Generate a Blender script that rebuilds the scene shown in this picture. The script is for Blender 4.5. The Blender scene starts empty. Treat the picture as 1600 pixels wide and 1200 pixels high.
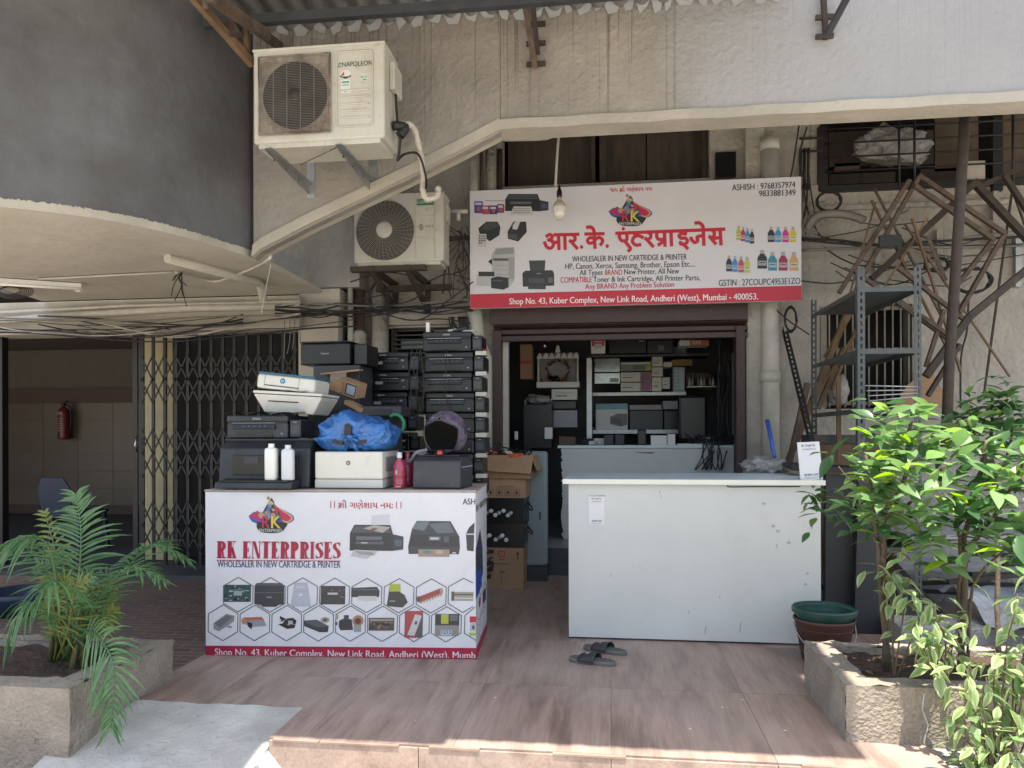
import bpy, math, random
from mathutils import Vector, Matrix, Euler
R = math.radians
rnd = random.Random(7)
scene = bpy.context.scene
COL = scene.collection
# ------------------------------------------------------------------ camera, sky, sun, exposure
TH, EYE, HZ = R(7.3), 1.30, 680.0
cam = bpy.data.objects.new('camera', bpy.data.cameras.new('camera'))
COL.objects.link(cam); scene.camera = cam
cam.location = (0, 0, EYE); cam.rotation_euler = (R(90), R(0.15), TH)
cam.data.sensor_width = 36; cam.data.lens = 27.0; cam.data.shift_y = (HZ - 600) / 1600.0
cam.data.clip_end = 400; cam.data.clip_start = 0.05
SUN_TO = Vector((0.03, -0.20, 0.975)).normalized()      # direction towards the sun
world = bpy.data.worlds.new('World'); scene.world = world; world.use_nodes = True
wn = world.node_tree
for n in list(wn.nodes): wn.nodes.remove(n)
wo = wn.nodes.new('ShaderNodeOutputWorld'); wb = wn.nodes.new('ShaderNodeBackground'); ws = wn.nodes.new('ShaderNodeTexSky')
ws.sky_type = 'NISHITA'; ws.sun_disc = False
ws.sun_elevation = math.asin(SUN_TO.z); ws.sun_rotation = math.atan2(SUN_TO.x, SUN_TO.y)
ws.air_density = 1.2; ws.dust_density = 3.0; ws.ozone_density = 1.0
wb.inputs['Strength'].default_value = 0.15
wn.links.new(ws.outputs[0], wb.inputs[0]); wn.links.new(wb.outputs[0], wo.inputs[0])
sl = bpy.data.lights.new('sun', 'SUN'); sun = bpy.data.objects.new('sun', sl); COL.objects.link(sun)
sl.energy = 5.0; sl.angle = R(0.53); sl.color = (1.0, 0.94, 0.84)
sun.rotation_euler = SUN_TO.to_track_quat('Z', 'Y').to_euler(); sun.location = (2, -2, 9)
vs = scene.view_settings
vs.view_transform = 'Standard'; vs.look = 'None'; vs.gamma = 1; vs.use_curve_mapping = False
vs.exposure = 1.36
try:
    vs.use_white_balance = True; vs.white_balance_temperature = 6750; vs.white_balance_tint = 10
except Exception: pass
scene.cycles.max_bounces = 8; scene.cycles.diffuse_bounces = 5; scene.cycles.transparent_max_bounces = 12
try: scene.cycles.use_denoising = True
except Exception: pass

# ------------------------------------------------------------------ placing helpers
def ray(x, y):
    u = (x - 800) / 1200; v = (HZ - y) / 1200
    return Vector((-math.sin(TH) + u * math.cos(TH), math.cos(TH) + u * math.sin(TH), v))
def at(x, y, Y):
    d = ray(x, y); t = Y / d.y
    return Vector((d.x * t, Y, EYE + d.z * t))
def gd(x, y, z=0.0):
    d = ray(x, y); t = (z - EYE) / d.z
    return Vector((d.x * t, d.y * t, z))
# ------------------------------------------------------------------ materials
MATS = {}
def mat(name, col, rough=0.6, metal=0.0, var=0.12, vscale=6.0, bump=0.0, bscale=40.0, col2=None, spots=None, streak=None, bdist=.02, spec=0.5, trans=0, coat=0, stretch=None, objrand=0.0, weave=None):
    if name in MATS: return MATS[name]
    m = bpy.data.materials.new(name); m.use_nodes = True; nt = m.node_tree; N = nt.nodes; L = nt.links
    b = N['Principled BSDF']; b.inputs['Roughness'].default_value = rough; b.inputs['Metallic'].default_value = metal
    b.inputs['Specular IOR Level'].default_value = spec
    if coat: b.inputs['Coat Weight'].default_value = coat
    tc = N.new('ShaderNodeTexCoord'); src = tc.outputs['Object']
    mp = N.new('ShaderNodeMapping'); L.new(src, mp.inputs[0])
    if stretch: mp.inputs['Scale'].default_value = stretch
    v = mp.outputs[0]
    if objrand:
        oi = N.new('ShaderNodeObjectInfo'); ad = N.new('ShaderNodeVectorMath'); ad.operation = 'MULTIPLY_ADD'
        cb = N.new('ShaderNodeCombineXYZ')
        for k in range(3): L.new(oi.outputs['Random'], cb.inputs[k])
        ad.inputs[1].default_value = (37, 19, 11); L.new(cb.outputs[0], ad.inputs[0]); L.new(v, ad.inputs[2]); v = ad.outputs[0]
    c1 = tuple(col) + (1,)
    c2 = (tuple(col2) + (1,)) if col2 else tuple(max(0, c * (1 - var)) for c in col) + (1,)
    nz = N.new('ShaderNodeTexNoise'); nz.inputs['Scale'].default_value = vscale; nz.inputs['Detail'].default_value = 8; nz.inputs['Roughness'].default_value = 0.62
    L.new(v, nz.inputs['Vector'])
    rp = N.new('ShaderNodeValToRGB'); rp.color_ramp.elements[0].position = 0.36; rp.color_ramp.elements[1].position = 0.66
    rp.color_ramp.elements[0].color = c2; rp.color_ramp.elements[1].color = c1
    L.new(nz.outputs['Fac'], rp.inputs[0]); out = rp.outputs[0]
    def over(fac, colr, prev):
        mx = N.new('ShaderNodeMix'); mx.data_type = 'RGBA'
        L.new(fac, mx.inputs[0]); L.new(prev, mx.inputs[6]); mx.inputs[7].default_value = tuple(colr) + (1,)
        return mx.outputs[2]
    def thresh(sock, lo, hi, strength):
        r = N.new('ShaderNodeMapRange'); r.inputs[1].default_value = lo; r.inputs[2].default_value = hi; r.inputs[3].default_value = 0; r.inputs[4].default_value = strength
        r.clamp = True; L.new(sock, r.inputs[0]); return r.outputs[0]
    if spots:    # (scale, lo, hi, colour, strength)
        for sc_, lo, hi, cc, st in spots:
            n2 = N.new('ShaderNodeTexNoise'); n2.inputs['Scale'].default_value = sc_; n2.inputs['Detail'].default_value = 10; n2.inputs['Roughness'].default_value = 0.7
            ad2 = N.new('ShaderNodeVectorMath'); ad2.operation = 'ADD'; ad2.inputs[1].default_value = (sc_, 3.1, lo * 9)
            L.new(tc.outputs['Object'], ad2.inputs[0]); L.new(ad2.outputs[0], n2.inputs['Vector'])
            out = over(thresh(n2.outputs['Fac'], lo, hi, st), cc, out)
    if streak:   # (xscale, lo, hi, colour, strength, z0, z1): drips fading from z1 down to z0 (object space)
        for xs, lo, hi, cc, st, z0, z1 in streak:
            m2 = N.new('ShaderNodeMapping'); m2.inputs['Scale'].default_value = (xs, xs, 0.35); L.new(tc.outputs['Object'], m2.inputs[0])
            n2 = N.new('ShaderNodeTexNoise'); n2.inputs['Scale'].default_value = 1.0; n2.inputs['Detail'].default_value = 5; L.new(m2.outputs[0], n2.inputs['Vector'])
            f = thresh(n2.outputs['Fac'], lo, hi, st)
            sx = N.new('ShaderNodeSeparateXYZ'); L.new(tc.outputs['Object'], sx.inputs[0])
            m3 = N.new('ShaderNodeMapping'); m3.inputs['Scale'].default_value = (3, 3, 0.2); L.new(tc.outputs['Object'], m3.inputs[0])
            n3 = N.new('ShaderNodeTexNoise'); n3.inputs['Scale'].default_value = 1.5; L.new(m3.outputs[0], n3.inputs['Vector'])
            mu = N.new('ShaderNodeMath'); mu.operation = 'MULTIPLY_ADD'; mu.inputs[1].default_value = abs(z1 - z0) * 1.2; L.new(n3.outputs['Fac'], mu.inputs[0]); L.new(sx.outputs['Z'], mu.inputs[2])
            g = thresh(mu.outputs[0], z0 + abs(z1 - z0) * 0.6, z1 + abs(z1 - z0) * 0.6, 1.0)
            mm = N.new('ShaderNodeMath'); mm.operation = 'MULTIPLY'; L.new(f, mm.inputs[0]); L.new(g, mm.inputs[1])
            out = over(mm.outputs[0], cc, out)
    if objrand:
        hs = N.new('ShaderNodeHueSaturation'); mr = N.new('ShaderNodeMapRange'); mr.inputs[3].default_value = 1 - objrand; mr.inputs[4].default_value = 1 + objrand
        L.new(oi.outputs['Random'], mr.inputs[0]); L.new(mr.outputs[0], hs.inputs['Value']); L.new(out, hs.inputs['Color']); out = hs.outputs[0]
    L.new(out, b.inputs['Base Color'])
    # roughness variation
    mr = N.new('ShaderNodeMapRange'); mr.inputs[3].default_value = max(0, rough - 0.08); mr.inputs[4].default_value = min(1, rough + 0.1); L.new(nz.outputs['Fac'], mr.inputs[0]); L.new(mr.outputs[0], b.inputs['Roughness'])
    if bump:
        n4 = N.new('ShaderNodeTexNoise'); n4.inputs['Scale'].default_value = bscale; n4.inputs['Detail'].default_value = 6; L.new(mp.outputs[0], n4.inputs['Vector'])
        bp = N.new('ShaderNodeBump'); bp.inputs['Strength'].default_value = bump; bp.inputs['Distance'].default_value = bdist; L.new(n4.outputs['Fac'], bp.inputs['Height']); L.new(bp.outputs[0], b.inputs['Normal'])
    if trans:
        b.inputs['Transmission Weight'].default_value = trans
    MATS[name] = m; return m
def vcol_mat(name, rough=0.5, noise=0.06, bump=0.0):
    m = bpy.data.materials.new(name); m.use_nodes = True; N = m.node_tree.nodes; L = m.node_tree.links; b = N['Principled BSDF']
    a = N.new('ShaderNodeVertexColor'); a.layer_name = 'print'
    tc = N.new('ShaderNodeTexCoord'); nz = N.new('ShaderNodeTexNoise'); nz.inputs['Scale'].default_value = 5; nz.inputs['Detail'].default_value = 8; L.new(tc.outputs['Object'], nz.inputs['Vector'])
    mr = N.new('ShaderNodeMapRange'); mr.inputs[1].default_value = .3; mr.inputs[2].default_value = .7; mr.inputs[3].default_value = 1 - noise * 2; mr.inputs[4].default_value = 1.0; L.new(nz.outputs['Fac'], mr.inputs[0])
    h = N.new('ShaderNodeHueSaturation'); L.new(a.outputs['Color'], h.inputs['Color']); L.new(mr.outputs[0], h.inputs['Value']); L.new(h.outputs[0], b.inputs['Base Color'])
    b.inputs['Roughness'].default_value = rough
    return m
PRINT = vcol_mat('printed_vinyl', 0.42)
STAIN = (0.10, 0.075, 0.05)
M = dict(
 stairwall=mat('stained_plaster', (0.325, 0.292, 0.255), .85, var=.3, vscale=1.3, bump=.8, bdist=.022, bscale=21, spots=[(2.2, .6, .78, (0.21, .18, .145), .55), (60, .68, .74, (0.12, .1, .08), .4)], streak=[(30, .63, .66, STAIN, .6, .7, 1.6), (62, .61, .64, STAIN, .6, .5, 1.5), (11, .62, .72, (.2, .17, .14), .35, 1.1, 1.8)]),
 whitewall=mat('whitewashed_plaster', (0.42, 0.42, 0.42), .85, var=.14, vscale=1.5, bump=.8, bdist=.022, bscale=21, spots=[(3, .62, .8, (0.4, .38, .35), .45)], streak=[(14, .62, .72, (.78, .78, .78), .5, 3.4, 4.4)]),
 curved=mat('grey_paint', (0.138, 0.14, 0.146), .6, var=.2, vscale=.9, bump=.45, bscale=9, spots=[(.8, .46, .66, (0.07, .062, .058), .75), (3, .62, .7, (.16, .16, .16), .35), (90, .72, .76, (.04, .03, .03), .7)], spec=.35),
 cream=mat('cream_limewash', (0.46, 0.415, 0.34), .85, var=.2, vscale=2, bump=.45, bscale=24, spots=[(3.5, .6, .76, (0.3, .25, .19), .5), (30, .7, .76, (.1, .08, .06), .5)]),
 soffit=mat('soffit_limewash', (0.54, 0.50, 0.42), .9, var=.2, vscale=1.4, bump=.3, bscale=14, spots=[(2.6, .58, .75, (0.32, .28, .22), .5)]),
 facade=mat('dirty_cream_plaster', (0.41, 0.375, 0.32), .9, var=.25, vscale=2.2, bump=.9, bdist=.025, bscale=20, spots=[(2.5, .55, .72, (0.25, .215, .17), .7), (9, .66, .74, (.09, .075, .06), .65), (50, .68, .74, (.06, .05, .04), .5)], streak=[(9, .6, .72, (.12, .1, .08), .6, 2.2, 3.6)]),
 conc=mat('rough_concrete', (0.42, 0.41, 0.385), .93, var=.28, vscale=4, bump=1.0, bscale=55, spots=[(9, .58, .7, (0.22, .2, .175), .6), (48, .62, .68, (.1, .09, .08), .7)]),
 planter=mat('weathered_planter_concrete', (0.36, 0.31, 0.255), .95, var=.3, vscale=5, bump=1.0, bscale=60, spots=[(3.2, .52, .66, (0.19, .155, .12), .6), (28, .6, .68, (.12, .1, .075), .6), (7, .66, .74, (.16, .17, .10), .5)]),
 ramp=mat('pale_cement', (0.50, 0.50, 0.475), .93, var=.3, vscale=3, bump=.8, bdist=.012, bscale=55, spots=[(2.2, .5, .7, (.36, .35, .32), .6), (22, .6, .66, (.18, .17, .16), .6), (5, .6, .75, (.36, .34, .27), .5)]),
 ground=mat('dusty_lane', (0.50, 0.47, 0.42), .95, var=.25, vscale=2, bump=.6, bscale=60),
 dark=mat('dark_interior', (0.035, 0.032, 0.03), .9, var=.4),  # near-black colour stands in for shade inside openings
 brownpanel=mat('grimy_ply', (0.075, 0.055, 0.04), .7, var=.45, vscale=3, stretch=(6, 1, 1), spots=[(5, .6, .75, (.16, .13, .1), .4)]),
 maroon=mat('maroon_enamel', (0.050, 0.020, 0.016), .5, var=.35, vscale=9, spots=[(24, .66, .7, (.35, .3, .27), .6), (6, .6, .7, (.03, .012, .01), .5)], bump=.2),
 black=mat('black_plastic', (0.006, 0.006, 0.007), .36, var=.3, vscale=10, spots=[(7, .6, .75, (.02, .02, .02), .5)], objrand=.25),
 glossy=mat('gloss_black_plastic', (0.007, 0.007, 0.008), .32, var=.2),
 dgrey=mat('dark_grey_plastic', (0.034, 0.036, 0.042), .45, var=.2, spots=[(8, .58, .75, (.085, .085, .085), .5)]),
 dusty=mat('dusty_black_plastic', (0.020, 0.023, 0.030), .42, var=.3, vscale=5, spots=[(5, .5, .72, (.05, .055, .06), .6)]),
 grey=mat('grey_plastic', (0.28, 0.28, 0.29), .5, var=.15),
 white=mat('aged_white_plastic', (0.64, 0.62, 0.55), .45, var=.08, spots=[(6, .6, .78, (.42, .36, .26), .5), (60, .7, .75, (.2, .17, .12), .6)]),
 acwhite=mat('yellowed_white_enamel', (0.50, 0.475, 0.41), .42, var=.1, vscale=3, spots=[(3.5, .5, .7, (.34, .28, .20), .6), (40, .64, .7, (.15, .10, .07), .7), (9, .6, .7, (.22, .17, .12), .5)], bump=.06),
 soot=mat('sooty_grille_plate', (0.36, 0.31, 0.25), .7, var=.6, vscale=7, spots=[(6, .42, .6, (.10, .065, .042), .9)]),
 wire=mat('grille_wire', (0.27, 0.24, 0.21), .5, metal=.2, var=.3),
 bwire=mat('dark_grille_wire', (0.33, 0.30, 0.26), .5, var=.3),
 galv=mat('galvanised_steel', (0.42, 0.43, 0.43), .42, metal=.7, var=.25, vscale=14, spots=[(18, .63, .7, (.15, .09, .05), .6)]),
 angle=mat('slotted_angle_grey', (0.085, 0.095, 0.095), .5, metal=.25, var=.25, spots=[(25, .62, .7, (.16, .1, .07), .5)]),
 rust=mat('rusty_steel', (0.125, 0.085, 0.062), .8, var=.5, vscale=14, bump=.4, bscale=90, spots=[(11, .56, .7, (.19, .12, .075), .6)]),
 rustdark=mat('dark_rusty_steel', (0.062, 0.044, 0.035), .8, var=.4, vscale=14, bump=.3, bscale=90, spots=[(9, .6, .7, (.13, .08, .05), .5)]),
 wood=mat('old_timber', (0.19, 0.115, 0.062), .75, var=.45, vscale=9, stretch=(1, 1, .2), bump=.3),
 blackpaint=mat('black_iron_paint', (0.011, 0.010, 0.009), .5, var=.4, spots=[(20, .66, .72, (.13, .08, .06), .5)]),
 card=mat('corrugated_cardboard', (0.36, 0.225, 0.13), .85, var=.18, vscale=6, spots=[(7, .6, .75, (.22, .13, .075), .5)], objrand=.12),
 ctr=mat('white_laminate', (0.54, 0.55, 0.53), .42, var=.07, vscale=2.5, spots=[(4, .58, .8, (.42, .39, .33), .5), (13, .64, .7, (.43, .42, .39), .5), (85, .745, .765, (.22, .19, .17), .6), (30, .735, .76, (.3, .27, .22), .7)], bump=.03),
 ctrtop=mat('counter_top_laminate', (0.56, 0.66, 0.68), .3, var=.08, spots=[(6, .62, .78, (.66, .68, .66), .5)]),
 edge=mat('counter_edge_band', (0.72, 0.71, 0.64), .35, var=.05),
 pvc=mat('painted_pvc', (0.50, 0.47, 0.40), .55, var=.2, vscale=6, spots=[(8, .6, .72, (.25, .2, .15), .6)], bump=.15),
 cable=mat('black_cable', (0.016, 0.015, 0.014), .55, var=.3), greycable=mat('grey_cable', (0.20, 0.18, 0.155), .6, var=.3), whitecable=mat('dusty_white_cable', (0.42, .39, .34), .6, var=.3),
 sheet=mat('corrugated_cement_sheet', (0.44, 0.445, 0.44), .8, var=.2, vscale=4, spots=[(4, .6, .74, (.24, .2, .16), .5)], bump=.2),
 steelblue=mat('dark_painted_purlin', (0.045, 0.05, 0.058), .55, var=.3, spots=[(9, .62, .72, (.12, .08, .05), .5)]),
 bluebag=mat('blue_polythene', (0.02, 0.15, 0.46), .30, var=.5, vscale=9, bump=1.0, bdist=.035, bscale=15, spec=.8),
 clear=mat('crumpled_clear_polythene', (0.33, 0.32, 0.30), .3, var=.35, vscale=14, bump=.9, bscale=30),
 green=mat('green_bucket_plastic', (0.013, 0.065, 0.048), .42, var=.2), brown=mat('brown_bucket_plastic', (0.10, 0.045, 0.035), .6, var=.3, spots=[(9, .6, .7, (.2, .14, .11), .5)]),
 soil=mat('dry_soil', (0.085, 0.05, 0.033), .95, var=.5, vscale=20, bump=1.0, bscale=50, spots=[(30, .6, .66, (.2, .12, .07), .7)]),
 rubber=mat('slipper_rubber', (0.15, 0.15, 0.145), .7, var=.3, spots=[(20, .55, .7, (.14, .135, .12), .6)]), strap=mat('slipper_strap', (0.03, 0.03, 0.032), .6),
 edgetrim=mat('pink_tile_edge', (.30, .21, .17), .6, var=.3), helmet=mat('purple_helmet_shell', (0.13, 0.10, 0.17), .28, var=.6, vscale=12, coat=.6, spots=[(18, .52, .6, (.24, .17, .15), .7), (30, .6, .66, (.05, .03, .08), .8)]), lining=mat('helmet_lining', (0.012, .012, .012), .9),
 red=mat('red_plastic', (0.45, 0.03, 0.03), .4), extred=mat('extinguisher_red', (0.15, 0.02, 0.018), .35), pink=mat('pink_liquid_bottle', (0.38, 0.04, 0.09), .15, var=.3, coat=.5),
 milk=mat('milky_plastic', (0.78, 0.77, 0.72), .4, var=.05), milk2=mat('translucent_white_plastic', (0.62, 0.65, 0.66), .35, var=.08),
 teal=mat('pale_teal_panel', (0.22, 0.27, 0.27), .5, var=.12), bluetop=mat('blue_printer_lid', (0.035, .13, .20), .35),
 glassbulb=mat('frosted_bulb_glass', (0.66, .63, .55), .15, var=.1, coat=.6), chrome=mat('chrome', (.6, .6, .6), .2, metal=1),
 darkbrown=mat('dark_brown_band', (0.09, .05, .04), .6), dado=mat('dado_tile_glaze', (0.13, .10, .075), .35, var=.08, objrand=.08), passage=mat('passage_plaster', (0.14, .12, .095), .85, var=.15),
 yellowglass=mat('yellowed_panel', (0.42, .36, .20), .6, var=.25, vscale=3), paver=None, bluechair=mat('blue_chair_plastic', (0.012, .025, .055), .45),
 orange=mat('orange_wrap', (.75, .14, .03), .5), gold=mat('brass', (.5, .33, .1), .3, metal=.9), mirror=mat('silver_foil_box', (.4, .44, .47), .18, metal=.7, var=.5, vscale=8),
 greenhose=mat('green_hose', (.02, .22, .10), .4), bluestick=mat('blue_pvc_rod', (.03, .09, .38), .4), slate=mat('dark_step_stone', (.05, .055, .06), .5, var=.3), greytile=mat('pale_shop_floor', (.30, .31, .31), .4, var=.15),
 paper=mat('white_paper', (.66, .65, .62), .7, var=.04),
)
# wooden look tile: grain running away from the camera
def wood_tile():
    m = bpy.data.materials.new('wood_look_tile'); m.use_nodes = True; N = m.node_tree.nodes; L = m.node_tree.links; b = N['Principled BSDF']
    tc = N.new('ShaderNodeTexCoord'); oi = N.new('ShaderNodeObjectInfo'); cb = N.new('ShaderNodeCombineXYZ')
    for k in range(3): L.new(oi.outputs['Random'], cb.inputs[k])
    ad = N.new('ShaderNodeVectorMath'); ad.operation = 'MULTIPLY_ADD'; ad.inputs[1].default_value = (40, 40, 40); L.new(cb.outputs[0], ad.inputs[0]); L.new(tc.outputs['Object'], ad.inputs[2])
    def noise(sc, det, mscale):
        mp = N.new('ShaderNodeMapping'); mp.inputs['Scale'].default_value = mscale; L.new(ad.outputs[0], mp.inputs[0])
        n = N.new('ShaderNodeTexNoise'); n.inputs['Scale'].default_value = sc; n.inputs['Detail'].default_value = det; n.inputs['Roughness'].default_value = .6; n.inputs['Distortion'].default_value = .4; L.new(mp.outputs[0], n.inputs['Vector']); return n.outputs['Fac']
    r1 = N.new('ShaderNodeValToRGB'); e = r1.color_ramp.elements; e[0].position = .34; e[0].color = (.19, .135, .115, 1); e[1].position = .64; e[1].color = (.35, .262, .222, 1); k = e.new(.5); k.color = (.30, .22, .183, 1)
    L.new(noise(1.0, 6, (9, 1.5, 9)), r1.inputs[0])
    r2 = N.new('ShaderNodeValToRGB'); e = r2.color_ramp.elements; e[0].position = .35; e[0].color = (.74, .71, .70, 1); e[1].position = .6; e[1].color = (1.06, 1.04, 1.02, 1)
    L.new(noise(1.0, 4, (85, 4, 85)), r2.inputs[0])
    mx = N.new('ShaderNodeMix'); mx.data_type = 'RGBA'; mx.blend_type = 'MULTIPLY'; mx.inputs[0].default_value = .7; L.new(r1.outputs[0], mx.inputs[6]); L.new(r2.outputs[0], mx.inputs[7])
    # dust film
    n3 = N.new('ShaderNodeTexNoise'); n3.inputs['Scale'].default_value = 1.6; n3.inputs['Detail'].default_value = 9; L.new(tc.outputs['Object'], n3.inputs['Vector'])
    mr = N.new('ShaderNodeMapRange'); mr.inputs[1].default_value = .4; mr.inputs[2].default_value = .7; mr.inputs[4].default_value = .38; L.new(n3.outputs['Fac'], mr.inputs[0])
    mx2 = N.new('ShaderNodeMix'); mx2.data_type = 'RGBA'; L.new(mr.outputs[0], mx2.inputs[0]); L.new(mx.outputs[2], mx2.inputs[6]); mx2.inputs[7].default_value = (.36, .31, .285, 1)
    L.new(mx2.outputs[2], b.inputs['Base Color'])
    mr2 = N.new('ShaderNodeMapRange'); mr2.inputs[3].default_value = .38; mr2.inputs[4].default_value = .62; L.new(n3.outputs['Fac'], mr2.inputs[0]); L.new(mr2.outputs[0], b.inputs['Roughness'])
    return m
M['woodtile'] = wood_tile()
def paver_mat():
    m = bpy.data.materials.new('brown_strip_pavers'); m.use_nodes = True; N = m.node_tree.nodes; L = m.node_tree.links; b = N['Principled BSDF']
    tc = N.new('ShaderNodeTexCoord'); br = N.new('ShaderNodeTexBrick'); L.new(tc.outputs['Object'], br.inputs[0])
    br.inputs['Scale'].default_value = 1; br.inputs['Brick Width'].default_value = .22; br.inputs['Row Height'].default_value = .075; br.inputs['Mortar Size'].default_value = .006
    br.inputs['Color1'].default_value = (.085, .05, .04, 1); br.inputs['Color2'].default_value = (.12, .075, .06, 1); br.inputs['Mortar'].default_value = (.17, .15, .13, 1)
    L.new(br.outputs['Color'], b.inputs['Base Color']); b.inputs['Roughness'].default_value = .6
    bp = N.new('ShaderNodeBump'); bp.inputs['Strength'].default_value = .5; bp.inputs['Distance'].default_value = .01; bp.invert = True; L.new(br.outputs['Fac'], bp.inputs['Height']); L.new(bp.outputs[0], b.inputs['Normal'])
    return m
M['paver'] = paver_mat()
def leaf_mat(name, c1, c2, edge=None, trans=.35):
    m = bpy.data.materials.new(name); m.use_nodes = True; N = m.node_tree.nodes; L = m.node_tree.links; b = N['Principled BSDF']; o = N['Material Output']
    oi = N.new('ShaderNodeObjectInfo'); g = N.new('ShaderNodeNewGeometry'); tc = N.new('ShaderNodeTexCoord')
    nz = N.new('ShaderNodeTexNoise'); nz.inputs['Scale'].default_value = 9; L.new(tc.outputs['Object'], nz.inputs['Vector'])
    am = N.new('ShaderNodeMath'); am.operation = 'ADD'; L.new(oi.outputs['Random'], am.inputs[0]); L.new(g.outputs['Random Per Island'], am.inputs[1])
    fr = N.new('ShaderNodeMath'); fr.operation = 'FRACT'; L.new(am.outputs[0], fr.inputs[0])
    mx = N.new('ShaderNodeMix'); mx.data_type = 'RGBA'; L.new(fr.outputs[0], mx.inputs[0]); mx.inputs[6].default_value = c1 + (1,); mx.inputs[7].default_value = c2 + (1,)
    out = mx.outputs[2]
    if edge:
        a = N.new('ShaderNodeVertexColor'); a.layer_name = 'print'; m2 = N.new('ShaderNodeMix'); m2.data_type = 'RGBA'; L.new(a.outputs['Color'], m2.inputs[0]); L.new(out, m2.inputs[6]); m2.inputs[7].default_value = edge + (1,); out = m2.outputs[2]
    L.new(out, b.inputs['Base Color']); b.inputs['Roughness'].default_value = .33
    t = N.new('ShaderNodeBsdfTranslucent'); hs = N.new('ShaderNodeHueSaturation'); hs.inputs['Value'].default_value = 1.6; hs.inputs['Saturation'].default_value = 1.15; L.new(out, hs.inputs['Color']); L.new(hs.outputs[0], t.inputs['Color'])
    ms = N.new('ShaderNodeMixShader'); ms.inputs[0].default_value = trans; L.new(b.outputs[0], ms.inputs[1]); L.new(t.outputs[0], ms.inputs[2]); L.new(ms.outputs[0], o.inputs['Surface'])
    return m
M['leaf'] = leaf_mat('shrub_leaf', (.11, .20, .075), (.20, .32, .13))
M['leafnew'] = leaf_mat('young_leaf', (.20, .36, .04), (.28, .42, .06), trans=.45)
M['leafvar'] = leaf_mat('pale_edged_leaf', (.10, .21, .06), (.18, .30, .10), edge=(.48, .50, .30))
M['leafdark'] = leaf_mat('dark_shrub_leaf', (.04, .10, .04), (.07, .155, .055))
M['palm'] = leaf_mat('palm_leaflet', (.05, .13, .05), (.11, .21, .09), trans=.25)
M['palmyel'] = leaf_mat('yellowing_palm_leaflet', (.12, .19, .04), (.24, .24, .06), trans=.3)
M['bark'] = mat('shrub_bark', (.11, .08, .055), .9, var=.35, vscale=20, bump=.5)
M['cane'] = mat('palm_cane', (.20, .17, .07), .7, var=.5, vscale=10, spots=[(12, .55, .7, (.16, .08, .04), .7)])
# glass
gm = bpy.data.materials.new('dusty_glass'); gm.use_nodes = True
_N = gm.node_tree.nodes; _L = gm.node_tree.links; _t = _N.new('ShaderNodeBsdfTransparent'); _g = _N.new('ShaderNodeBsdfGlossy'); _g.inputs['Roughness'].default_value = .08; _mx = _N.new('ShaderNodeMixShader'); _mx.inputs[0].default_value = .07
_t.inputs[0].default_value = (.9, .93, .93, 1); _L.new(_t.outputs[0], _mx.inputs[1]); _L.new(_g.outputs[0], _mx.inputs[2]); _L.new(_mx.outputs[0], _N['Material Output'].inputs[0]); M['glass'] = gm

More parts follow.
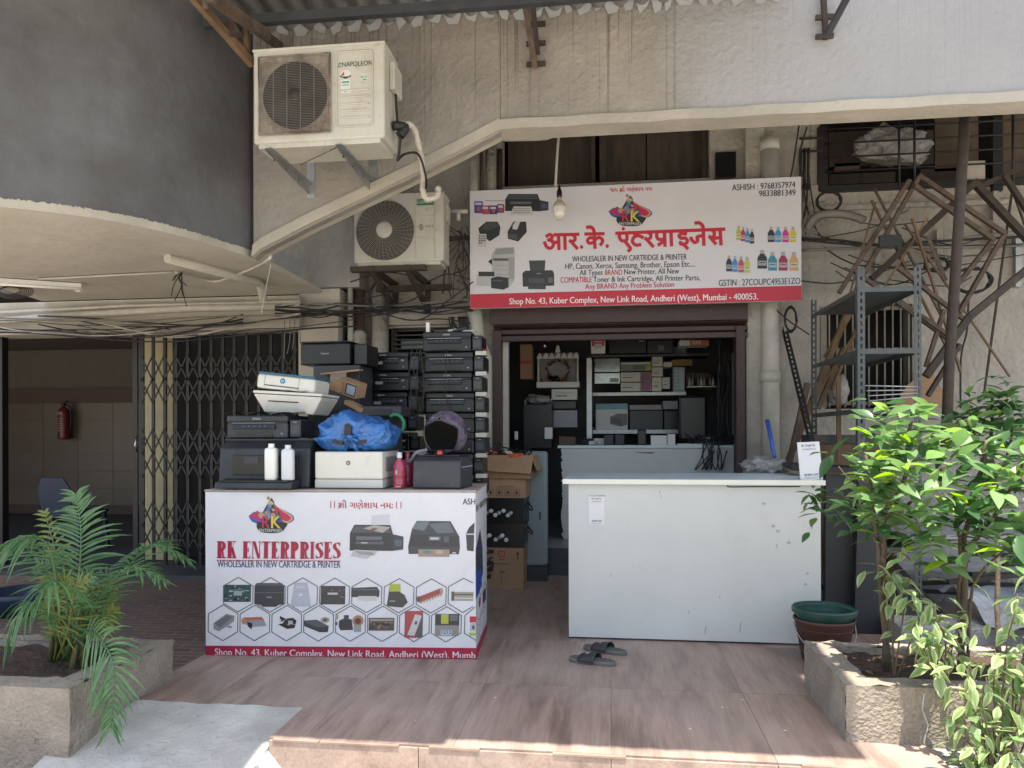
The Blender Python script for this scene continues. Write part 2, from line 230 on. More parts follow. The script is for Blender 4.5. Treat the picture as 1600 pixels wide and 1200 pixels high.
# ------------------------------------------------------------------ mesh builder
class MB:
    def __init__(s): s.v = []; s.f = []; s.mi = []; s.sm = []; s.col = []; s.cur = (1, 1, 1)
    def add(s, vs_, fs, mi=0, sm=False):
        o = len(s.v); s.v += [tuple(q) for q in vs_]
        for f in fs: s.f.append([i + o for i in f]); s.mi.append(mi); s.sm.append(sm); s.col.append(s.cur)
        return s
    def box(s, x0, x1, y0, y1, z0, z1, mi=0, T=None):
        v = [Vector(q) for q in ((x0,y0,z0),(x1,y0,z0),(x1,y1,z0),(x0,y1,z0),(x0,y0,z1),(x1,y0,z1),(x1,y1,z1),(x0,y1,z1))]
        if T is not None: v = [T @ q for q in v]
        return s.add(v, [(0,3,2,1),(4,5,6,7),(0,1,5,4),(1,2,6,5),(2,3,7,6),(3,0,4,7)], mi)
    def prism(s, pts, a, b, mi=0, axis='y', T=None):
        def mk(p, q):
            return Vector((p[0], q, p[1])) if axis == 'y' else (Vector((p[0], p[1], q)) if axis == 'z' else Vector((q, p[0], p[1])))
        n = len(pts); v = [mk(p, a) for p in pts] + [mk(p, b) for p in pts]
        if T is not None: v = [T @ q for q in v]
        f = [tuple(range(n)), tuple(range(2*n-1, n-1, -1))] + [(i, i+n, (i+1) % n + n, (i+1) % n) for i in range(n)]
        return s.add(v, f, mi)
    def bar(s, a, b, w, d=None, mi=0, up=(0,0,1)):     # square bar from a to b
        a = Vector(a); b = Vector(b); d = d or w; t = (b - a); l = t.length
        if l < 1e-6: return s
        t.normalize(); u = Vector(up)
        if abs(t.dot(u)) > .95: u = Vector((1, 0, 0))
        x = t.cross(u).normalized(); y = x.cross(t).normalized()
        v = [a + x*sx*w/2 + y*sy*d/2 for sx, sy in ((-1,-1),(1,-1),(1,1),(-1,1))] + [b + x*sx*w/2 + y*sy*d/2 for sx, sy in ((-1,-1),(1,-1),(1,1),(-1,1))]
        return s.add(v, [(0,3,2,1),(4,5,6,7),(0,1,5,4),(1,2,6,5),(2,3,7,6),(3,0,4,7)], mi)
    def tube(s, pts, r, n=8, mi=0, cap=True, sm=True):
        pts = [Vector(p) for p in pts]; rs = r if isinstance(r, (list, tuple)) else [r] * len(pts)
        prev = None; rings = []
        for i, p in enumerate(pts):
            t = (pts[min(i+1, len(pts)-1)] - pts[max(i-1, 0)])
            t = t.normalized() if t.length > 1e-9 else Vector((0,0,1))
            if prev is None:
                u = Vector((0,0,1)) if abs(t.z) < .9 else Vector((1,0,0)); x = t.cross(u).normalized()
            else:
                x = (prev - t * prev.dot(t)); x = x.normalized() if x.length > 1e-6 else t.orthogonal().normalized()
            prev = x; y = t.cross(x)
            rings.append([p + (x*math.cos(2*math.pi*k/n) + y*math.sin(2*math.pi*k/n)) * rs[i] for k in range(n)])
        v = [q for rg in rings for q in rg]; f = []
        for i in range(len(rings)-1):
            for k in range(n): f.append((i*n+k, i*n+(k+1) % n, (i+1)*n+(k+1) % n, (i+1)*n+k))
        o = len(s.v); s.add(v, f, mi, sm)
        if cap:
            s.f.append([o+k for k in range(n-1, -1, -1)]); s.mi.append(mi); s.sm.append(False); s.col.append(s.cur)
            e = o + (len(rings)-1)*n; s.f.append([e+k for k in range(n)]); s.mi.append(mi); s.sm.append(False); s.col.append(s.cur)
        return s
    def lathe(s, prof, n=20, c=(0,0,0), mi=0, sm=True, T=None):
        v = []; f = []
        for r, z in prof:
            for k in range(n):
                q = Vector((c[0] + r*math.cos(2*math.pi*k/n), c[1] + r*math.sin(2*math.pi*k/n), c[2] + z))
                v.append(T @ q if T is not None else q)
        for i in range(len(prof)-1):
            for k in range(n): f.append((i*n+k, i*n+(k+1) % n, (i+1)*n+(k+1) % n, (i+1)*n+k))
        return s.add(v, f, mi, sm)
    def grid(s, fn, nu, nv, mi=0, sm=True):
        v = [fn(i/nu, j/nv) for j in range(nv+1) for i in range(nu+1)]
        f = [(j*(nu+1)+i, j*(nu+1)+i+1, (j+1)*(nu+1)+i+1, (j+1)*(nu+1)+i) for j in range(nv) for i in range(nu)]
        return s.add(v, f, mi, sm)
    def build(s, name, mats, parent=None, world=False, bevel=0, seg=2, thick=0):
        if not isinstance(mats, (list, tuple)): mats = [mats]
        me = bpy.data.meshes.new(name); off = Vector((0,0,0))
        if world and parent is not None: off = Vector(parent.location)
        me.from_pydata([Vector(q) - off for q in s.v], [], s.f)
        for m_ in mats: me.materials.append(m_)
        me.polygons.foreach_set('material_index', s.mi); me.polygons.foreach_set('use_smooth', s.sm)
        if any(c != (1,1,1) for c in s.col) or PRINT in mats:
            ca = me.color_attributes.new('print', 'FLOAT_COLOR', 'CORNER'); i = 0
            buf = []
            for f, c in zip(s.f, s.col): buf += (list(c) + [1.0]) * len(f)
            ca.data.foreach_set('color', buf)
        me.update()
        o = bpy.data.objects.new(name, me); COL.objects.link(o)
        if parent is not None: o.parent = parent
        if bevel:
            b = o.modifiers.new('bevel', 'BEVEL'); b.width = bevel; b.segments = seg; b.limit_method = 'ANGLE'; b.angle_limit = R(40)
        if thick:
            b = o.modifiers.new('solid', 'SOLIDIFY'); b.thickness = thick
        return o
def thing(name, label, cat, loc=(0,0,0), rz=0.0, group=None, rot=None):
    o = bpy.data.objects.new(name, None); COL.objects.link(o); o.location = loc; o.empty_display_size = .1
    o.rotation_euler = rot if rot else (0, 0, rz)
    tag(o, label, cat, group); return o
def tag(o, label=None, cat=None, group=None, kind=None):
    if label: o['label'] = label
    if cat: o['category'] = cat
    if group: o['group'] = group
    if kind: o['kind'] = kind
    return o
def kids(o): return [c for c in bpy.data.objects if c.parent == o]
def copy_tree(o, parent=None):
    c = o.copy(); COL.objects.link(c)
    if parent is not None: c.parent = parent
    for ch in kids(o): copy_tree(ch, c)
    return c
def single(mb, name, mats, label, cat, group=None, loc=None, **k):   # a thing that is one mesh; origin at loc
    if loc is not None:
        mb.v = [tuple(Vector(q) - Vector(loc)) for q in mb.v]
    o = mb.build(name, mats, None, **k)
    if loc is not None: o.location = loc
    return tag(o, label, cat, group)
def smoothpath(pts, n=6):       # Catmull-Rom
    P = [Vector(p) for p in pts]; out = []
    for i in range(len(P)-1):
        p0, p1, p2, p3 = P[max(i-1,0)], P[i], P[i+1], P[min(i+2, len(P)-1)]
        for k in range(n):
            t = k/n; out.append(.5*((2*p1) + (p2-p0)*t + (2*p0-5*p1+4*p2-p3)*t*t + (3*p1-p0-3*p2+p3)*t**3))
    return out + [P[-1]]
# ------------------------------------------------------------------ flat print
_tc = {}
def glyphs(s, bold=0.0):
    key = (s, bold)
    if key in _tc: return _tc[key]
    cu = bpy.data.curves.new('t', 'FONT'); cu.body = s; cu.size = 1; cu.offset = bold; cu.resolution_u = 3; cu.fill_mode = 'FRONT'
    ob = bpy.data.objects.new('t', cu); COL.objects.link(ob); bpy.context.view_layer.update()
    me = bpy.data.meshes.new_from_object(ob.evaluated_get(bpy.context.evaluated_depsgraph_get()))
    vs_ = [(v.co.x, v.co.y) for v in me.vertices]; fs = [tuple(p.vertices) for p in me.polygons]
    bpy.data.objects.remove(ob); bpy.data.curves.remove(cu); bpy.data.meshes.remove(me)
    _tc[key] = (vs_, fs); return _tc[key]
class Flat:      # flat print on the local x-z plane facing -y; each layer a hair further out
    def __init__(s, fn=lambda x, y: (x, y), base=0.0015, step=0.00025):
        s.mb = MB(); s.fn = fn; s.y = base; s.step = step
    def lay(s): s.y += s.step
    def poly(s, pts, c, lay=True):
        s.mb.cur = tuple(c); q = [s.fn(*p) for p in pts]
        a = sum(q[i][0]*q[(i+1) % len(q)][1] - q[(i+1) % len(q)][0]*q[i][1] for i in range(len(q)))
        if a < 0: q = q[::-1]
        s.mb.add([(p[0], -s.y, p[1]) for p in q], [tuple(range(len(q)))])
        if lay: s.lay()
    def rect(s, x0, y0, x1, y1, c, lay=True): s.poly([(x0,y0),(x1,y0),(x1,y1),(x0,y1)], c, lay)
    def ell(s, x, y, rx, ry, c, n=20, lay=True): s.poly([(x+rx*math.cos(2*math.pi*k/n), y+ry*math.sin(2*math.pi*k/n)) for k in range(n)], c, lay)
    def line(s, pts, w, c, closed=False, lay=True):
        s.mb.cur = tuple(c); q = [Vector(s.fn(*p)) for p in pts]; n = len(q)
        if not closed:
            q[0] = q[0] - (q[1]-q[0]).normalized()*w*.3; q[-1] = q[-1] + (q[-1]-q[-2]).normalized()*w*.3
        L_, R_ = [], []
        for i in range(n):
            a = q[i-1] if (i or closed) else None; b = q[(i+1) % n] if (i < n-1 or closed) else None
            d1 = (q[i]-a).normalized() if a is not None else (b-q[i]).normalized(); d2 = (b-q[i]).normalized() if b is not None else d1
            n1 = Vector((-d1.y, d1.x)); n2 = Vector((-d2.y, d2.x)); mm = n1+n2
            if mm.length < .3: mm = n1.copy()
            mm.normalize(); k_ = min(1.6, 1/max(.4, mm.dot(n1))); L_.append(q[i]+mm*k_*w/2); R_.append(q[i]-mm*k_*w/2)
        for i in range(n if closed else n-1):
            j = (i+1) % n; s.mb.add([(p.x, -s.y, p.y) for p in (R_[i], R_[j], L_[j], L_[i])], [(0,1,2,3)])
        if lay: s.lay()
    def text(s, body, x0, y, x1, h, c, bold=0.0, drop=0.0):     # fits body between x0..x1 (picture coords), cap height h metres, baseline at y
        vs_, fs = glyphs(body, 0)
        if not vs_: return
        ax = min(v[0] for v in vs_); bx = max(v[0] for v in vs_)
        A = Vector(s.fn(x0, y)); B = Vector(s.fn(x1, y + drop)); d = B - A; k = h/0.56
        s.mb.cur = tuple(c); up = Vector((0, 1))
        P = [A + d*((v[0]-ax)/(bx-ax)) + up*(v[1]*k) for v in vs_]
        s.mb.add([(p.x, -s.y, p.y) for p in P], fs); s.lay()
        if bold: s.mb.add([(p.x + h*.045, -s.y, p.y) for p in P], fs); s.lay()
    def build(s, name, parent, label=None):
        o = s.mb.build(name, [PRINT], parent)
        if label: o['label'] = label
        return o
# ================================================================== THE SETTING
YW = 5.25      # front of the stair wall
YF = 7.20      # shop facade
ZS = 2.60      # passage soffit
SH0, SH1 = -1.06, 1.20      # shop opening
def struct(mb, name, m, parent=None, **k):
    o = mb.build(name, m, parent, **k); o['kind'] = 'structure'; return o
g = MB(); g.grid(lambda u, v: (-40 + 80*u, -40 + 60*v, -.17), 8, 8); struct(g, 'ground', M['ground'])
# tiled platform: concrete bed and wood-look tiles
g = MB(); g.box(-1.459, 6.5, 3.16, 3.53, -.17, -.012); g.box(-2.40, 6.5, 3.53, 7.12, -.17, -.012)
plat = struct(g, 'platform', M['conc'])
cols = [-2.40, -1.965, -1.31, -.655, 0.0, .655, 1.31, 1.965, 2.62, 3.275, 3.93, 4.6]
rows = [3.152, 3.98, 4.85, 5.72, 6.59, 7.118]
for i in range(len(cols)-1):
    for j in range(len(rows)-1):
        x0, x1, y0, y1 = cols[i], cols[i+1], rows[j], rows[j+1]
        if x0 >= .96 and y1 < 4.9: continue
        t = MB(); pieces = [(x0, x1, y0, y1)]
        if y0 < 3.3:
            if x1 <= -1.45: pieces = [(x0, x1, 3.53, y1)]
            elif x0 < -1.459: pieces = [(-1.459, x1, y0, y1), (x0, -1.459, 3.53, y1)]
        for k, (a, b, c, d) in enumerate(pieces):
            ga = .0015 if not (k == 1) else .0015
            gb = 0 if (len(pieces) == 2 and k == 1) else .0008
            t.box(a+(.0008 if not (len(pieces)==2 and k==0) else 0), b-gb, c+.0008, d-.0008, -.011, rnd.uniform(-.0006, .0006))
        t.build('floor_tile', M['woodtile'], plat)
# the last column by the right planter
for (a, b, c, d) in ((.655+.0015+.655, 1.965, 4.17, 4.85), (1.965, 2.62, 4.17, 4.85), (2.62, 3.6, 4.17, 4.85)):
    MB().box(a+.0015, b-.0015, c, d-.0015, -.011, 0).build('floor_tile', M['woodtile'], plat)
# riser tiles on the platform's front
xs = [-1.459, -.80, .0, .655, 1.31, 1.965, 2.62, 3.3, 4.0]
for a, b in zip(xs, xs[1:]):
    MB().box(a+.0015, b-.0015, 3.136, 3.149, -.168, -.008).build('riser_tile', M['woodtile'], plat)
g = MB()
random.seed(3)
x = -1.44
while x < 3:
    w = random.uniform(.12, .5)
    if random.random() < .72: g.box(x, x+w-.004, 3.131, 3.1515, -.0078, random.uniform(-.001, .0015))
    x += w
g.build('edge_strip', M['edgetrim'], plat)
# cement ramp on the left
def rampz(x, y):
    k = min(1, max(0, (3.53 - y)/.75)); return -.004 - .155*k**1.15 + .004*math.sin(x*23+y*17)*math.sin(x*9-y*31)
g = MB(); g.grid(lambda u, v: (-2.45 + u*(.985 - .0), 2.45 + v*1.078, rampz(-2.45+u*.985, 2.45+v*1.078)), 50, 55)
struct(g, 'cement_ramp', M['ramp'])
g = MB(); g.prism([(2.75, -.17), (3.528, -.17), (3.528, -.006), (3.16, -.03), (2.75, -.12)], -1.63, -1.4605, axis='x'); struct(g, 'ramp_edge', M['ramp'])
g = MB(); g.prism([(-1.4605, -.17), (-1.36, -.17), (-1.4605, -.05)], 3.02, 3.135, axis='y'); struct(g, 'ramp_edge', M['ramp'])
g = MB(); g.box(-12, -2.402, 3.75, 6.55, -.17, -.004); struct(g, 'pavement', M['paver'])
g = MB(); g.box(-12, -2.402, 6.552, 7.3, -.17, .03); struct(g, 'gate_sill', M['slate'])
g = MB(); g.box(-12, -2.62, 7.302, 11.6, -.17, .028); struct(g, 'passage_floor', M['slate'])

# ================================================================== BUILDING PIECES
# curved balcony wall, upper left
cpx = [(-420, 318), (-250, 314), (-100, 315), (0, 320), (50, 325), (100, 331), (150, 338), (200, 347), (250, 358), (300, 371), (350, 386), (385, 397), (398, 402)]
curve = [gd(x, y, ZS) for x, y in cpx]
curve = smoothpath(curve, 4)
cw = thing('curved_wall', 'smooth grey curved balcony wall bulging out over the passage at upper left', 'balcony wall', (curve[0].x, curve[0].y, ZS))
g = MB(); n = len(curve); jt = [random.uniform(-.006, .006) for _ in range(n)]
hs = [.04, .3, .8, 1.4, 2.2, 3.4, 5.0]
v = [(p.x, p.y, ZS + h) for h in hs for p in curve]
g.add(v, [(j*n+i, j*n+i+1, (j+1)*n+i+1, (j+1)*n+i) for j in range(len(hs)-1) for i in range(n-1)], 0, True)
g.build('wall_face', M['curved'], cw, world=True)
g = MB()
fine = smoothpath([curve[i] for i in range(0, n, 2)] + [curve[-1]], 8)
for i in range(len(fine)-1):
    a, b = fine[i], fine[i+1]; z1 = ZS + .045 + rnd.uniform(-.006, .006); z2 = ZS + .045 + rnd.uniform(-.006, .006)
    g.add([(a.x, a.y-.008, ZS-.006), (b.x, b.y-.008, ZS-.006), (b.x, b.y-.006, z2), (a.x, a.y-.006, z1)], [(0,1,2,3)])
g.build('drip_edge', M['cream'], cw, world=True)
# soffit
g = MB(); pts = [(p.x, p.y) for p in curve] + [(at(495, 450, 6.6).x, 6.72), (curve[0].x - .5, 6.72)]
cx0 = min(p[0] for p in pts)
g.prism(pts, ZS-.004, ZS+.04, axis='z')
so = single(g, 'passage_ceiling', M['soffit'], 'cream limewashed underside of the balcony over the gated passage', 'ceiling')
# stair wall polygons at Y=YW
def W(x, y, Y=YW): p = at(x, y, Y); return (p.x, p.z)
sw = thing('stair_wall', 'rain-streaked beige plaster wall whose lower edge slopes like a staircase', 'wall', (at(397, 400, YW)))
lower = [(397, 403), (410, 392), (480, 356), (560, 318), (640, 280), (720, 240), (783, 207)]
xm = W(783, 0)[0]; xr = W(1065, 0)[0]
g = MB(); top = 6.5
poly = [W(397, 403)] + [W(x, y) for x, y in lower[1:]] + [(xm, top), (W(397, 0)[0], top)]
g.prism(poly, YW, YW+.12, axis='y'); g.build('stair_panel', M['stairwall'], sw, world=True)
zl = W(785, 212)[1]
g = MB(); g.box(xm+.002, 4.6, YW+.03, YW+.15, W(790, 200)[1], top)
def beam_mat():  # stair plaster whose colour carries painted skylight towards the right
    a = M['stairwall'].copy(); a.name = 'beam_plaster_sky_tint'; nt = a.node_tree; N = nt.nodes; L = nt.links; b = N['Principled BSDF']
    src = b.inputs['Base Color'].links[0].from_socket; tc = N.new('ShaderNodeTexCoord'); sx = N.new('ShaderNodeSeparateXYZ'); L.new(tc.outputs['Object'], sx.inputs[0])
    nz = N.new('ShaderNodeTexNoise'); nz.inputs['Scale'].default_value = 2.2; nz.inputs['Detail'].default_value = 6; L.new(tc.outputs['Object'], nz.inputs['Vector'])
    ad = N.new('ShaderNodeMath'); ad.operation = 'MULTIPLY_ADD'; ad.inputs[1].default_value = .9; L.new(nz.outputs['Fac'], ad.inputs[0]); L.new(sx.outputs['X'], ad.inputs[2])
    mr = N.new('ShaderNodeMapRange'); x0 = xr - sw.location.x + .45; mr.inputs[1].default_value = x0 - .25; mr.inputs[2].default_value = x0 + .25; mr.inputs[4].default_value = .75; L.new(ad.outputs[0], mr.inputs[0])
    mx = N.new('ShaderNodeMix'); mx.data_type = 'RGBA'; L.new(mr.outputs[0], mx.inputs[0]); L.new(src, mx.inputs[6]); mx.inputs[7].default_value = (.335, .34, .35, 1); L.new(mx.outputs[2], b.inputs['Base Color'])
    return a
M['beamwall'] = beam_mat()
# beige plaster, with bluish skylight on the right painted into the colour
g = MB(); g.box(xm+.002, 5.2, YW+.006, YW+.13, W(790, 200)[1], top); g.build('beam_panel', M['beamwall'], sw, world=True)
# projecting lip
g = MB()
lp = [W(x, y) for x, y in lower]
for i in range(len(lp)-1):
    (ax, az), (bx, bz) = lp[i], lp[i+1]
    th = .095
    vv = [(ax, YW-.02, az+th), (bx, YW-.02, bz+th), (bx, YW-.035, bz+.01), (ax, YW-.035, az+.01), (bx, YW+.13, bz-.005), (ax, YW+.13, az-.005), (ax, YW+.01, az+th+.01), (bx, YW+.01, bz+th+.01)]
    g.add(vv, [(3,2,1,0), (5,4,2,3), (0,1,7,6)], 0)
zb = W(790, 205)[1]
m_ = 40
for i in range(m_):
    a = lp[-1][0] + (5.2-lp[-1][0])*i/m_; b = lp[-1][0] + (5.2-lp[-1][0])*(i+1)/m_; w1 = .004*math.sin(i*1.7); w2 = .004*math.sin((i+1)*1.7)
    g.add([(a, YW-.02, zb+.075+w1), (b, YW-.02, zb+.075+w2), (b, YW-.04, zb+w2), (a, YW-.04, zb+w1), (b, YW+.14, zb-.01), (a, YW+.14, zb-.01), (a, YW+.01, zb+.085+w1), (b, YW+.01, zb+.085+w2)], [(3,2,1,0), (5,4,2,3), (0,1,7,6)])
g.build('lower_lip', M['cream'], sw, world=True)
# ceiling of the recess behind the stair wall
MB().box(-3.6, 5.2, YW+.16, YF, 4.86, 4.95).build('recess_ceiling', M['facade'], sw, world=True)
# sloping stair underside going back
g = MB()
for i in range(len(lp)-1):
    (ax, az), (bx, bz) = lp[i], lp[i+1]
    g.add([(ax, YW+.125, az-.004), (bx, YW+.125, bz-.004), (bx, YW+.16, bz+.02), (ax, YW+.16, az+.02)], [(0,1,2,3)])
g.build('stair_soffit', M['facade'], sw, world=True)
g = MB()
for px_, yy in ((657, 300), (700, 300)):
    pass
# facade with openings
holes = [(SH0, SH1, -.2, 2.36, 'shop'), (at(785, 300, YF).x, at(1110, 300, YF).x, at(785, 292, YF).z, 4.75, 'upper'),
         (at(1282, 300, YF).x, 4.8, at(1290, 292, YF).z, 4.5, 'window'), (at(1290, 470, YF).x, at(1425, 470, YF).x, at(1350, 640, YF).z, at(1350, 478, YF).z, 'lowwin'),
         (at(612, 500, YF).x, at(738, 500, YF).x, 1.5, at(612, 512, YF).z, 'backwin')]
XL, XR, ZB, ZT = at(470, 500, YF).x, 6.5, -.05, 4.855
fx = sorted({XL, XR} | {h[0] for h in holes} | {h[1] for h in holes}); fz = sorted({ZB, ZT} | {max(ZB, h[2]) for h in holes} | {min(ZT, h[3]) for h in holes})
fa = thing('shop_facade', 'grimy cream plaster ground-floor wall behind the signboard with openings', 'wall', (XL, YF, 0))
def inhole(x, z): return any(h[0] < x < h[1] and h[2] < z < h[3] for h in holes)
g = MB()
for a, b in zip(fx, fx[1:]):
    for c, d in zip(fz, fz[1:]):
        if not inhole((a+b)/2, (c+d)/2):
            g.add([(a, YF, c), (b, YF, c), (b, YF, d), (a, YF, d)], [(0,1,2,3)])
            g.add([(a, YF+.2, c), (b, YF+.2, c), (b, YF+.2, d), (a, YF+.2, d)], [(3,2,1,0)])
for h in holes:
    a, b, c, d = h[:4]; c = max(c, ZB); d = min(d, ZT)
    g.add([(a, YF, c), (a, YF+.2, c), (a, YF+.2, d), (a, YF, d)], [(0,1,2,3)]); g.add([(b, YF, c), (b, YF+.2, c), (b, YF+.2, d), (b, YF, d)], [(3,2,1,0)])
    g.add([(a, YF, d), (b, YF, d), (b, YF+.2, d), (a, YF+.2, d)], [(3,2,1,0)]); g.add([(a, YF, c), (b, YF, c), (b, YF+.2, c), (a, YF+.2, c)], [(0,1,2,3)])
g.build('wall_face', M['facade'], fa, world=True)
# ledges and mouldings on the facade
for (x0, x1, y0, y1, pr) in ((1262, 1680, 318, 326, .05), (1255, 1290, 292, 318, .04), (610, 742, 490, 508, .07)):
    a = at(x0, y0, YF); b = at(x1, y1, YF)
    MB().box(a.x, b.x, YF-pr, YF-.001, at((x0+x1)/2, y1, YF).z, at((x0+x1)/2, y0, YF).z).build('ledge', M['facade'], fa, world=True, bevel=.008)
a, b = at(1130, 300, YF).x, at(1178, 300, YF).x
MB().box(at(1163, 300, YF).x, at(1192, 300, YF).x, YF-.10, YF-.001, 0, 4.84).build('pilaster', M['facade'], fa, world=True, bevel=.01)
# dark recess rooms behind the openings
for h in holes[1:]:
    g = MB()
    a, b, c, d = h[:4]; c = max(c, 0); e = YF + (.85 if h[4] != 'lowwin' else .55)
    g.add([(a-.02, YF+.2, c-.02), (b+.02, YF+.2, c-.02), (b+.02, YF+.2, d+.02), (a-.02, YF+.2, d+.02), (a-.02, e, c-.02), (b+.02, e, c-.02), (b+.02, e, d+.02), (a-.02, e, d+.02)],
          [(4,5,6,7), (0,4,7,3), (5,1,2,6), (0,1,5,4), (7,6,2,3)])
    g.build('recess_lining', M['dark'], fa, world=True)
# upper opening: grimy boards and frame posts
for (x0, x1, y0, y1) in ((795, 925, 228, 300), (948, 1010, 195, 300), (1012, 1098, 190, 300)):
    p = at(x0, y1, YF+.25); q = at(x1, y0, YF+.25); MB().box(p.x, q.x, YF+.25, YF+.27, p.z-.1, 4.7).build('board', M['brownpanel'], fa, world=True)
for (x0, x1) in ((925, 931), (938, 948), (1098, 1106)):
    p = at(x0, 300, YF+.1); q = at(x1, 180, YF+.1); MB().box(p.x, q.x, YF+.1, YF+.16, p.z-.1, 4.75).build('frame_post', M['rustdark'], fa, world=True)
p = at(1118, 280, YF-.02); q = at(1150, 240, YF-.02); MB().box(p.x, q.x, YF-.06, YF-.002, p.z, q.z).build('junction_box', M['glossy'], fa, world=True)
# pillar left of the printer stacks
pi = thing('pillar', 'cream square pillar beside the folding gate, wires wrapped at its head', 'pillar', (at(465, 530, 6.9).x, 6.9, 0))
x0, x1 = at(466, 530, 6.85).x, at(529, 530, 6.85).x
g = MB(); g.box(x0, x1, 6.85, 7.19, 0, at(500, 492, 6.85).z); g.build('shaft', M['cream'], pi, world=True, bevel=.012)
g = MB(); g.box(x0+.01, x1+.02, 6.84, 7.19, at(500, 490, 6.84).z, at(500, 450, 6.84).z); g.build('capital', M['cream'], pi, world=True, bevel=.012)
g = MB(); g.box(at(400, 400, 6.9).x, at(562, 400, 6.9).x, 6.90, 7.19, at(500, 449, 6.9).z, 4.85); g.build('wall_above', M['facade'], pi, world=True)
# beam over the gate
bm = thing('gate_beam', 'cream beam over the folding gate with pipes and wires along it', 'beam', (-4, 6.75, ZS))
MB().box(-9, at(468, 500, 6.75).x, 6.75, 7.05, at(300, 516, 6.75).z, ZS-.006).build('beam', M['cream'], bm, world=True, bevel=.01)
# passage: side/back walls, dado tiles
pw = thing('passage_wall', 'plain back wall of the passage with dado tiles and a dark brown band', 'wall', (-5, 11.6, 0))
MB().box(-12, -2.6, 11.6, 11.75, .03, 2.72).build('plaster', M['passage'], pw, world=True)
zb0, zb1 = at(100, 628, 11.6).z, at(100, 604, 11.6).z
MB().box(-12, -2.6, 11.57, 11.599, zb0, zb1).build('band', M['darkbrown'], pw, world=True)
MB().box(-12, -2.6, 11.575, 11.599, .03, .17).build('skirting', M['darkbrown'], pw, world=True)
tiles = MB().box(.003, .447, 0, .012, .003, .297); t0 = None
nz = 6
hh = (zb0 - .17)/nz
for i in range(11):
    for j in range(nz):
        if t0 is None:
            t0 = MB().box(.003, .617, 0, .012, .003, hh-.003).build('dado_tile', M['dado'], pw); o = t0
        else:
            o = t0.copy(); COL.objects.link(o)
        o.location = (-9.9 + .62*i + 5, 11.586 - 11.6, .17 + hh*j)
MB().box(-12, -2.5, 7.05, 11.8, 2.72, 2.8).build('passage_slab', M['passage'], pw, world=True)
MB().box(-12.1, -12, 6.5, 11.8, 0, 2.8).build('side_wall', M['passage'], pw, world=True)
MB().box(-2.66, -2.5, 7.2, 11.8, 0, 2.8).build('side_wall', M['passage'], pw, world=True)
# folding gate
gt = thing('folding_gate', 'dark collapsible iron gate partly drawn across the passage', 'gate', (at(212, 890, 6.95).x, 6.95, .03))
zt, zb_ = at(300, 512, 6.95).z, .04
xsg = [at(x, 700, 6.95).x for x in (212, 222, 240, 258, 276, 294, 313, 331, 349, 367, 386, 405, 424, 443, 461)]
MB().box(at(-30, 500, 6.95).x, xsg[-1], 6.93, 6.98, zt-.01, zt+.05).build('top_rail', M['blackpaint'], gt, world=True)
MB().box(at(-30, 500, 6.95).x, xsg[-1], 6.935, 6.975, .03, .055).build('bottom_rail', M['blackpaint'], gt, world=True)
for i, x in enumerate(xsg):
    w = .05 if i < 2 else .028
    MB().box(x-w/2, x+w/2, 6.94, 6.957, zb_, zt).build('upright', M['blackpaint'], gt, world=True)
for i in range(1, len(xsg)-1):
    for zc in (1.96, 1.74, 1.25, 1.02, .55, .32):
        for s in (1, -1):
            MB().bar((xsg[i], 6.935, zc - s*.12), (xsg[i+1], 6.935, zc + s*.12), .014, .005, up=(0,1,0)).build('lattice_strap', M['blackpaint'], gt, world=True)
MB().tube([(xsg[1]-.02, 6.9, 1.15), (xsg[1]-.02, 6.87, 1.22), (xsg[1]-.02, 6.9, 1.3)], .008).build('handle', M['chrome'], gt, world=True)
MB().box(at(-2, 500, 6.9).x-.03, at(6, 500, 6.9).x, 6.88, 6.96, 0, zt).build('gate_post', M['blackpaint'], gt, world=True)
# yellowed panels behind the gate
for k, (x0, x1) in enumerate(((224, 239), (242, 258), (262, 270))):
    a = at(x0, 700, 7.3); b = at(x1, 700, 7.3)
    o = MB().box(a.x, b.x, 7.3, 7.32, .04, 2.45)
    single(o, 'yellow_board', M['yellowglass'], ['leftmost yellowed board strip behind the folding gate', 'wider yellowed board strip second behind the folding gate', 'thin yellowed strip third behind the folding gate'][k], 'board', 'yellowed strips behind the gate')
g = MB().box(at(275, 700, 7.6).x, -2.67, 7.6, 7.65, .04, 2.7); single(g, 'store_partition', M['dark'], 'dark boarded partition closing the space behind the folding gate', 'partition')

# shop interior
ir = thing('shop_room', 'dim narrow shop interior with pale side wall seen through the open shutter', 'room', (0, YF+.2, .25))
IX0, IX1, IY = -1.35, 1.5, 9.6
MB().box(IX0, IX1, 7.13, IY, -.17, .25).build('raised_floor', M['greytile'], ir, world=True)
MB().box(SH0-.0, SH1, 7.105, 7.129, -.005, .13).build('step_riser', M['slate'], ir, world=True)
MB().box(SH0-.0, SH1, 7.128, 7.13, .13, .251).build('step_riser', M['slate'], ir, world=True)
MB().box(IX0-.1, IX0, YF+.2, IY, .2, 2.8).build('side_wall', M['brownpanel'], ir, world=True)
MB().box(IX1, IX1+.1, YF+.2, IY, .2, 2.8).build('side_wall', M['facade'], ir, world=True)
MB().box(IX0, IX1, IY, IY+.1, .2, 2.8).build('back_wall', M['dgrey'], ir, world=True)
MB().box(IX0, IX1, YF+.2, IY, 2.75, 2.85).build('shop_ceiling', M['dgrey'], ir, world=True)

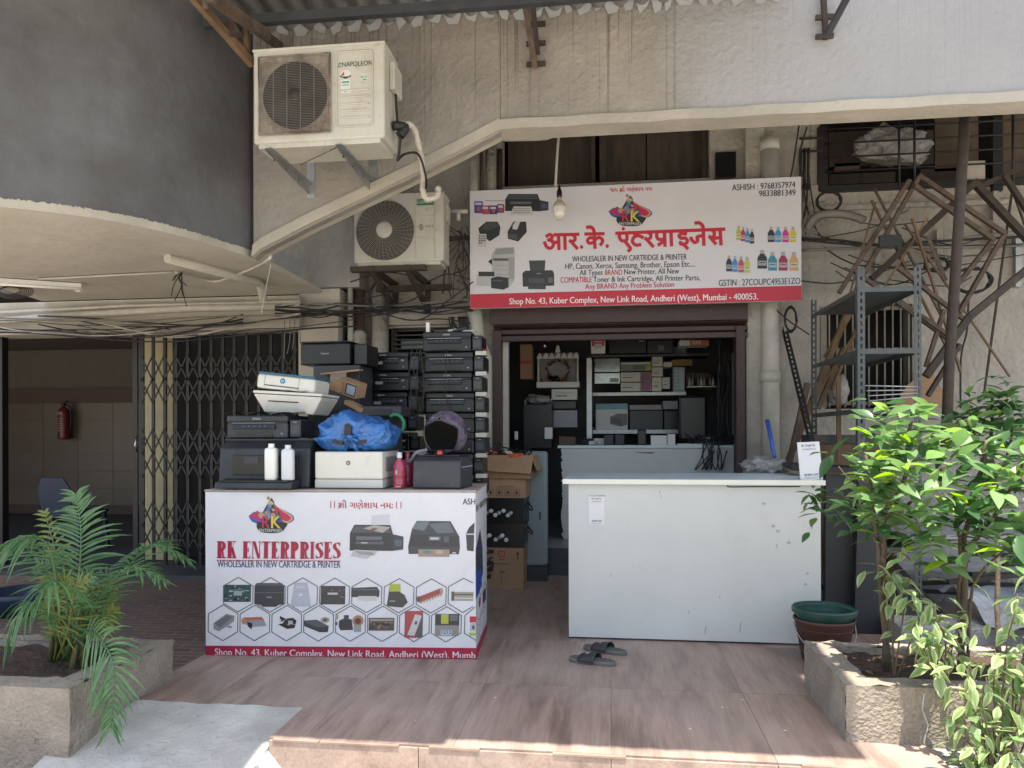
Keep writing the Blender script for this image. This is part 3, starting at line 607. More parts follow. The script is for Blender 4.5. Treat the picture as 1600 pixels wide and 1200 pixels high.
# roller shutter
rs = thing('roller_shutter', 'maroon roller shutter rolled up under the signboard with side guides', 'shutter', (0, YF-.15, 0))
zt2 = at(970, 478, YF-.1).z; zb2 = at(970, 523, YF-.1).z
k = 0; z = zb2
while z < 2.75:
    MB().prism([(YF-.10, z+.003), (YF-.125, z+.02), (YF-.125, z+.055), (YF-.10, z+.072), (YF-.085, z+.072), (YF-.085, z+.003)], SH0-.02, SH1+.02, axis='x').build('slat', M['maroon'], rs, world=True)
    z += .075
MB().box(SH0-.02, SH1+.02, YF-.14, YF-.09, zb2-.05, zb2).build('bottom_rail', M['maroon'], rs, world=True, bevel=.004)
for x0, x1 in ((at(772, 600, YF-.1).x, at(785, 600, YF-.1).x), (at(1149, 600, YF-.1).x, at(1163, 600, YF-.1).x)):
    MB().box(x0, x1, YF-.16, YF+.0, .0, zb2-.05+.1).build('guide', M['maroon'], rs, world=True, bevel=.004)
MB().box(at(770, 600, YF-.1).x, at(1166, 600, YF-.1).x, YF-.2, YF-.145, zb2+.10, zb2+.40).build('hood', M['maroon'], rs, world=True)
p = at(786, 530, YF-.02); q = at(795, 700, YF-.02)
single(MB().box(p.x, q.x, YF-.05, YF+.02, .26, p.z), 'door_jamb', M['pvc'], 'white painted door strip inside the left shutter guide', 'door frame')
single(MB().box(at(797, 530, YF).x, at(948, 530, YF).x, YF-.04, YF-.01, at(870, 531, YF).z, at(870, 527, YF).z), 'shutter_edge_strip', M['paper'], 'thin white strip just below the rolled shutter', 'strip')  # plain white painted strip along the shutter's lower edge

# canopy overhead
ca = thing('canopy', 'corrugated cement sheet canopy on steel purlins over the shop front', 'canopy', (0, 5.2, 4.1))
zc = at(600, 32, YW).z
def corr(x0, x1, y0, y1, z, name='sheet', rise=0.0):
    g = MB(); n = int((x1-x0)/.146*8)
    v = []; 
    for j in (0, 1):
        for i in range(n+1):
            x = x0 + (x1-x0)*i/n; v.append((x, y1 if j else y0, z + .024*math.cos(2*math.pi*x/.146) + (0 if j else rise)))
    g.add(v, [(i, i+1, n+1+i+1, n+1+i) for i in range(n)], 0, True)
    o = g.build(name, M['sheet'], ca, world=True, thick=.007); return o
edges = [(-4.6, -3.56, 2.1), (-3.6, -2.56, 1.75), (-2.6, -1.36, 1.75), (-1.40, -.56, 2.27), (-.6, .44, 2.335), (.40, 1.15, 2.335)]  # unseen front edges staggered to shape the sun's shadow line
for i, (a, b, y0) in enumerate(edges):
    corr(a, b, y0, YW-.002, zc + (.008 if i % 2 else 0), rise=.12)
# torn edge flashing where the sheets meet the wall
g = MB(); x = at(430, 45, YW).x
while x < 1.1:
    w = rnd.uniform(.06, .16); g.add([(x, YW-.012, zc+.02), (x+w, YW-.012, zc+.02), (x+w*.8, YW-.016, zc-.03-rnd.uniform(0, .05)), (x+w*.3, YW-.014, zc-.035-rnd.uniform(0, .06))], [(0,1,2,3)]); x += w
g.build('mortar_fillet', M['sheet'], ca, world=True)
def pbeam(a, b, w, d, m='steelblue', name='purlin'):
    return MB().bar(a, b, w, d).build(name, M[m], ca, world=True)
pbeam(at(322, 36, 4.75), at(815, 3, 4.75)+Vector((.0, 0, 0)), .05, .06)
pbeam(Vector((at(815, 3, 4.75).x, 4.75, at(815, 3, 4.75).z)), Vector((1.15, 4.75, at(815, 3, 4.75).z+.02)), .05, .06)
for yy in (3.9, 3.0): pbeam((-4.6, yy, zc-.03), (1.15, yy, zc-.03), .05, .06)
# left truss
pbeam(at(300, -10, 4.35), at(397, 100, 4.75), .045, .045, 'wood', 'brace')
pbeam(at(330, -6, 4.2), at(420, 55, 4.75), .05, .06, 'rust', 'rafter')
pbeam(at(322, -20, 4.3), at(322, 12, 4.35), .03, .03, 'rust', 'strut')
pbeam(at(362, 35, 4.6), at(372, 55, 4.6), .07, .07, 'rustdark', 'block')
pbeam(at(386, 38, 4.7), at(388, 80, 4.72), .03, .03, 'wood', 'strut')
pbeam(at(380, 30, 4.75), at(440, 72, 5.2), .045, .05, 'rust', 'rafter')
# wall brackets hanging from the canopy
for (xa, ya, xb, yb, arm) in ((818, -20, 838, 106, None), (1287, -30, 1292, 62, (1335, -20))):
    br = thing('canopy_bracket', 'rusty bracket with cross pins hanging on the wall right of the upper air conditioner' if arm is None else 'black steel bracket with slanting arm at top right of the wall', 'bracket', at(xb, yb, YW-.03))
    if arm is None:
        MB().bar(at(xa, ya, YW-.4), at(xb, yb, YW-.03), .035, .03).build('rod', M['rust'], br, world=True)
        MB().bar(at(xa+14, ya, YW-.2), at(xb+4, yb-20, YW-.02), .03, .02).build('rod', M['rustdark'], br, world=True)
        for yy in (38, 68, 100): MB().bar(at(xb-14, yy+1, YW-.03), at(xb+16, yy-1, YW-.03), .022, .03).build('pin', M['rustdark'], br, world=True)
    else:
        MB().bar(at(xa, ya, YW-.03), at(xb, yb, YW-.03), .035, .03).build('rod', M['rustdark'], br, world=True)
        MB().bar(at(arm[0], arm[1], YW-.35), at(xb+2, yb-6, YW-.03), .035, .03).build('arm', M['steelblue'], br, world=True)
        for yy in (28, 58): MB().bar(at(xb-16, yy+1, YW-.03), at(xb+12, yy-1, YW-.03), .022, .03).build('pin', M['rustdark'], br, world=True)
# added unseen slab, well above the frame, put there to shade the right-hand part
ch = MB().box(1.10, 7.0, 2.96, 5.40, 6.6, 6.75); single(ch, 'added_shade_slab', M['whitewall'], 'unseen concrete slab added above the frame to shade the right side', 'sunshade')
ch = MB().box(-7, 7.0, 4.2, 5.40, 7.5, 12); single(ch, 'upper_storeys', M['stairwall'], 'plain upper storeys of the building above the canopy', 'building')
# ================================================================== SHOP SIGN
RED = (.50, .012, .035); INK = (.03, .03, .04); NAVY = (.05, .05, .13); WH = (.60, .58, .60)
a = at(735, 485, 6.85); b = at(1253, 468, 6.85); c = at(735, 300, 6.85); d = at(1250, 275, 6.85)
zlo, zhi = (a.z+b.z)/2, (c.z+d.z)/2
SW, SH_ = b.x-a.x, zhi-zlo
sg = thing('shop_sign', 'wide white flex signboard with red Hindi shop name and red address band', 'signboard', ((a.x+b.x)/2, 6.85, zlo))
def SF(x, y):
    tp = 413 - 71*(x-92)/1430; bt = 925 - 47*(x-92)/1430
    u = (x-92)/1431; u = u*(1 + .03*(1-u)); v = 1-(y-tp)/(bt-tp)
    return ((u-.5)*SW, v*SH_)
MB().box(-SW/2, SW/2, 0, .05, 0, SH_).build('board', M['paper'] if False else mat('sign_flex', WH, .38, var=.06, vscale=2, bump=.5, bdist=.03, bscale=2.2), sg, bevel=.003)
for (q0, q1) in (((-SW/2+.1, .06, .1), (-SW/2+.1, .33, .1)), ((SW/2-.1, .06, .1), (SW/2-.1, .33, .1)), ((-SW/2+.1, .06, SH_-.1), (-SW/2+.1, .33, SH_-.1)), ((SW/2-.1, .06, SH_-.1), (SW/2-.1, .33, SH_-.1))):
    MB().bar(q0, q1, .03).build('stay', M['steelblue'], sg)
f = Flat(lambda x, y: (x, y))
f.rect(-SW/2+.002, .002, SW/2-.002, SH_*.122, RED); f.build('red_band', sg)
def txt(body, x0, y0, x1, y1, h, c, bold=0.0, name='lettering', FN=SF, par=None, base=.0022):
    f = Flat(FN, base); yb = y0
    f.text(body, x0, y0, x1, h, c, bold, drop=y1-y0); return f.build(name, par or sg)
px2 = SW/1431
txt('Shop No. 43, Kuber Complex, New Link Road, Andheri (West), Mumbai - 400053.', 265, 905, 1338, 874, 22*px2, (.8, .75, .75), .006)
txt('WHOLESALER IN NEW CARTRIDGE & PRINTER', 540, 718, 1035, 704, 20*px2, INK, .008)
txt('HP, Canon, Xerox, Samsung, Brother, Epson Etc....', 510, 750, 1070, 734, 20*px2, INK, .006)
txt('All Types', 573, 776, 672, 773, 19*px2, INK, .006); txt('BRAND', 683, 774, 757, 772, 19*px2, RED, .01); txt('New Printer, All New', 766, 771, 1002, 765, 19*px2, INK, .006)
txt('COMPATIBLE', 490, 809, 625, 806, 20*px2, RED, .01); txt('Toner & Ink Cartridge, All Printer Parts,', 632, 805, 1092, 793, 19*px2, INK, .006)
txt('Any BRAND Any Problem Solution', 597, 836, 980, 823, 19*px2, RED, .008)
txt('ASHISH : 9768357974', 1229, 405, 1497, 390, 21*px2, INK, .006)
txt('9833881349', 1343, 430, 1498, 424, 21*px2, INK, .006)
txt('GSTIN : 27COUPC4953E1ZO', 1172, 818, 1517, 806, 22*px2, INK, .004)
# Hindi name as brush strokes following the letter shapes (zoomed sign coordinates, 5x of the photo)
def HN(x, y):    # coordinates read from the second enlargement (5x from 840,280)
    X = 840 + x/5.0; Y = 280 + y/5.0
    return SF((X-700)*2.7586, (Y-150)*2.76)
SWT = .030
def stroke(f, pts, w=SWT, sm=True):
    q = [(p.x, p.y) for p in smoothpath([(x, y, 0) for x, y in pts], 5)] if sm and len(pts) > 2 else pts
    f.line(q, w, RED)
f = Flat(HN, .002, .00003)
# aa
stroke(f, [(78, 452), (100, 438), (120, 448), (118, 468), (92, 482)]); stroke(f, [(92, 480), (125, 490), (132, 520), (110, 545), (80, 535), (62, 500)]); stroke(f, [(122, 495), (150, 500), (172, 488)])
stroke(f, [(172, 440), (176, 552)], sm=False); stroke(f, [(222, 437), (225, 550)], sm=False); stroke(f, [(140, 440), (330, 434)], sm=False)
# ra
stroke(f, [(280, 438), (300, 450), (302, 478), (278, 492), (262, 485)]); stroke(f, [(268, 487), (320, 545)], sm=False)
f.ell(355, 533, 14, 15, RED)
# ke
stroke(f, [(384, 432), (528, 428)], sm=False); stroke(f, [(455, 430), (460, 540)], sm=False); stroke(f, [(458, 470), (425, 460), (402, 478), (412, 502), (440, 500), (458, 485)]); stroke(f, [(458, 478), (490, 458), (516, 472), (518, 495), (504, 515)])
stroke(f, [(398, 380), (425, 376), (448, 395), (456, 430)])
f.ell(556, 525, 14, 15, RED)
# e + anusvara
stroke(f, [(628, 424), (1468, 386)], sm=False); f.ell(683, 388, 13, 14, RED)
stroke(f, [(655, 425), (652, 455), (672, 482), (705, 478), (712, 455), (708, 424)]); stroke(f, [(695, 485), (722, 520), (738, 545), (722, 562)])
# tta
stroke(f, [(772, 420), (775, 448)], sm=False); stroke(f, [(835, 455), (800, 442), (765, 456), (755, 490), (780, 515), (815, 512)])
# ra
stroke(f, [(875, 415), (895, 428), (896, 455), (872, 470), (856, 463)]); stroke(f, [(862, 466), (915, 525)], sm=False)
# praa
stroke(f, [(945, 412), (945, 450), (962, 470), (1000, 468)]); stroke(f, [(1004, 410), (1008, 520)], sm=False); stroke(f, [(1006, 478), (958, 512)], sm=False); stroke(f, [(1055, 408), (1059, 516)], sm=False)
# i
stroke(f, [(1130, 404), (1132, 425)], sm=False); stroke(f, [(1172, 425), (1135, 424), (1118, 442), (1135, 460), (1165, 458), (1182, 480), (1165, 503), (1128, 505)]); stroke(f, [(1124, 492), (1145, 505), (1165, 520), (1182, 540)])
# je
stroke(f, [(1306, 398), (1310, 510)], sm=False); stroke(f, [(1308, 440), (1275, 442), (1258, 452), (1262, 478), (1240, 492), (1215, 470), (1210, 455)]); stroke(f, [(1245, 340), (1275, 338), (1300, 360), (1306, 398)])
# sa
stroke(f, [(1375, 394), (1390, 410), (1388, 440), (1365, 452), (1352, 445)]); stroke(f, [(1358, 448), (1400, 500)], sm=False); stroke(f, [(1372, 462), (1440, 450)], sm=False); stroke(f, [(1436, 390), (1442, 505)], sm=False)
f.build('hindi_lettering', sg)
f = Flat(SF, .0022); f.text('જય શી ગણેશાય નમઃ', 705, 415, 890, 15*px2, RED, .006, drop=-8); f.line([(757, 405), (749, 414)], .006, RED); f.build('gujarati_lettering', sg)
# emblem: two embracing figures over a rainbow swoosh with the initials
def emblem(par, F, s, base=.002):     # F maps unit coords (x -1..1, y -1..1)
    f = Flat(lambda x, y: F(x, y), base, .00022)
    def cr(p, n=5): return [(q.x, q.y) for q in smoothpath([(x, y, 0) for x, y in p + [p[0]]], n)][:-1]
    f.poly(cr([(-1, .0), (-.75, .22), (-.5, .1), (-.1, .55), (0, .98), (.15, .6), (.5, .35), (.9, .1), (1.0, -.15), (.8, -.35), (.55, -.35), (.3, -.55), (-.3, -.55), (-.55, -.42), (-.85, -.28)]), (.02, .10, .32))
    f.poly(cr([(.95, -.12), (.85, .08), (.5, .32), (.2, .55), (.3, .15), (.55, -.3), (.8, -.3)]), (.62, .35, .08))
    f.poly(cr([(.88, -.1), (.78, .06), (.45, .3), (.2, .5), (.25, .1), (.5, -.2), (.75, -.25)]), (.45, .02, .09))
    f.poly(cr([(-.95, .02), (-.8, .16), (-.55, -.02), (-.2, -.1), (-.3, -.28), (-.7, -.2)]), (.5, .03, .06))
    f.poly(cr([(-.9, .0), (-.6, -.1), (-.2, -.22), (-.35, -.3), (-.75, -.2)]), (.35, .02, .25))
    f.poly(cr([(-.62, -.32), (.62, -.32), (.62, -.62), (.35, -.86), (-.35, -.86), (-.62, -.62)]), (.02, .02, .025))
    f.poly(cr([(-.4, .15), (-.18, .65), (-.1, .8), (0, .92), (.12, .75), (.1, .5), (.3, .3), (.42, .0), (.3, -.25), (-.4, -.25)]), (.03, .035, .04))
    f.ell(-.14, .95, .07, .09, (.25, .24, .13)); f.poly(cr([(-.2, .62), (-.12, .8), (.05, .78), (.08, .62)]), (.5, .36, .1))
    f.ell(-.07, .54, .085, .11, (.16, .22, .40)); f.ell(.1, .36, .08, .10, (.45, .25, .19)); f.poly(cr([(-.17, .5), (-.2, .3), (-.02, .34), (0, .46)]), (.10, .13, .22)); f.poly(cr([(.02, .42), (.1, .49), (.2, .42), (.17, .36), (.08, .42)]), (.05, .02, .02)); f.poly(cr([(.1, .5), (.25, .4), (.3, .1), (.2, .15), (.2, .35)]), (.5, .05, .05))
    f.poly(cr([(-.3, .25), (-.12, .33), (.0, .1), (-.05, -.15), (-.28, -.1)]), (.16, .18, .26)); [f.ell(-.2+.03*k*(-1)**k, .2-.06*k, .03, .02, (.5, .4, .2), 8) for k in range(5)]; f.poly(cr([(-.58, .1), (-.45, .22), (-.3, .1), (-.35, -.12), (-.5, -.08)]), (.42, .27, .15))
    f.poly(cr([(.0, .15), (.15, .18), (.2, -.1), (.05, -.2)]), (.45, .2, .16)); f.poly(cr([(.22, .15), (.42, .05), (.4, -.12), (.2, -.1)]), (.03, .14, .11)); f.poly(cr([(-.7, .2), (-.6, .28), (-.5, .15), (-.62, .08)]), (.35, .05, .06))
    k = abs(F(0, 1)[1] - F(0, 0)[1])
    f.text('R', -.38, -.62, -.06, k*.52, (.45, .03, .06), .03); f.text('K', .02, -.62, .42, k*.52, (.60, .48, .08), .03)
    f.text('ENTERPRISES', -.5, -.82, .5, k*.13, (.55, .55, .5), .01)
    return f.build('emblem', par)
emblem(sg, lambda x, y: SF(793 + x*94, 498 - y*72), 1)
# ---- printed pictures
def pr_black(f, x, y, w, h, tray=True, c=(.025, .027, .032), c2=(.06, .065, .075), tank=False, sky=False):
    f.poly([(x, y+h*.28), (x+w*.08, y), (x+w*.75, y), (x+w*.8, y+h*.28), (x+w*.8, y+h*.85), (x, y+h*.85)], c)
    f.poly([(x+w*.02, y+h*.26), (x+w*.1, y+h*.04), (x+w*.73, y+h*.04), (x+w*.78, y+h*.26)], c2)
    f.rect(x+w*.12, y+h*.38, x+w*.6, y+h*.5, (.11, .12, .13))
    if tank: f.poly([(x+w*.8, y+h*.3), (x+w, y+h*.38), (x+w, y+h*.8), (x+w*.8, y+h*.85)], (.04, .045, .055)); f.rect(x+w*.84, y+h*.48, x+w*.97, y+h*.7, (.07, .10, .13))
    if tray:
        f.poly([(x+w*.2, y+h*.62), (x+w*.6, y+h*.62), (x+w*.66, y+h*1.05), (x+w*.1, y+h*1.05)], (.5, .5, .5))
        for k in range(3): f.line([(x+w*.18, y+h*(.72+.1*k)), (x+w*.58, y+h*(.72+.1*k))], .004, (.12, .12, .12))
def bottle(f, x, y, w, h, c, cap=(.35, .35, .35), lab=None):
    f.rect(x+w*.28, y, x+w*.72, y+h*.22, cap); f.poly([(x+w*.3, y+h*.2), (x+w*.7, y+h*.2), (x+w*.98, y+h*.42), (x+w*.98, y+h), (x+w*.02, y+h), (x+w*.02, y+h*.42)], c)
    f.rect(x+w*.08, y+h*.58, x+w*.92, y+h*.84, lab or tuple(min(1, q*.5+.3) for q in c)); f.rect(x+w*.2, y+h*.66, x+w*.8, y+h*.7, (.03,.03,.03))
f = Flat(SF, .002)
pr_black(f, 248, 425, 190, 88, tank=True); f.build('printer_picture', sg)
f = Flat(SF, .002)
for x, y, w, h, c in ((112, 458, 38, 52, (.06, .08, .28)), (145, 476, 34, 38, (.40, .05, .08)), (180, 476, 34, 38, (.03, .05, .2)), (214, 470, 30, 38, (.22, .05, .08))):
    f.rect(x, y, x+w, y+h, c); f.rect(x+4, y+6, x+w-6, y+16, (.5, .5, .55)); f.ell(x+w*.5, y+h*.65, w*.25, h*.2, (.3, .12, .08))
f.rect(160, 455, 243, 457, (.1, .1, .1)); f.build('cartridge_picture', sg)
f = Flat(SF, .002); f.poly([(130, 575), (165, 546), (215, 546), (227, 570), (222, 605), (180, 632), (135, 600)], (.025, .035, .035)); f.poly([(140, 580), (168, 550), (212, 550), (222, 565), (175, 585)], (.06, .07, .07)); f.rect(128, 600, 165, 655, (.5, .5, .5)); [f.rect(132+8*(k % 4), 606+10*(k//4), 137+8*(k % 4), 612+10*(k//4), (.05, .05, .05)) for k in range(14)]
f.build('printer_picture', sg)
f = Flat(SF, .002); f.poly([(258, 590), (285, 545), (340, 545), (343, 590), (305, 632), (260, 620)], (.03, .032, .035)); f.poly([(282, 560), (295, 543), (315, 545), (300, 580), (280, 578)], (.5, .5, .5)); f.poly([(262, 598), (300, 600), (302, 628), (262, 617)], (.07, .07, .075)); f.build('printer_picture', sg)
f = Flat(SF, .002)
f.poly([(188, 690), (205, 660), (288, 655), (290, 690), (288, 800), (262, 835), (190, 830)], (.40, .40, .41)); f.poly([(200, 690), (210, 664), (284, 658), (286, 685)], (.25, .26, .27)); f.rect(195, 705, 262, 716, (.09, .09, .1)); f.rect(262, 700, 288, 795, (.30, .30, .31))
for yy in (735, 755, 775): f.rect(195, yy, 262, yy+1.5, (.2, .2, .2))
f.rect(122, 778, 185, 826, (.45, .45, .45)); f.rect(130, 764, 200, 784, (.03, .03, .035)); f.poly([(172, 720), (190, 706), (190, 735)], (.02, .02, .02)); f.build('copier_picture', sg)
f = Flat(SF, .0045); f.poly([(185, 792), (215, 784), (262, 790), (262, 830), (240, 842), (186, 835)], (.02, .022, .025)); f.rect(192, 800, 236, 806, (.08, .08, .09)); f.build('printer_picture', sg)
f = Flat(SF, .002); f.poly([(352, 714), (424, 712), (420, 765), (358, 768)], (.045, .045, .05)); f.poly([(323, 770), (335, 758), (455, 755), (462, 770), (462, 822), (325, 828)], (.028, .028, .032)); f.rect(350, 790, 420, 812, (.06, .06, .065)); f.rect(348, 822, 425, 838, (.04, .04, .045)); f.rect(385, 768, 405, 772, (.2, .2, .2)); f.rect(436, 786, 456, 810, (.10, .10, .11)); f.build('printer_picture', sg)
sets = [((1247, 556, 21, 68), [(.42, .40, .04), (.40, .03, .12), (.03, .22, .42), (.03, .03, .035)], 19, 5), ((1380, 560, 30, 72), [(.02, .02, .025), (.03, .25, .45), (.5, .02, .2), (.5, .45, .03)], 31, 0), ((1203, 685, 26, 75), [(.02, .02, .03), (.03, .22, .5), (.45, .05, .08), (.45, .5, .05)], 26, 2), ((1336, 660, 42, 88), [(.02, .015, .02), (.02, .22, .27), (.28, .02, .07), (.50, .33, .12)], 45, 0)]
for (x, y, w, h), cs, dx, dy in sets:
    f = Flat(SF, .002)
    for k, c in enumerate(cs): bottle(f, x+dx*k, y+dy*k + (8 if k and w > 40 else 0), w*(1 if k == 0 else .92), h*(.92), c)
    f.build('ink_bottles_picture', sg)

# hanging bulb in front of the sign
p = at(875, 330, 6.55)
bl = thing('light_bulb', 'unlit frosted bulb hanging on a black holder in front of the signboard', 'light bulb', p)
MB().lathe([(.001, -.075), (.03, -.07), (.05, -.045), (.056, -.01), (.056, .03)], 24).build('diffuser', M['glassbulb'], bl)
MB().lathe([(.0565, .03), (.054, .05), (.036, .078), (.02, .085), (.018, .12)], 24).build('bulb_neck', mat('bulb_base_plastic', (.5, .43, .32), .3), bl)
MB().lathe([(.018, .11), (.024, .125), (.024, .165), (.012, .19), (.008, .215), (.001, .216)], 16).build('holder', M['glossy'], bl)
MB().tube([(0, 0, .21), (.002, 0, .4), (.0, .05, .8), (.01, .1, 1.05)], .004).build('wire', M['cable'], bl)
single(MB().tube(smoothpath([at(877, 175, 6.55), at(872, 240, 6.55), at(869, 292, 6.6)]), .012), 'conduit', M['pvc'], 'thin dirty conduit dropping to the hanging bulb', 'pipe')
single(MB().tube(smoothpath([at(790, 218, 6.3), at(856, 216, 6.3), at(858, 207, 6.3)], 4), .016), 'pipe', M['pvc'], 'short cream elbow pipe under the beam corner above the signboard', 'pipe')

# ================================================================== BANNER COUNTER (left)
LB = gd(320, 1022); RB = gd(743, 1030)
BW = (RB-LB).xy.length; brz = math.atan2(RB.y-LB.y, RB.x-LB.x)
BH = at(530, 768, (LB.y+RB.y)/2).z - .0
bc = thing('banner_counter', 'counter table wrapped in a printed white vinyl banner with hexagon pictures', 'counter', LB, brz)
def BF(x, y):     # zoom2 coordinates -> local
    xl = 25 + 13*(y-110)/875; xr_ = 1475 + 30*(y-97)/913; u = (x-xl)/(xr_-xl)
    tp = 110 - 13*u; bt = 985 + 25*u; v = 1-(y-tp)/(bt-tp)
    return (u*(1+.02*(1-u))*BW, v*BH)
vin = mat('banner_vinyl', (.62, .615, .64), .38, var=.05, vscale=4, bump=.0)
# slightly rippled vinyl skin
def rip(u, v): return -.0025*math.sin(u*19+v*7) * math.sin(v*9-u*4)
g = MB(); g.box(.006, BW-.006, .008, .64, .03, BH-.03); g.build('carcass', M['wood'], bc)
nt = vin.node_tree; b_ = nt.nodes['Principled BSDF']
tcn = nt.nodes.new('ShaderNodeTexCoord'); mpn = nt.nodes.new('ShaderNodeMapping'); mpn.inputs['Rotation'].default_value = (0, R(52), 0); mp2n = nt.nodes.new('ShaderNodeMapping'); mp2n.inputs['Scale'].default_value = (1.0, 1, 5.5)
nzn = nt.nodes.new('ShaderNodeTexNoise'); nzn.inputs['Scale'].default_value = 1.6; nzn.inputs['Detail'].default_value = 2; nt.links.new(tcn.outputs['Object'], mpn.inputs[0]); nt.links.new(mpn.outputs[0], mp2n.inputs[0]); nt.links.new(mp2n.outputs[0], nzn.inputs['Vector'])
bpn = nt.nodes.new('ShaderNodeBump'); bpn.inputs['Strength'].default_value = .6; bpn.inputs['Distance'].default_value = .03; nt.links.new(nzn.outputs['Fac'], bpn.inputs['Height']); nt.links.new(bpn.outputs[0], b_.inputs['Normal'])
g = MB(); g.box(0, BW, 0, .65, .006, BH); g.build('banner', vin, bc, bevel=.006)
g = MB(); g.box(-.004, BW+.004, -.004, .655, BH+.001, BH+.012); g.build('top_board', mat('counter_top_board', (.40, .33, .30), .6, var=.25, spots=[(8, .6, .7, (.55, .5, .47), .5)]), bc, bevel=.003)
# painting
BRED = (.36, .012, .045)
f = Flat(BF, .0015); f.poly([(36, 935), (1508, 948), (1505, 1009), (40, 984)], BRED); f.build('red_band', bc)
def SFB(x, y): return (x, y)
f = Flat(BF, .0022, .0001); f.text('Shop No. 43, Kuber Complex, New Link Road, Andheri (West), Mumb', 90, 987, 1500, 30*BW/1460, (.66, .6, .62), .008, drop=20)
f.build('address_lettering', bc)
f = Flat(BF, .003); f.poly([(38, 983), (1505, 1003), (1505, 1011), (39, 988)], (.25, .01, .03)); f.build('bottom_hem', bc)
# RK ENTERPRISES in condensed slab serifs
GL = {  # unit boxes: width, list of polygons (x 0..1, y 0..1)
 'I': (.5, [[(.2,0),(.8,0),(.8,1),(.2,1)], [(0,0),(1,0),(1,.06),(0,.06)], [(0,.94),(1,.94),(1,1),(0,1)]]),
}
def slab(f, s, x0, x1, y0, y1, c):
    wd = {'R': 1.0, 'K': 1.0, 'E': .86, 'N': 1.0, 'T': .92, 'P': .92, 'I': .5, 'S': .82, ' ': .5}
    tot = sum(wd[ch] for ch in s) + .1*(len(s)-1); k = (x1-x0)/tot; x = x0; H_ = y1-y0
    def P(pts, lay=False): f.poly([(x + px_*w, y1 - py_*H_) for px_, py_ in pts], c, lay)
    def arc(cx_, cy_, rx, ry, a0, a1, t, n=10):
        for i in range(n):
            q0 = R(a0+(a1-a0)*i/n); q1 = R(a0+(a1-a0)*(i+1)/n)
            P([(cx_+rx*math.cos(q0), cy_+ry*math.sin(q0)), (cx_+rx*math.cos(q1), cy_+ry*math.sin(q1)), (cx_+(rx-t)*math.cos(q1), cy_+(ry-t*.35)*math.sin(q1)), (cx_+(rx-t)*math.cos(q0), cy_+(ry-t*.35)*math.sin(q0))])
    for ch in s:
        w = wd[ch]*k; f.lay()
        st = .44/ (wd[ch] if ch != 'I' else .55)
        def stem(a, b=None): P([(a,0),(a+st,0),(a+st,1),(a,1)])
        def ser(a, b, y): P([(a, y), (b, y), (b, y+.05), (a, y+.05)])
        if ch in 'RPEK': stem(.08); ser(0, .08+st+.08, 0) if ch != 'E' else None; ser(0, .08+st+.05, .95)
        if ch in 'RP':
            P([(.08+st,.92),(.55,.92),(.55,1),(.08+st,1)]); P([(.08+st,.44),(.55,.44),(.55,.52),(.08+st,.52)]); f.lay(); arc(.52, .72, .46, .28, -90, 90, st*.85)
            if ch == 'R': f.lay(); P([(.52,.48),(.72,.44),(.80,.1),(1.0,.06),(.98,0),(.62,0)])
        if ch == 'K':
            f.lay(); P([(.40,.42),(.48,.56),(.82,.95),(.74,.95)]); ser(.62, 1.0, .95); P([(.46,.56),(.66,.68),(1.0,.04),(.66,.04)]); f.lay(); ser(.55, 1.04, 0)
        if ch == 'E':
            f.lay(); P([(.08,0),(.95,0),(.98,.25),(.86,.06),(.08,.06)]); P([(.08,1),(.95,1),(.98,.78),(.86,.94),(.08,.94)]); P([(.3,.47),(.72,.47),(.72,.53),(.3,.53)]); P([(.66,.38),(.76,.38),(.76,.62),(.66,.62)]); ser(0, .1, 0)
        if ch == 'N':
            P([(.1,0),(.18,0),(.18,1),(.1,1)]); P([(.84,0),(.92,0),(.92,1),(.84,1)]); f.lay(); P([(.1,1),(.42,1),(.92,0),(.64,0)]); f.lay(); ser(0, .3, 0); ser(0, .3, .95); ser(.72, 1.0, .95)
        if ch == 'T':
            P([(.5-st/2,0),(.5+st/2,0),(.5+st/2,.94),(.5-st/2,.94)]); P([(0,1),(1,1),(1,.74),(.92,.94),(.08,.94),(0,.74)]); f.lay(); ser(.2, .8, 0)
        if ch == 'I': P([(.18,0),(.82,0),(.82,1),(.18,1)]); f.lay(); ser(0, 1, 0); ser(0, 1, .95)
        if ch == 'S':
            f.lay(); q = [(.86,.84),(.7,.93),(.45,.95),(.22,.84),(.25,.66),(.5,.54),(.74,.40),(.8,.2),(.6,.06),(.35,.05),(.12,.14)]
            pth = smoothpath([(a_, b_, 0) for a_, b_ in q], 4)
            for i in range(len(pth)-1):
                t0, t1 = i/len(pth), (i+1)/len(pth); w0 = .14+.36*math.sin(math.pi*t0); w1 = .14+.36*math.sin(math.pi*t1)
                A, B = pth[i], pth[i+1]; P([(A.x-w0/2, A.y-.02), (B.x-w1/2, B.y-.02), (B.x+w1/2, B.y+.02), (A.x+w0/2, A.y+.02)])
            f.lay(); P([(.84,.74),(.94,.74),(.94,1),(.84,.92)]); P([(.04,.26),(.12,.24),(.14,.08),(.04,0)])
        x += w + .1*k
f = Flat(BF, .002, .00005); slab(f, 'RK ENTERPRISES', 93, 760, 374, 466, BRED); f.build('name_lettering', bc)
f = Flat(BF, .002); f.rect(93, 475, 762, 478.5, BRED); f.build('rule', bc)
f = Flat(BF, .002, .0001); f.text('WHOLESALER IN NEW CARTRIDGE & PRINTER', 98, 514, 760, 29*BW/1460, NAVY, .014, drop=0); f.build('lettering', bc)
f = Flat(BF, .002, .0001); f.text('શી ગણેશાય નમઃ', 742, 190, 1035, 27*BW/1460, BRED, .006, drop=0); f.line([(757, 176), (744, 191)], .006, BRED)
for x in (700, 720, 1052, 1076): f.rect(x, 152, x+4, 190, BRED)
f.build('gujarati_lettering', bc)
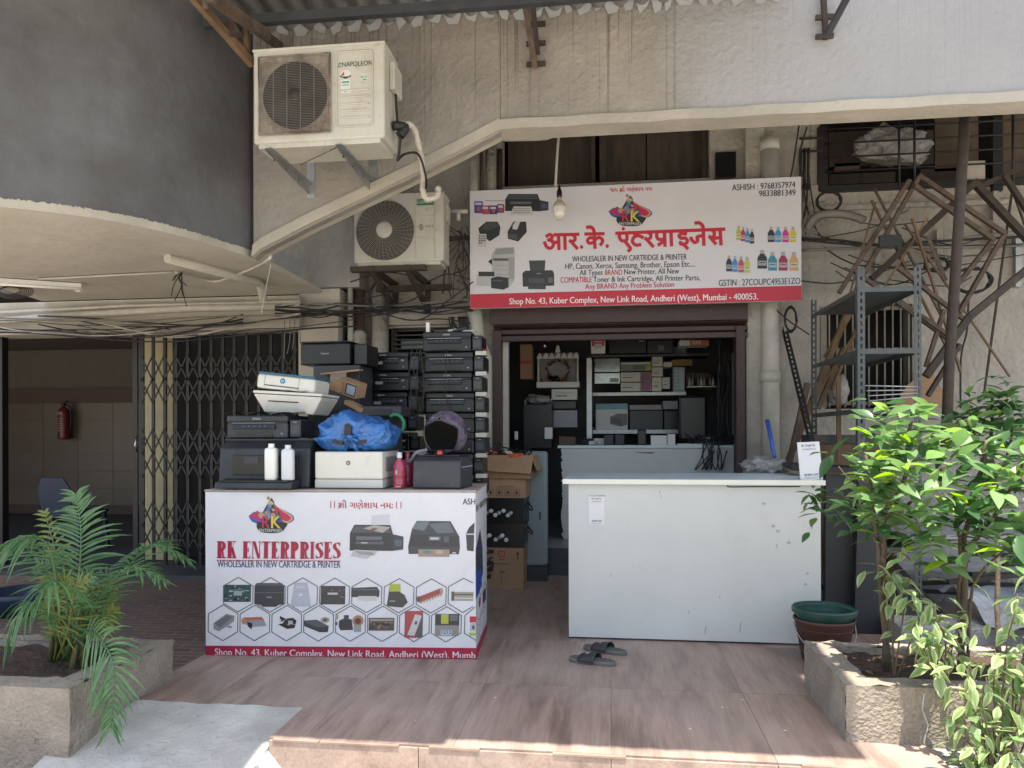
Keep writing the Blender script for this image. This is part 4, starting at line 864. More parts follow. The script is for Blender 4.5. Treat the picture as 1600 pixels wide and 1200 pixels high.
f = Flat(BF, .002, .0001); f.text('ASH', 1408, 164, 1474, 25*BW/1460, INK, .01); f.build('lettering', bc)
emblem(bc, lambda x, y: BF(384 + x*122, 238 - y*102), 1)
# large printers
f = Flat(BF, .002, .0002)
f.poly([(922, 230), (1018, 222), (1018, 300), (920, 300)], (.52, .52, .54))
pr_black(f, 808, 280, 288, 165, tank=True, tray=False, c=(.035, .033, .037), c2=(.075, .075, .08)); f.poly([(880, 300), (935, 280), (1025, 292), (985, 322)], (.32, .30, .27)); f.poly([(905, 310), (935, 296), (960, 300), (925, 316)], (.15, .08, .04))
f.poly([(832, 415), (965, 420), (900, 462), (815, 450)], (.42, .41, .42)); [f.line([(840+10*k, 425+6*k), (930+8*k, 430+6*k)], .003, (.15, .15, .15)) for k in range(3)]
f.rect(840, 370, 990, 385, (.09, .09, .1)); f.rect(870, 374, 905, 381, (.35, .35, .35)); f.build('printer_picture', bc)
f = Flat(BF, .002, .0002)
f.poly([(1122, 395), (1140, 300), (1165, 256), (1345, 256), (1395, 340), (1400, 400), (1395, 436), (1125, 436)], (.05, .055, .065)); f.poly([(1143, 298), (1168, 260), (1235, 258), (1205, 310)], (.13, .16, .17)); f.poly([(1230, 272), (1340, 262), (1368, 318), (1275, 322)], (.11, .13, .15)); f.poly([(1124, 395), (1135, 330), (1390, 335), (1398, 395)], (.035, .037, .045))
f.rect(1232, 340, 1295, 362, (.12, .13, .15)); f.rect(1240, 345, 1285, 357, (.40, .42, .44)); f.rect(1312, 338, 1340, 372, (.08, .09, .11)); f.rect(1178, 410, 1345, 450, (.28, .22, .17)); f.ell(1225, 425, 22, 10, (.1, .2, .2)); f.ell(1290, 425, 22, 11, (.4, .33, .28)); f.rect(1360, 425, 1380, 432, (.5, .5, .5)); f.build('printer_picture', bc)
f = Flat(BF, .002, .0002); f.poly([(1430, 325), (1445, 290), (1474, 262), (1474, 420), (1438, 415)], (.035, .04, .05)); f.rect(1432, 322, 1474, 330, (.4, .4, .42)); f.build('printer_picture', bc)
# right end of the wrap: local frame on the +x face
def SIDE(fl, name):
    o = fl.mb.build(name, [PRINT], bc); o.location = (BW, 0, 0); o.rotation_euler = (0, 0, R(90)); return o
D_ = .65
f = Flat(lambda x, y: (x*D_, y*BH), .0015, .0002); f.rect(0, 0, 1, .065, BRED); SIDE(f, 'side_band')
f = Flat(lambda x, y: (x*D_, y*BH), .0018, .0002); f.poly([(0, .66), (.35, .75), (.55, .62), (.6, .45), (.3, .40), (0, .5)], (.03, .04, .06)); f.poly([(.0, .52), (.4, .5), (.5, .38), (.0, .36)], (.02, .06, .35)); SIDE(f, 'side_picture')
f = Flat(lambda x, y: (x*D_, y*BH), .0018, .0002); f.text('ISH : 9768357974', .02, .88, .95, .03, INK, .01); SIDE(f, 'side_lettering')
f = Flat(lambda x, y: (x*D_, y*BH), .0018, .0002)
for (cx_, cy_) in ((.25, .28), (.75, .28), (.0, .13), (.5, .13)): f.line([(cx_+.22*math.cos(R(30+60*k)), cy_+.085*math.sin(R(30+60*k))) for k in range(6) if cx_+.22*math.cos(R(30+60*k)) > 0], .004, INK)
f.ell(.3, .3, .08, .03, (.3, .02, .15)); f.rect(.6, .24, .85, .32, (.05, .05, .1)); SIDE(f, 'side_hexagons')
# hexagon pictures
def hexa(f, cx_, cy_, rx=80, ry=93):
    f.line([(cx_, cy_-ry), (cx_+rx, cy_-ry*.5), (cx_+rx, cy_+ry*.5), (cx_, cy_+ry), (cx_-rx, cy_+ry*.5), (cx_-rx, cy_-ry*.5)], .0045, (.05, .07, .08), closed=True)
def cls(f, seedc, x0, y0, x1, y1, n, pal):     # scattering of small printed details
    r_ = random.Random(seedc)
    for _ in range(n):
        a_ = r_.uniform(x0, x1-8); b2 = r_.uniform(y0, y1-6); f.rect(a_, b2, min(x1, a_+r_.uniform(5, 22)), min(y1, b2+r_.uniform(3, 10)), r_.choice(pal))
G1 = (.05, .05, .055); G2 = (.12, .12, .125); G3 = (.3, .3, .32)
for i in range(8):
    cx_ = 212 + i*173.5; cy_ = 661 + i*.5
    f = Flat(BF, .002, .00012)
    if i < 7: hexa(f, cx_, cy_)
    else: f.line([(1475, 592), (1425, 567), (1345, 614), (1345, 705), (1425, 754), (1480, 722)], .0045, (.05, .07, .08))
    if i == 0: f.rect(135, 608, 281, 700, (.03, .07, .075)); cls(f, 1, 138, 612, 278, 696, 46, [(.1, .2, .2), (.02, .02, .02), (.35, .38, .36), (.06, .13, .12)]); f.rect(190, 640, 235, 665, (.3, .32, .32))
    if i == 1: f.poly([(300, 612), (312, 598), (445, 598), (460, 612), (460, 712), (430, 716), (418, 726), (345, 726), (335, 716), (300, 712)], (.045, .045, .05)); f.rect(300, 648, 460, 651, (.14, .14, .15)); f.rect(365, 672, 395, 677, (.3, .3, .3)); f.poly([(302, 612), (314, 600), (444, 600), (458, 612)], (.09, .09, .1))
    if i == 2: f.poly([(515, 595), (585, 595), (606, 724), (495, 722)], (.40, .41, .47)); f.rect(525, 612, 575, 625, (.5, .5, .55)); f.ell(550, 660, 12, 6, (.6, .6, .62)); f.rect(520, 640, 585, 644, (.33, .34, .4))
    if i == 3: f.rect(658, 612, 790, 712, (.06, .05, .055)); f.rect(695, 648, 750, 660, (.42, .42, .42)); cls(f, 4, 662, 616, 786, 708, 16, [(.03, .03, .03), (.1, .09, .09), (.16, .14, .14)])
    if i == 4: f.poly([(822, 622), (960, 616), (975, 640), (972, 672), (822, 672)], G1); f.rect(860, 666, 960, 690, (.5, .5, .5)); f.rect(830, 628, 960, 634, G2)
    if i == 5: f.poly([(1030, 600), (1085, 600), (1080, 640), (1110, 660), (1128, 700), (1100, 728), (1015, 720), (1022, 660)], (.06, .055, .055)); f.poly([(1030, 600), (1085, 600), (1088, 640), (1028, 642)], (.35, .40, .05)); f.rect(1030, 690, 1060, 696, G3)
    if i == 6: f.poly([(1180, 672), (1302, 622), (1316, 650), (1190, 702)], (.32, .07, .06)); [f.line([(1195+k*15, 692-k*6), (1202+k*15, 704-k*6)], .008, (.3, .24, .16)) for k in range(8)]; f.ell(1186, 682, 10, 16, (.1, .08, .07)); f.ell(1308, 636, 8, 15, (.35, .28, .2))
    if i == 7: f.rect(1362, 642, 1480, 690, (.3, .28, .24)); f.rect(1370, 652, 1478, 660, (.12, .1, .08)); f.rect(1372, 672, 1478, 680, (.5, .48, .42)); f.rect(1362, 640, 1378, 690, (.1, .09, .08))
    f.build('hexagon_picture', bc)
for i in range(9):
    cx_ = 132 + i*171.5 + i*.9; cy_ = 812 + i*.9
    f = Flat(BF, .002, .00012)
    if i < 8: hexa(f, cx_, cy_, 80, 96)
    else: f.line([(1490, 725), (1438, 770), (1438, 868), (1500, 905)], .0045, (.05, .07, .08))
    if i == 0: f.poly([(80, 815), (150, 764), (195, 775), (190, 805), (110, 858), (82, 845)], (.22, .225, .235)); f.poly([(88, 815), (150, 772), (185, 780), (115, 838)], (.13, .135, .14)); f.poly([(160, 825), (182, 830), (178, 842), (150, 836)], G3)
    if i == 1: f.poly([(232, 795), (250, 782), (350, 790), (368, 828), (290, 835), (240, 815)], (.27, .27, .28)); f.poly([(240, 785), (340, 780), (355, 796), (252, 800)], (.42, .12, .07)); f.ell(246, 802, 14, 18, (.45, .2, .1)); f.poly([(262, 805), (292, 815), (288, 848), (268, 832)], (.02, .02, .025))
    if i == 2: f.poly([(440, 775), (470, 790), (510, 785), (530, 800), (520, 840), (480, 845), (430, 820), (455, 815), (465, 800), (440, 792)], (.02, .02, .022)); f.rect(485, 800, 510, 820, (.4, .4, .4)); cls(f, 7, 435, 790, 525, 842, 10, [(.02, .02, .02), (.3, .3, .3)])
    if i == 3: f.poly([(570, 800), (640, 795), (705, 830), (700, 862), (655, 862), (572, 830)], (.04, .04, .045)); f.poly([(572, 805), (640, 799), (700, 832), (640, 836)], (.09, .09, .1)); f.ell(684, 796, 24, 16, (.32, .28, .25)); f.ell(684, 796, 12, 8, (.1, .08, .08))
    if i == 4: f.poly([(760, 800), (780, 790), (828, 792), (836, 850), (768, 852), (758, 830)], (.04, .035, .04)); f.rect(785, 770, 812, 795, (.06, .06, .06)); f.ell(862, 800, 30, 30, (.38, .18, .09)); f.ell(862, 802, 17, 17, (.08, .05, .04)); f.rect(840, 826, 880, 860, (.25, .28, .3)); f.ell(748, 780, 8, 14, (.35, .3, .2)); f.ell(745, 815, 8, 10, (.1, .1, .12))
    if i == 5: f.rect(920, 784, 1058, 854, (.09, .07, .06)); f.rect(926, 790, 1052, 802, (.30, .26, .2)); f.rect(935, 812, 1045, 826, (.04, .03, .03)); cls(f, 9, 924, 804, 1054, 850, 18, [(.3, .22, .15), (.03, .03, .03), (.18, .13, .1)])
    if i == 6: f.rect(1114, 746, 1212, 892, (.10, .09, .09)); f.poly([(1114, 746), (1212, 746), (1150, 892), (1114, 892)], (.36, .07, .07)); f.poly([(1170, 764), (1206, 772), (1168, 885), (1130, 876)], (.48, .47, .47)); f.poly([(1172, 800), (1184, 803), (1178, 822), (1166, 818)], (.08, .08, .1)); f.rect(1130, 880, 1180, 889, (.4, .05, .1))
    if i == 7: f.rect(1278, 762, 1408, 824, (.05, .05, .05)); f.rect(1278, 824, 1408, 882, (.26, .23, .21)); f.rect(1310, 764, 1350, 816, (.38, .42, .06)); f.rect(1310, 848, 1370, 878, (.42, .50, .58)); f.text('1213', 1316, 872, 1364, 18*BW/1460, (.02, .03, .1), .01); f.rect(1358, 768, 1400, 800, (.14, .14, .16))
    if i == 8: f.rect(1464, 775, 1500, 808, (.45, .03, .05)); f.rect(1468, 812, 1498, 855, (.4, .4, .42)); f.rect(1478, 825, 1492, 845, (.1, .1, .1)); f.rect(1464, 864, 1500, 880, (.35, .42, .05))
    f.build('hexagon_picture', bc)
# ================================================================== AIR CONDITIONERS
def ac_unit(label, x0, x1, z0, z1, Y, dep, style):
    t = thing('air_conditioner_unit', label, 'air conditioner', ((x0+x1)/2, Y, z0))
    w = x1-x0; h = z1-z0; L = -w/2
    body = MB(); body.box(L, L+w, 0, dep, 0, h); body.build('casing', M['acwhite'], t, bevel=.016, seg=3)
    MB().box(L-.004, L+w+.004, -.006, dep+.004, h-.012, h+.004).build('lid', M['acwhite'], t, bevel=.004)
    MB().box(L+.03, L+w-.03, .01, dep-.01, -.028, .002).build('base_pan', M['acwhite'], t, bevel=.004)
    if style == 1:
        gx0, gx1, gz0, gz1 = L+.045, L+w*.60, .04*h/.5, h-.055
        cx_, cz_ = (gx0+gx1)/2, (gz0+gz1)/2; r = min(gx1-gx0, gz1-gz0)*.455
        # plate with round hole
        n = 40; ring = [(cx_+r*math.cos(2*math.pi*k/n), cz_+r*math.sin(2*math.pi*k/n)) for k in range(n)]
        out = []
        for k in range(n):
            a = 2*math.pi*k/n; c_, s_ = math.cos(a), math.sin(a); m_ = 1/max(abs(c_), abs(s_)); m_ = min(m_, 1.36); out.append((cx_+c_*m_*(gx1-gx0)/2, cz_+s_*m_*(gz1-gz0)/2))
        g = MB(); g.add([(x, -.004, z) for x, z in ring] + [(x, -.004, z) for x, z in out], [(k, (k+1) % n, (k+1) % n+n, k+n) for k in range(n)])
        g.add([(x, -.004, z) for x, z in ring] + [(x, .0, z) for x, z in ring], [(k, (k+1) % n, (k+1) % n+n, k+n) for k in range(n)])
        g.build('shroud_plate', M['soot'], t)
        g = MB(); g.add([(x, -.0035, z) for x, z in ring] , [tuple(range(n))]); g.build('coil_shadow', M['dark'], t)
        g = MB()
        for k in range(4):
            for q in range(6):
                a = k*math.pi/2+.3+q*.16; b = a+.16; ra, rb = r*.22, r*.9
                yy = lambda k_: -.012+.004*k_
                g.add([(cx_+ra*math.cos(a), yy(0), cz_+ra*math.sin(a)), (cx_+rb*math.cos(a), yy(0), cz_+rb*math.sin(a)), (cx_+rb*math.cos(b), -.008, cz_+rb*math.sin(b)), (cx_+ra*math.cos(b), -.008, cz_+ra*math.sin(b))], [(0,1,2,3)])
        g.build('fan_blade', mat('dusty_fan', (.03, .026, .022), .7, var=.4), t)
        MB().lathe([(.001, .02), (r*.16, .018), (r*.2, 0)], 16, T=Matrix.Translation((cx_, -.01, cz_)) @ Matrix.Rotation(R(90), 4, 'X')).build('hub', mat('dusty_fan', (0,0,0)), t)
        g = MB(); k = 46
        for i in range(k):
            z = gz0+.012+(gz1-gz0-.024)*i/(k-1); g.tube([(gx0+.01, -.024, z), (gx1-.01, -.024, z)], .0010, 4, cap=False)
        for i in range(6):
            x = gx0+.012+(gx1-gx0-.024)*i/5; g.tube([(x, -.027, gz0+.008), (x, -.027, gz1-.008)], .002, 4, cap=False)
        g.build('grille', M['wire'], t)
        g = MB(); c4 = [(gx0, gz0), (gx1, gz0), (gx1, gz1), (gx0, gz1)]
        for i in range(4): a, b = c4[i], c4[(i+1) % 4]; g.tube([(a[0], -.018, a[1]), (b[0], -.018, b[1])], .005, 6)
        g.build('grille_rim', M['soot'], t)
        px0, px1 = L+w*.645, L+w*.915
        g = MB(); rr = .02; pz0, pz1 = .075, h-.05
        pp = []
        for (cx2, cz2, a0) in ((px1-rr, pz0+rr, -90), (px1-rr, pz1-rr, 0), (px0+rr, pz1-rr, 90), (px0+rr, pz0+rr, 180)):
            for q in range(6): a = R(a0+q*18); pp.append((cx2+rr*math.cos(a), -.004, cz2+rr*math.sin(a)))
        g.tube(pp+[pp[0]], .0055, 6, cap=False); g.build('panel_groove', M['acwhite'], t)
        for i in range(5): MB().box(px0+.025, px1-.025, -.008, .001, pz0+.05+i*.042, pz0+.062+i*.042).build('louvre', M['acwhite'], t, bevel=.004)
        f = Flat(lambda x, y: (x, y), .0015); f.text('NAPOLEON', px0+.032, pz1-.09, px1-.004, .024, (.03, .07, .05), .004); f.poly([(px0+.008, pz1-.09), (px0+.026, pz1-.092), (px0+.026, pz1-.062), (px0+.012, pz1-.066)], (.02, .12, .07)); f.ell(px0+.02, pz1-.079, .005, .009, (.5, .5, .45)); f.build('lettering', t)
        f = Flat(lambda x, y: (x, y), .0015); x = px0+.055; z = pz1-.14
        f.ell(x, z, .035, .03, (.62, .62, .6)); f.poly([(x-.034, z), (x-.034, z-.012), (x, z-.026), (x+.034, z-.012), (x+.034, z), (x+.02, z-.01), (x-.02, z-.01)], (.02, .03, .03)); f.poly([(x-.026, z+.004), (x-.03, z-.006), (x-.008, z-.004), (x-.01, z+.022)], (.5, .06, .05)); f.rect(x-.03, z-.11, x+.03, z-.03, (.62, .64, .6)); f.rect(x-.024, z-.05, x+.024, z-.04, (.05, .28, .14)); f.rect(x-.024, z-.066, x+.02, z-.06, (.1, .35, .2)); f.rect(x-.008, z-.105, x+.006, z-.092, (.05, .05, .05)); f.build('energy_sticker', t)
        f = Flat(lambda x, y: (x, y), .0015); x = px1-.055; f.ell(x, z-.02, .027, .026, (.5, .56, .5)); f.text('R-32', x-.02, z-.026, x+.02, .012, (.03, .2, .1), .01); f.rect(x-.008, z-.04, x+.014, z-.034, (.03, .2, .1)); f.build('round_sticker', t)
        g = MB(); g.box(L+w, L+w+.035, dep*.35, dep*.95, h*.58, h*.88); g.build('valve_cover', M['acwhite'], t, bevel=.008)
        MB().tube(smoothpath([(L+w+.02, dep*.6, h*.58), (L+w+.03, dep*.6, h*.3), (L+w+.05, dep*.6, h*.12), (L+w+.04, dep*.6, -.04), (L+w+.03, dep*.6, -.08), (L+w+.06, dep*.8, -.02), (L+w+.12, dep*1.2, .02), (L+w+.14, dep*1.6, -.08), (L+w+.12, dep*1.9, -.14)], 5), .008, 6).build('cable', M['cable'], t)
        MB().tube(smoothpath([(L+w+.01, dep*.5, h*.22), (L+w+.08, dep*.6, h*.22), (L+w+.05, dep*.55, h*.12)], 5), .03, 8).build('valve', M['cable'], t)
        MB().tube(smoothpath([(L+w+.07, dep*.6, h*.24), (L+w+.13, dep*.7, h*.22), (L+w+.17, dep*.8, h*.05), (L+w+.20, dep*.9, -.2), (L+w+.22, dep*1.0, -.36), (L+w+.24, dep*1.05, -.46), (L+w+.30, dep*1.1, -.47), (L+w+.32, dep*1.6, -.43)], 6), [.022]*6+[.023]*40, 10).build('insulated_pipe', mat('taped_pipe_insulation', (.56, .50, .42), .8, var=.25, bump=1.0, bscale=40, vscale=14), t) if False else None
        pth = smoothpath([(L+w+.03, dep*.8, h*.30), (L+w+.10, dep*1.0, h*.30), (L+w+.12, dep*1.3, h*.12), (L+w+.115, dep*1.7, -.05), (L+w+.09, dep*2.0, -.13), (L+w+.11, dep*2.1, -.19), (L+w+.18, dep*2.15, -.17), (L+w+.185, dep*2.2, -.10)], 6)
        MB().tube(pth, [.02+.003*math.sin(i*1.9) for i in range(len(pth))], 10).build('insulated_pipe', mat('taped_pipe_insulation', (.56, .50, .42), .8, var=.25, bump=1.0, bscale=40, vscale=14), t)
        for bx in (L+.10, L+w*.66):
            g = MB(); wl = YW - Y
            g.box(bx-.02, bx+.02, -.02, wl, -.036, -.03); g.prism([(-.02, -.045), (-.02, -.036), (wl, -.036), (wl, -.105)], bx-.02, bx-.016, axis='x')
            g.box(bx-.028, bx+.028, wl-.007, wl-.002, -.13, .13)
            bk_ = g.build('bracket', M['galv'], t)
            [MB().tube([(bx-.021, yy_, -.06), (bx-.014, yy_, -.06)], .008, 6).build('bolt', M['rust'], bk_) for yy_ in (.12, .3, .5)]
        MB().tube([(L+w*.66, .02, -.03), (L+w*.3, .12, -.10)], .003, 5).build('tie_wire', M['rust'], t)
    else:
        cx_, cz_, r = L+w*.35, h*.47, h*.44
        n = 40; T = Matrix.Translation((cx_, -.002, cz_)) @ Matrix.Rotation(R(90), 4, 'X')
        g = MB(); g.add([(cx_+r*math.cos(2*math.pi*k/n), -.0025, cz_+r*math.sin(2*math.pi*k/n)) for k in range(n)], [tuple(range(n))]); g.build('coil_shadow', M['dark'], t)
        g = MB()
        for k in range(3):
            for q in range(7):
                a = k*2*math.pi/3+.3+q*.17; b = a+.17; ra, rb = r*.22, r*.92
                g.add([(cx_+ra*math.cos(a), -.006, cz_+ra*math.sin(a)), (cx_+rb*math.cos(a), -.006, cz_+rb*math.sin(a)), (cx_+rb*math.cos(b), -.004, cz_+rb*math.sin(b)), (cx_+ra*math.cos(b), -.004, cz_+ra*math.sin(b))], [(0,1,2,3)])
        g.build('fan_blade', mat('dusty_fan', (0,0,0)), t)
        g = MB(); nr = 16
        for i in range(nr):
            rr = r*(.30+.70*i/(nr-1)); yy = -.02 - .018*(1-(rr/r)**2); g.tube([(cx_+rr*math.cos(2*math.pi*k/32), yy, cz_+rr*math.sin(2*math.pi*k/32)) for k in range(33)], .0022, 4, cap=False)
        for i in range(36):
            a = 2*math.pi*i/36; g.tube([(cx_+r*.28*math.cos(a), -.034, cz_+r*.28*math.sin(a)), (cx_+r*.7*math.cos(a+.1), -.028, cz_+r*.7*math.sin(a+.1)), (cx_+r*math.cos(a+.16), -.018, cz_+r*math.sin(a+.16))], .0018, 4, cap=False)
        g.build('grille', M['bwire'], t)
        MB().lathe([(.001, .045), (r*.15, .044), (r*.25, .036), (r*.28, .028)], 20, T=T).build('hub_cap', M['acwhite'], t)
        px0, px1 = L+w*.69, L+w*.90
        for z0_, z1_ in ((h*.68, h*.95), (h*.36, h*.66), (h*.04, h*.34)):
            pp = [(px0, -.002, z0_), (px1, -.002, z0_), (px1, -.002, z1_), (px0, -.002, z1_), (px0, -.002, z0_)]; MB().tube(pp, .0035, 5, cap=False).build('panel_groove', M['acwhite'], t)
        f = Flat(lambda x, y: (x, y), .003); f.rect(px0+.012, h*.82, px1-.006, h*.91, (.02, .16, .08)); f.text('GENERAL', px0+.035, h*.847, px1-.015, h*.035, (.6, .62, .58), .01); f.text('E', px0+.018, h*.847, px0+.03, h*.035, (.6, .62, .58), .01); f.build('badge', t)
        f = Flat(lambda x, y: (x, y), .002); f.ell(px0+.05, h*.5, .02, .03, (.28, .25, .2)); [f.rect(px0+.09+.018*k, h*.49, px0+.1+.018*k, h*.53, (.3, .27, .22)) for k in range(4)]; f.build('grime_mark', t)
        MB().box(L+w, L+w+.02, dep*.3, dep*.8, h*.6, h*.86).build('valve_cover', M['acwhite'], t, bevel=.006)
        wl = YF - Y
        for bx in (L+.16, L+w*.60):
            g = MB(); g.box(bx-.025, bx+.025, -.03, wl, -.075, -.03); g.bar((bx, -.02, -.06), (bx, wl-.01, -.30), .05, .03); g.box(bx-.025, bx+.025, wl-.03, wl, -.34, -.03); g.build('bracket', M['rustdark'], t)
        MB().box(L-.03, L+w*.8, -.02, .05, -.075, -.03).build('support_bar', M['rustdark'], t); MB().box(L+.05, L+w*.95, wl-.3, wl-.24, -.16, -.11).build('support_bar', M['rustdark'], t)
    return t
Y1 = 4.56
a = at(397, 217, Y1); b = at(602, 217, Y1); ztop = at(500, 71, Y1).z
ac_unit('upper air conditioner outdoor unit with square sooty grille, on galvanised wall brackets', a.x, b.x, at(500, 219, Y1).z, ztop, Y1, .30, 1)
Y2 = 6.45
a = at(554, 411, Y2); b = at(694, 411, Y2)
ac_unit('lower air conditioner outdoor unit with round fan grille tucked behind the sloping wall', a.x, b.x, at(620, 409, Y2).z, at(620, 303, Y2).z, Y2, .24, 2)

# ================================================================== PRINTERS
def pbox(t, name, x0, x1, y0, y1, z0, z1, m, bev=.006, seg=2): return MB().box(x0, x1, y0, y1, z0, z1).build(name, M[m] if isinstance(m, str) else m, t, bevel=bev, seg=seg)
def label_text(t, s, x0, x1, z, h, y, c=(.45, .45, .45), name='lettering'):
    f = Flat(lambda x, y_: (x, y_), -y + .0012); f.text(s, x0, z, x1, h, c, .012); return f.build(name, t)
def tank_printer(label, loc, rz=0, w=.375, d=.32, h=.145, m='black', group=None, tank=True, brand='EPSON'):
    t = thing('ink_tank_printer', label, 'printer', loc, rz, group)
    pbox(t, 'body', -w/2, w/2, 0, d, 0, h*.66, m, .008); pbox(t, 'scanner_lid', -w/2-.002, w/2+.002, -.004, d, h*.69, h, m, .01)
    pbox(t, 'hinge_gap', -w/2+.006, w/2-.006, .004, d-.01, h*.65, h*.70, 'glossy', 0)
    T = Matrix.Translation((0, -.004, h*.40)) @ Matrix.Rotation(R(-12), 4, 'X')
    cp_ = MB().box(-w*.40, w*.30, -.010, .006, -.001, h*.22, T=T).build('control_panel', M['glossy'], t, bevel=.003)
    pbox(t, 'chrome_line', -w*.40, w*.30, -.008, -.004, h*.655, h*.665, 'chrome', 0)
    g = MB(); g.box(-w*.36, w*.26, -.002, .01, h*.10, h*.3); g.build('output_slot', M['glossy'], t); pbox(t, 'paper_tray', -w*.35, w*.25, -.012, .02, h*.05, h*.11, m, .002)
    label_text(t, brand, -w*.07, w*.06, h*.80, h*.07, -.004)
    for k in range(5): f = Flat(lambda x, y_: (x, y_), .019); 
    f = Flat(lambda x, y_: (x, y_), .0175)
    for k in range(5): f.ell(-w*.2+k*.035, h*.52, .004, .004, (.16, .16, .17), 8)
    f.build('buttons', cp_); f = Flat(lambda x, y_: (x, y_), .001); f.ell(w*.40, h*.2, .006, .006, (.3, .3, .3), 12); f.build('badge', t)
    if tank:
        it_ = pbox(t, 'ink_tank', w/2+.004, w/2+.078, .015, d*.8, .004, h*.80, m, .006); f = Flat(lambda x, y_: (x, y_), -.0138); f.rect(w/2+.014, h*.18, w/2+.068, h*.55, (.045, .05, .055)); f.rect(w/2+.03, h*.68, w/2+.052, h*.71, (.3, .3, .3)); f.build('tank_window', it_)
    return t
# right-hand stack of seven, left-hand stack of six behind the banner counter
YS = 5.55
xa, xb = at(664, 600, YS).x, at(739, 600, YS).x
ztops = [526, 550, 582, 613, 643, 674, 705]
words = ['top printer of the tall right stack, plastic clips scattered on it', 'second printer from the top of the right stack beside the shutter', 'third printer from the top of the right stack', 'fourth printer down the right stack with a broken control panel', 'printer of the right stack just above the helmet', 'printer of the right stack level with the helmet', 'printer of the right stack right behind the helmet', 'printer of the right stack hidden low behind the counter', 'bottom printer of the right stack behind the banner counter']
hp = .150
zt0 = at(700, 549, YS).z
proto = None
proto2 = None
nst = 9
zb9 = zt0 + hp - nst*hp
for k in range(nst):
    z = zt0 - k*hp
    if z < .02: z = .02
    lab = 'black ink tank printer, ' + words[k]
    loc = ((xa+xb)/2 + rnd.uniform(-.012, .012), YS + rnd.uniform(-.01, .01), z if k else zt0)
    if proto is None: proto = tank_printer(lab, loc, R(1), w=xb-xa, group='printers stacked behind the banner counter', h=hp*.97)
    else:
        c = copy_tree(proto); c['label'] = lab; c.location = loc; c.rotation_euler = (0, 0, R(rnd.uniform(-1.5, 2)))
table_z = max(.02, zt0 - (nst-1)*hp)
# pale foam strips beside the tanks
for k in range(8):
    z = zt0 - k*hp; o = MB().box(xb+.02, xb+.10, YS+.0, YS+.05, z-.03, z+.0)
    single(o, 'foam_strip', M['pvc'], 'pale packing strip between the ink tanks of the right stack', 'packing', 'pale strips between the tanks of the right stack')
YL = 5.75
xa2, xb2 = at(558, 600, YL).x, at(637, 600, YL).x; xa2_, xb2_ = xa2, xb2
lw = ['top printer of the stack behind the blue bag', 'second printer down of the stack behind the blue bag', 'third printer down behind the blue bag, its panel lit grey', 'fourth printer down, next to the green hose', 'fifth printer down behind the blue bag', 'sixth printer down behind the blue bag', 'lowest printer of the stack behind the blue bag']
for k in range(7):
    lab = 'black ink tank printer, ' + lw[k]
    if proto2 is None:
        c = proto2 = tank_printer(lab, (0, 0, 0), 0, w=(xb2_-xa2_), h=hp*.96, group='printers stacked behind the banner counter', brand='EPSON', d=.3); pbox(c, 'side_knob', (xb2_-xa2_)*.36, (xb2_-xa2_)*.42, -.012, 0, .07, .085, 'grey', .002); MB().box(-.06, .0, -.0135, -.012, .05, .072).build('small_screen', M['grey'], c)
    else: c = copy_tree(proto2); c['label'] = lab
    c.location = ((xa2+xb2)/2 + rnd.uniform(-.012, .012), YL, at(600, 579, YL).z - k*hp*1.03); c.rotation_euler = (0, 0, R(rnd.uniform(-2, 2)))
# clips on top of the right stack
for k in range(4):
    p = Vector(((xa+xb)/2 - .12 + k*.07, YS+.05+.03*(k % 2), zt0+hp+.008))
    o = MB().bar(p, p + Vector((.10, .02*(-1)**k, .012*(k % 3))), .012, .014)
    single(o, 'plastic_clip', M['galv'] if k % 2 else M['glossy'], ['short black plastic guide at the left end on the right stack', 'silver rail piece lying on the right printer stack', 'black plastic guide in the middle on the right printer stack', 'grey metal rail at the right end on the printer stack'][k], 'printer part', 'loose parts on the right printer stack')
o = MB().box(xa+.005, xa+.03, YS+.02, YS+.05, zt0+hp, zt0+hp+.07); single(o, 'white_clip', M['white'], 'small upright white clip at the left corner on the right stack', 'printer part')
MB()
single(MB().lathe([(.001, 0), (.03, 0), (.032, .05), (.001, .06)], 10, c=(at(752, 548, YS).x, YS+.1, at(752, 555, YS).z)), 'red_cap', M['red'], 'small red cap wedged between the ink tanks at the top of the right stack', 'cap')
# big black printer at left of the counter (open front, output tray)
CT = BH + .013          # counter top height
def onctr(x, y): return gd(x, y, CT)
p = onctr(430, 764)
t = thing('office_printer', 'big dusty black printer with its wide output tray pulled out, left end of counter', 'printer', (p.x-.02, p.y+.1, CT), R(1))
w = .47
xs0 = at(345, 730, 4.45).x - t.location.x; xs1 = at(490, 730, 4.5).x - t.location.x
MB().prism([(0, 0), (.42, 0), (.42, .27), (.10, .29), (.02, .24)], xs0, xs1, axis='x').build('body', M['dusty'], t, bevel=.012, seg=3)
MB().box(xs0-.002, xs1+.002, .09, .42, .285, .30).build('top_lid', M['dusty'], t, bevel=.006)
MB().box(xs0+.09, xs1-.07, -.004, .03, .08, .20).build('output_slot', M['glossy'], t, bevel=.003)
MB().box(xs0+.17, xs0+.26, -.008, -.003, .15, .19).build('display', M['dgrey'], t)
MB().prism([(-.15, .008), (-.02, .008), (.0, .06), (-.14, .045)], xs0+.05, xs1-.05, axis='x').build('paper_tray', M['dusty'], t, bevel=.008)
MB().box(xs0+.07, xs1-.07, -.14, -.01, .046, .055).build('tray_lip', M['glossy'], t, bevel=.002)
trayp = t
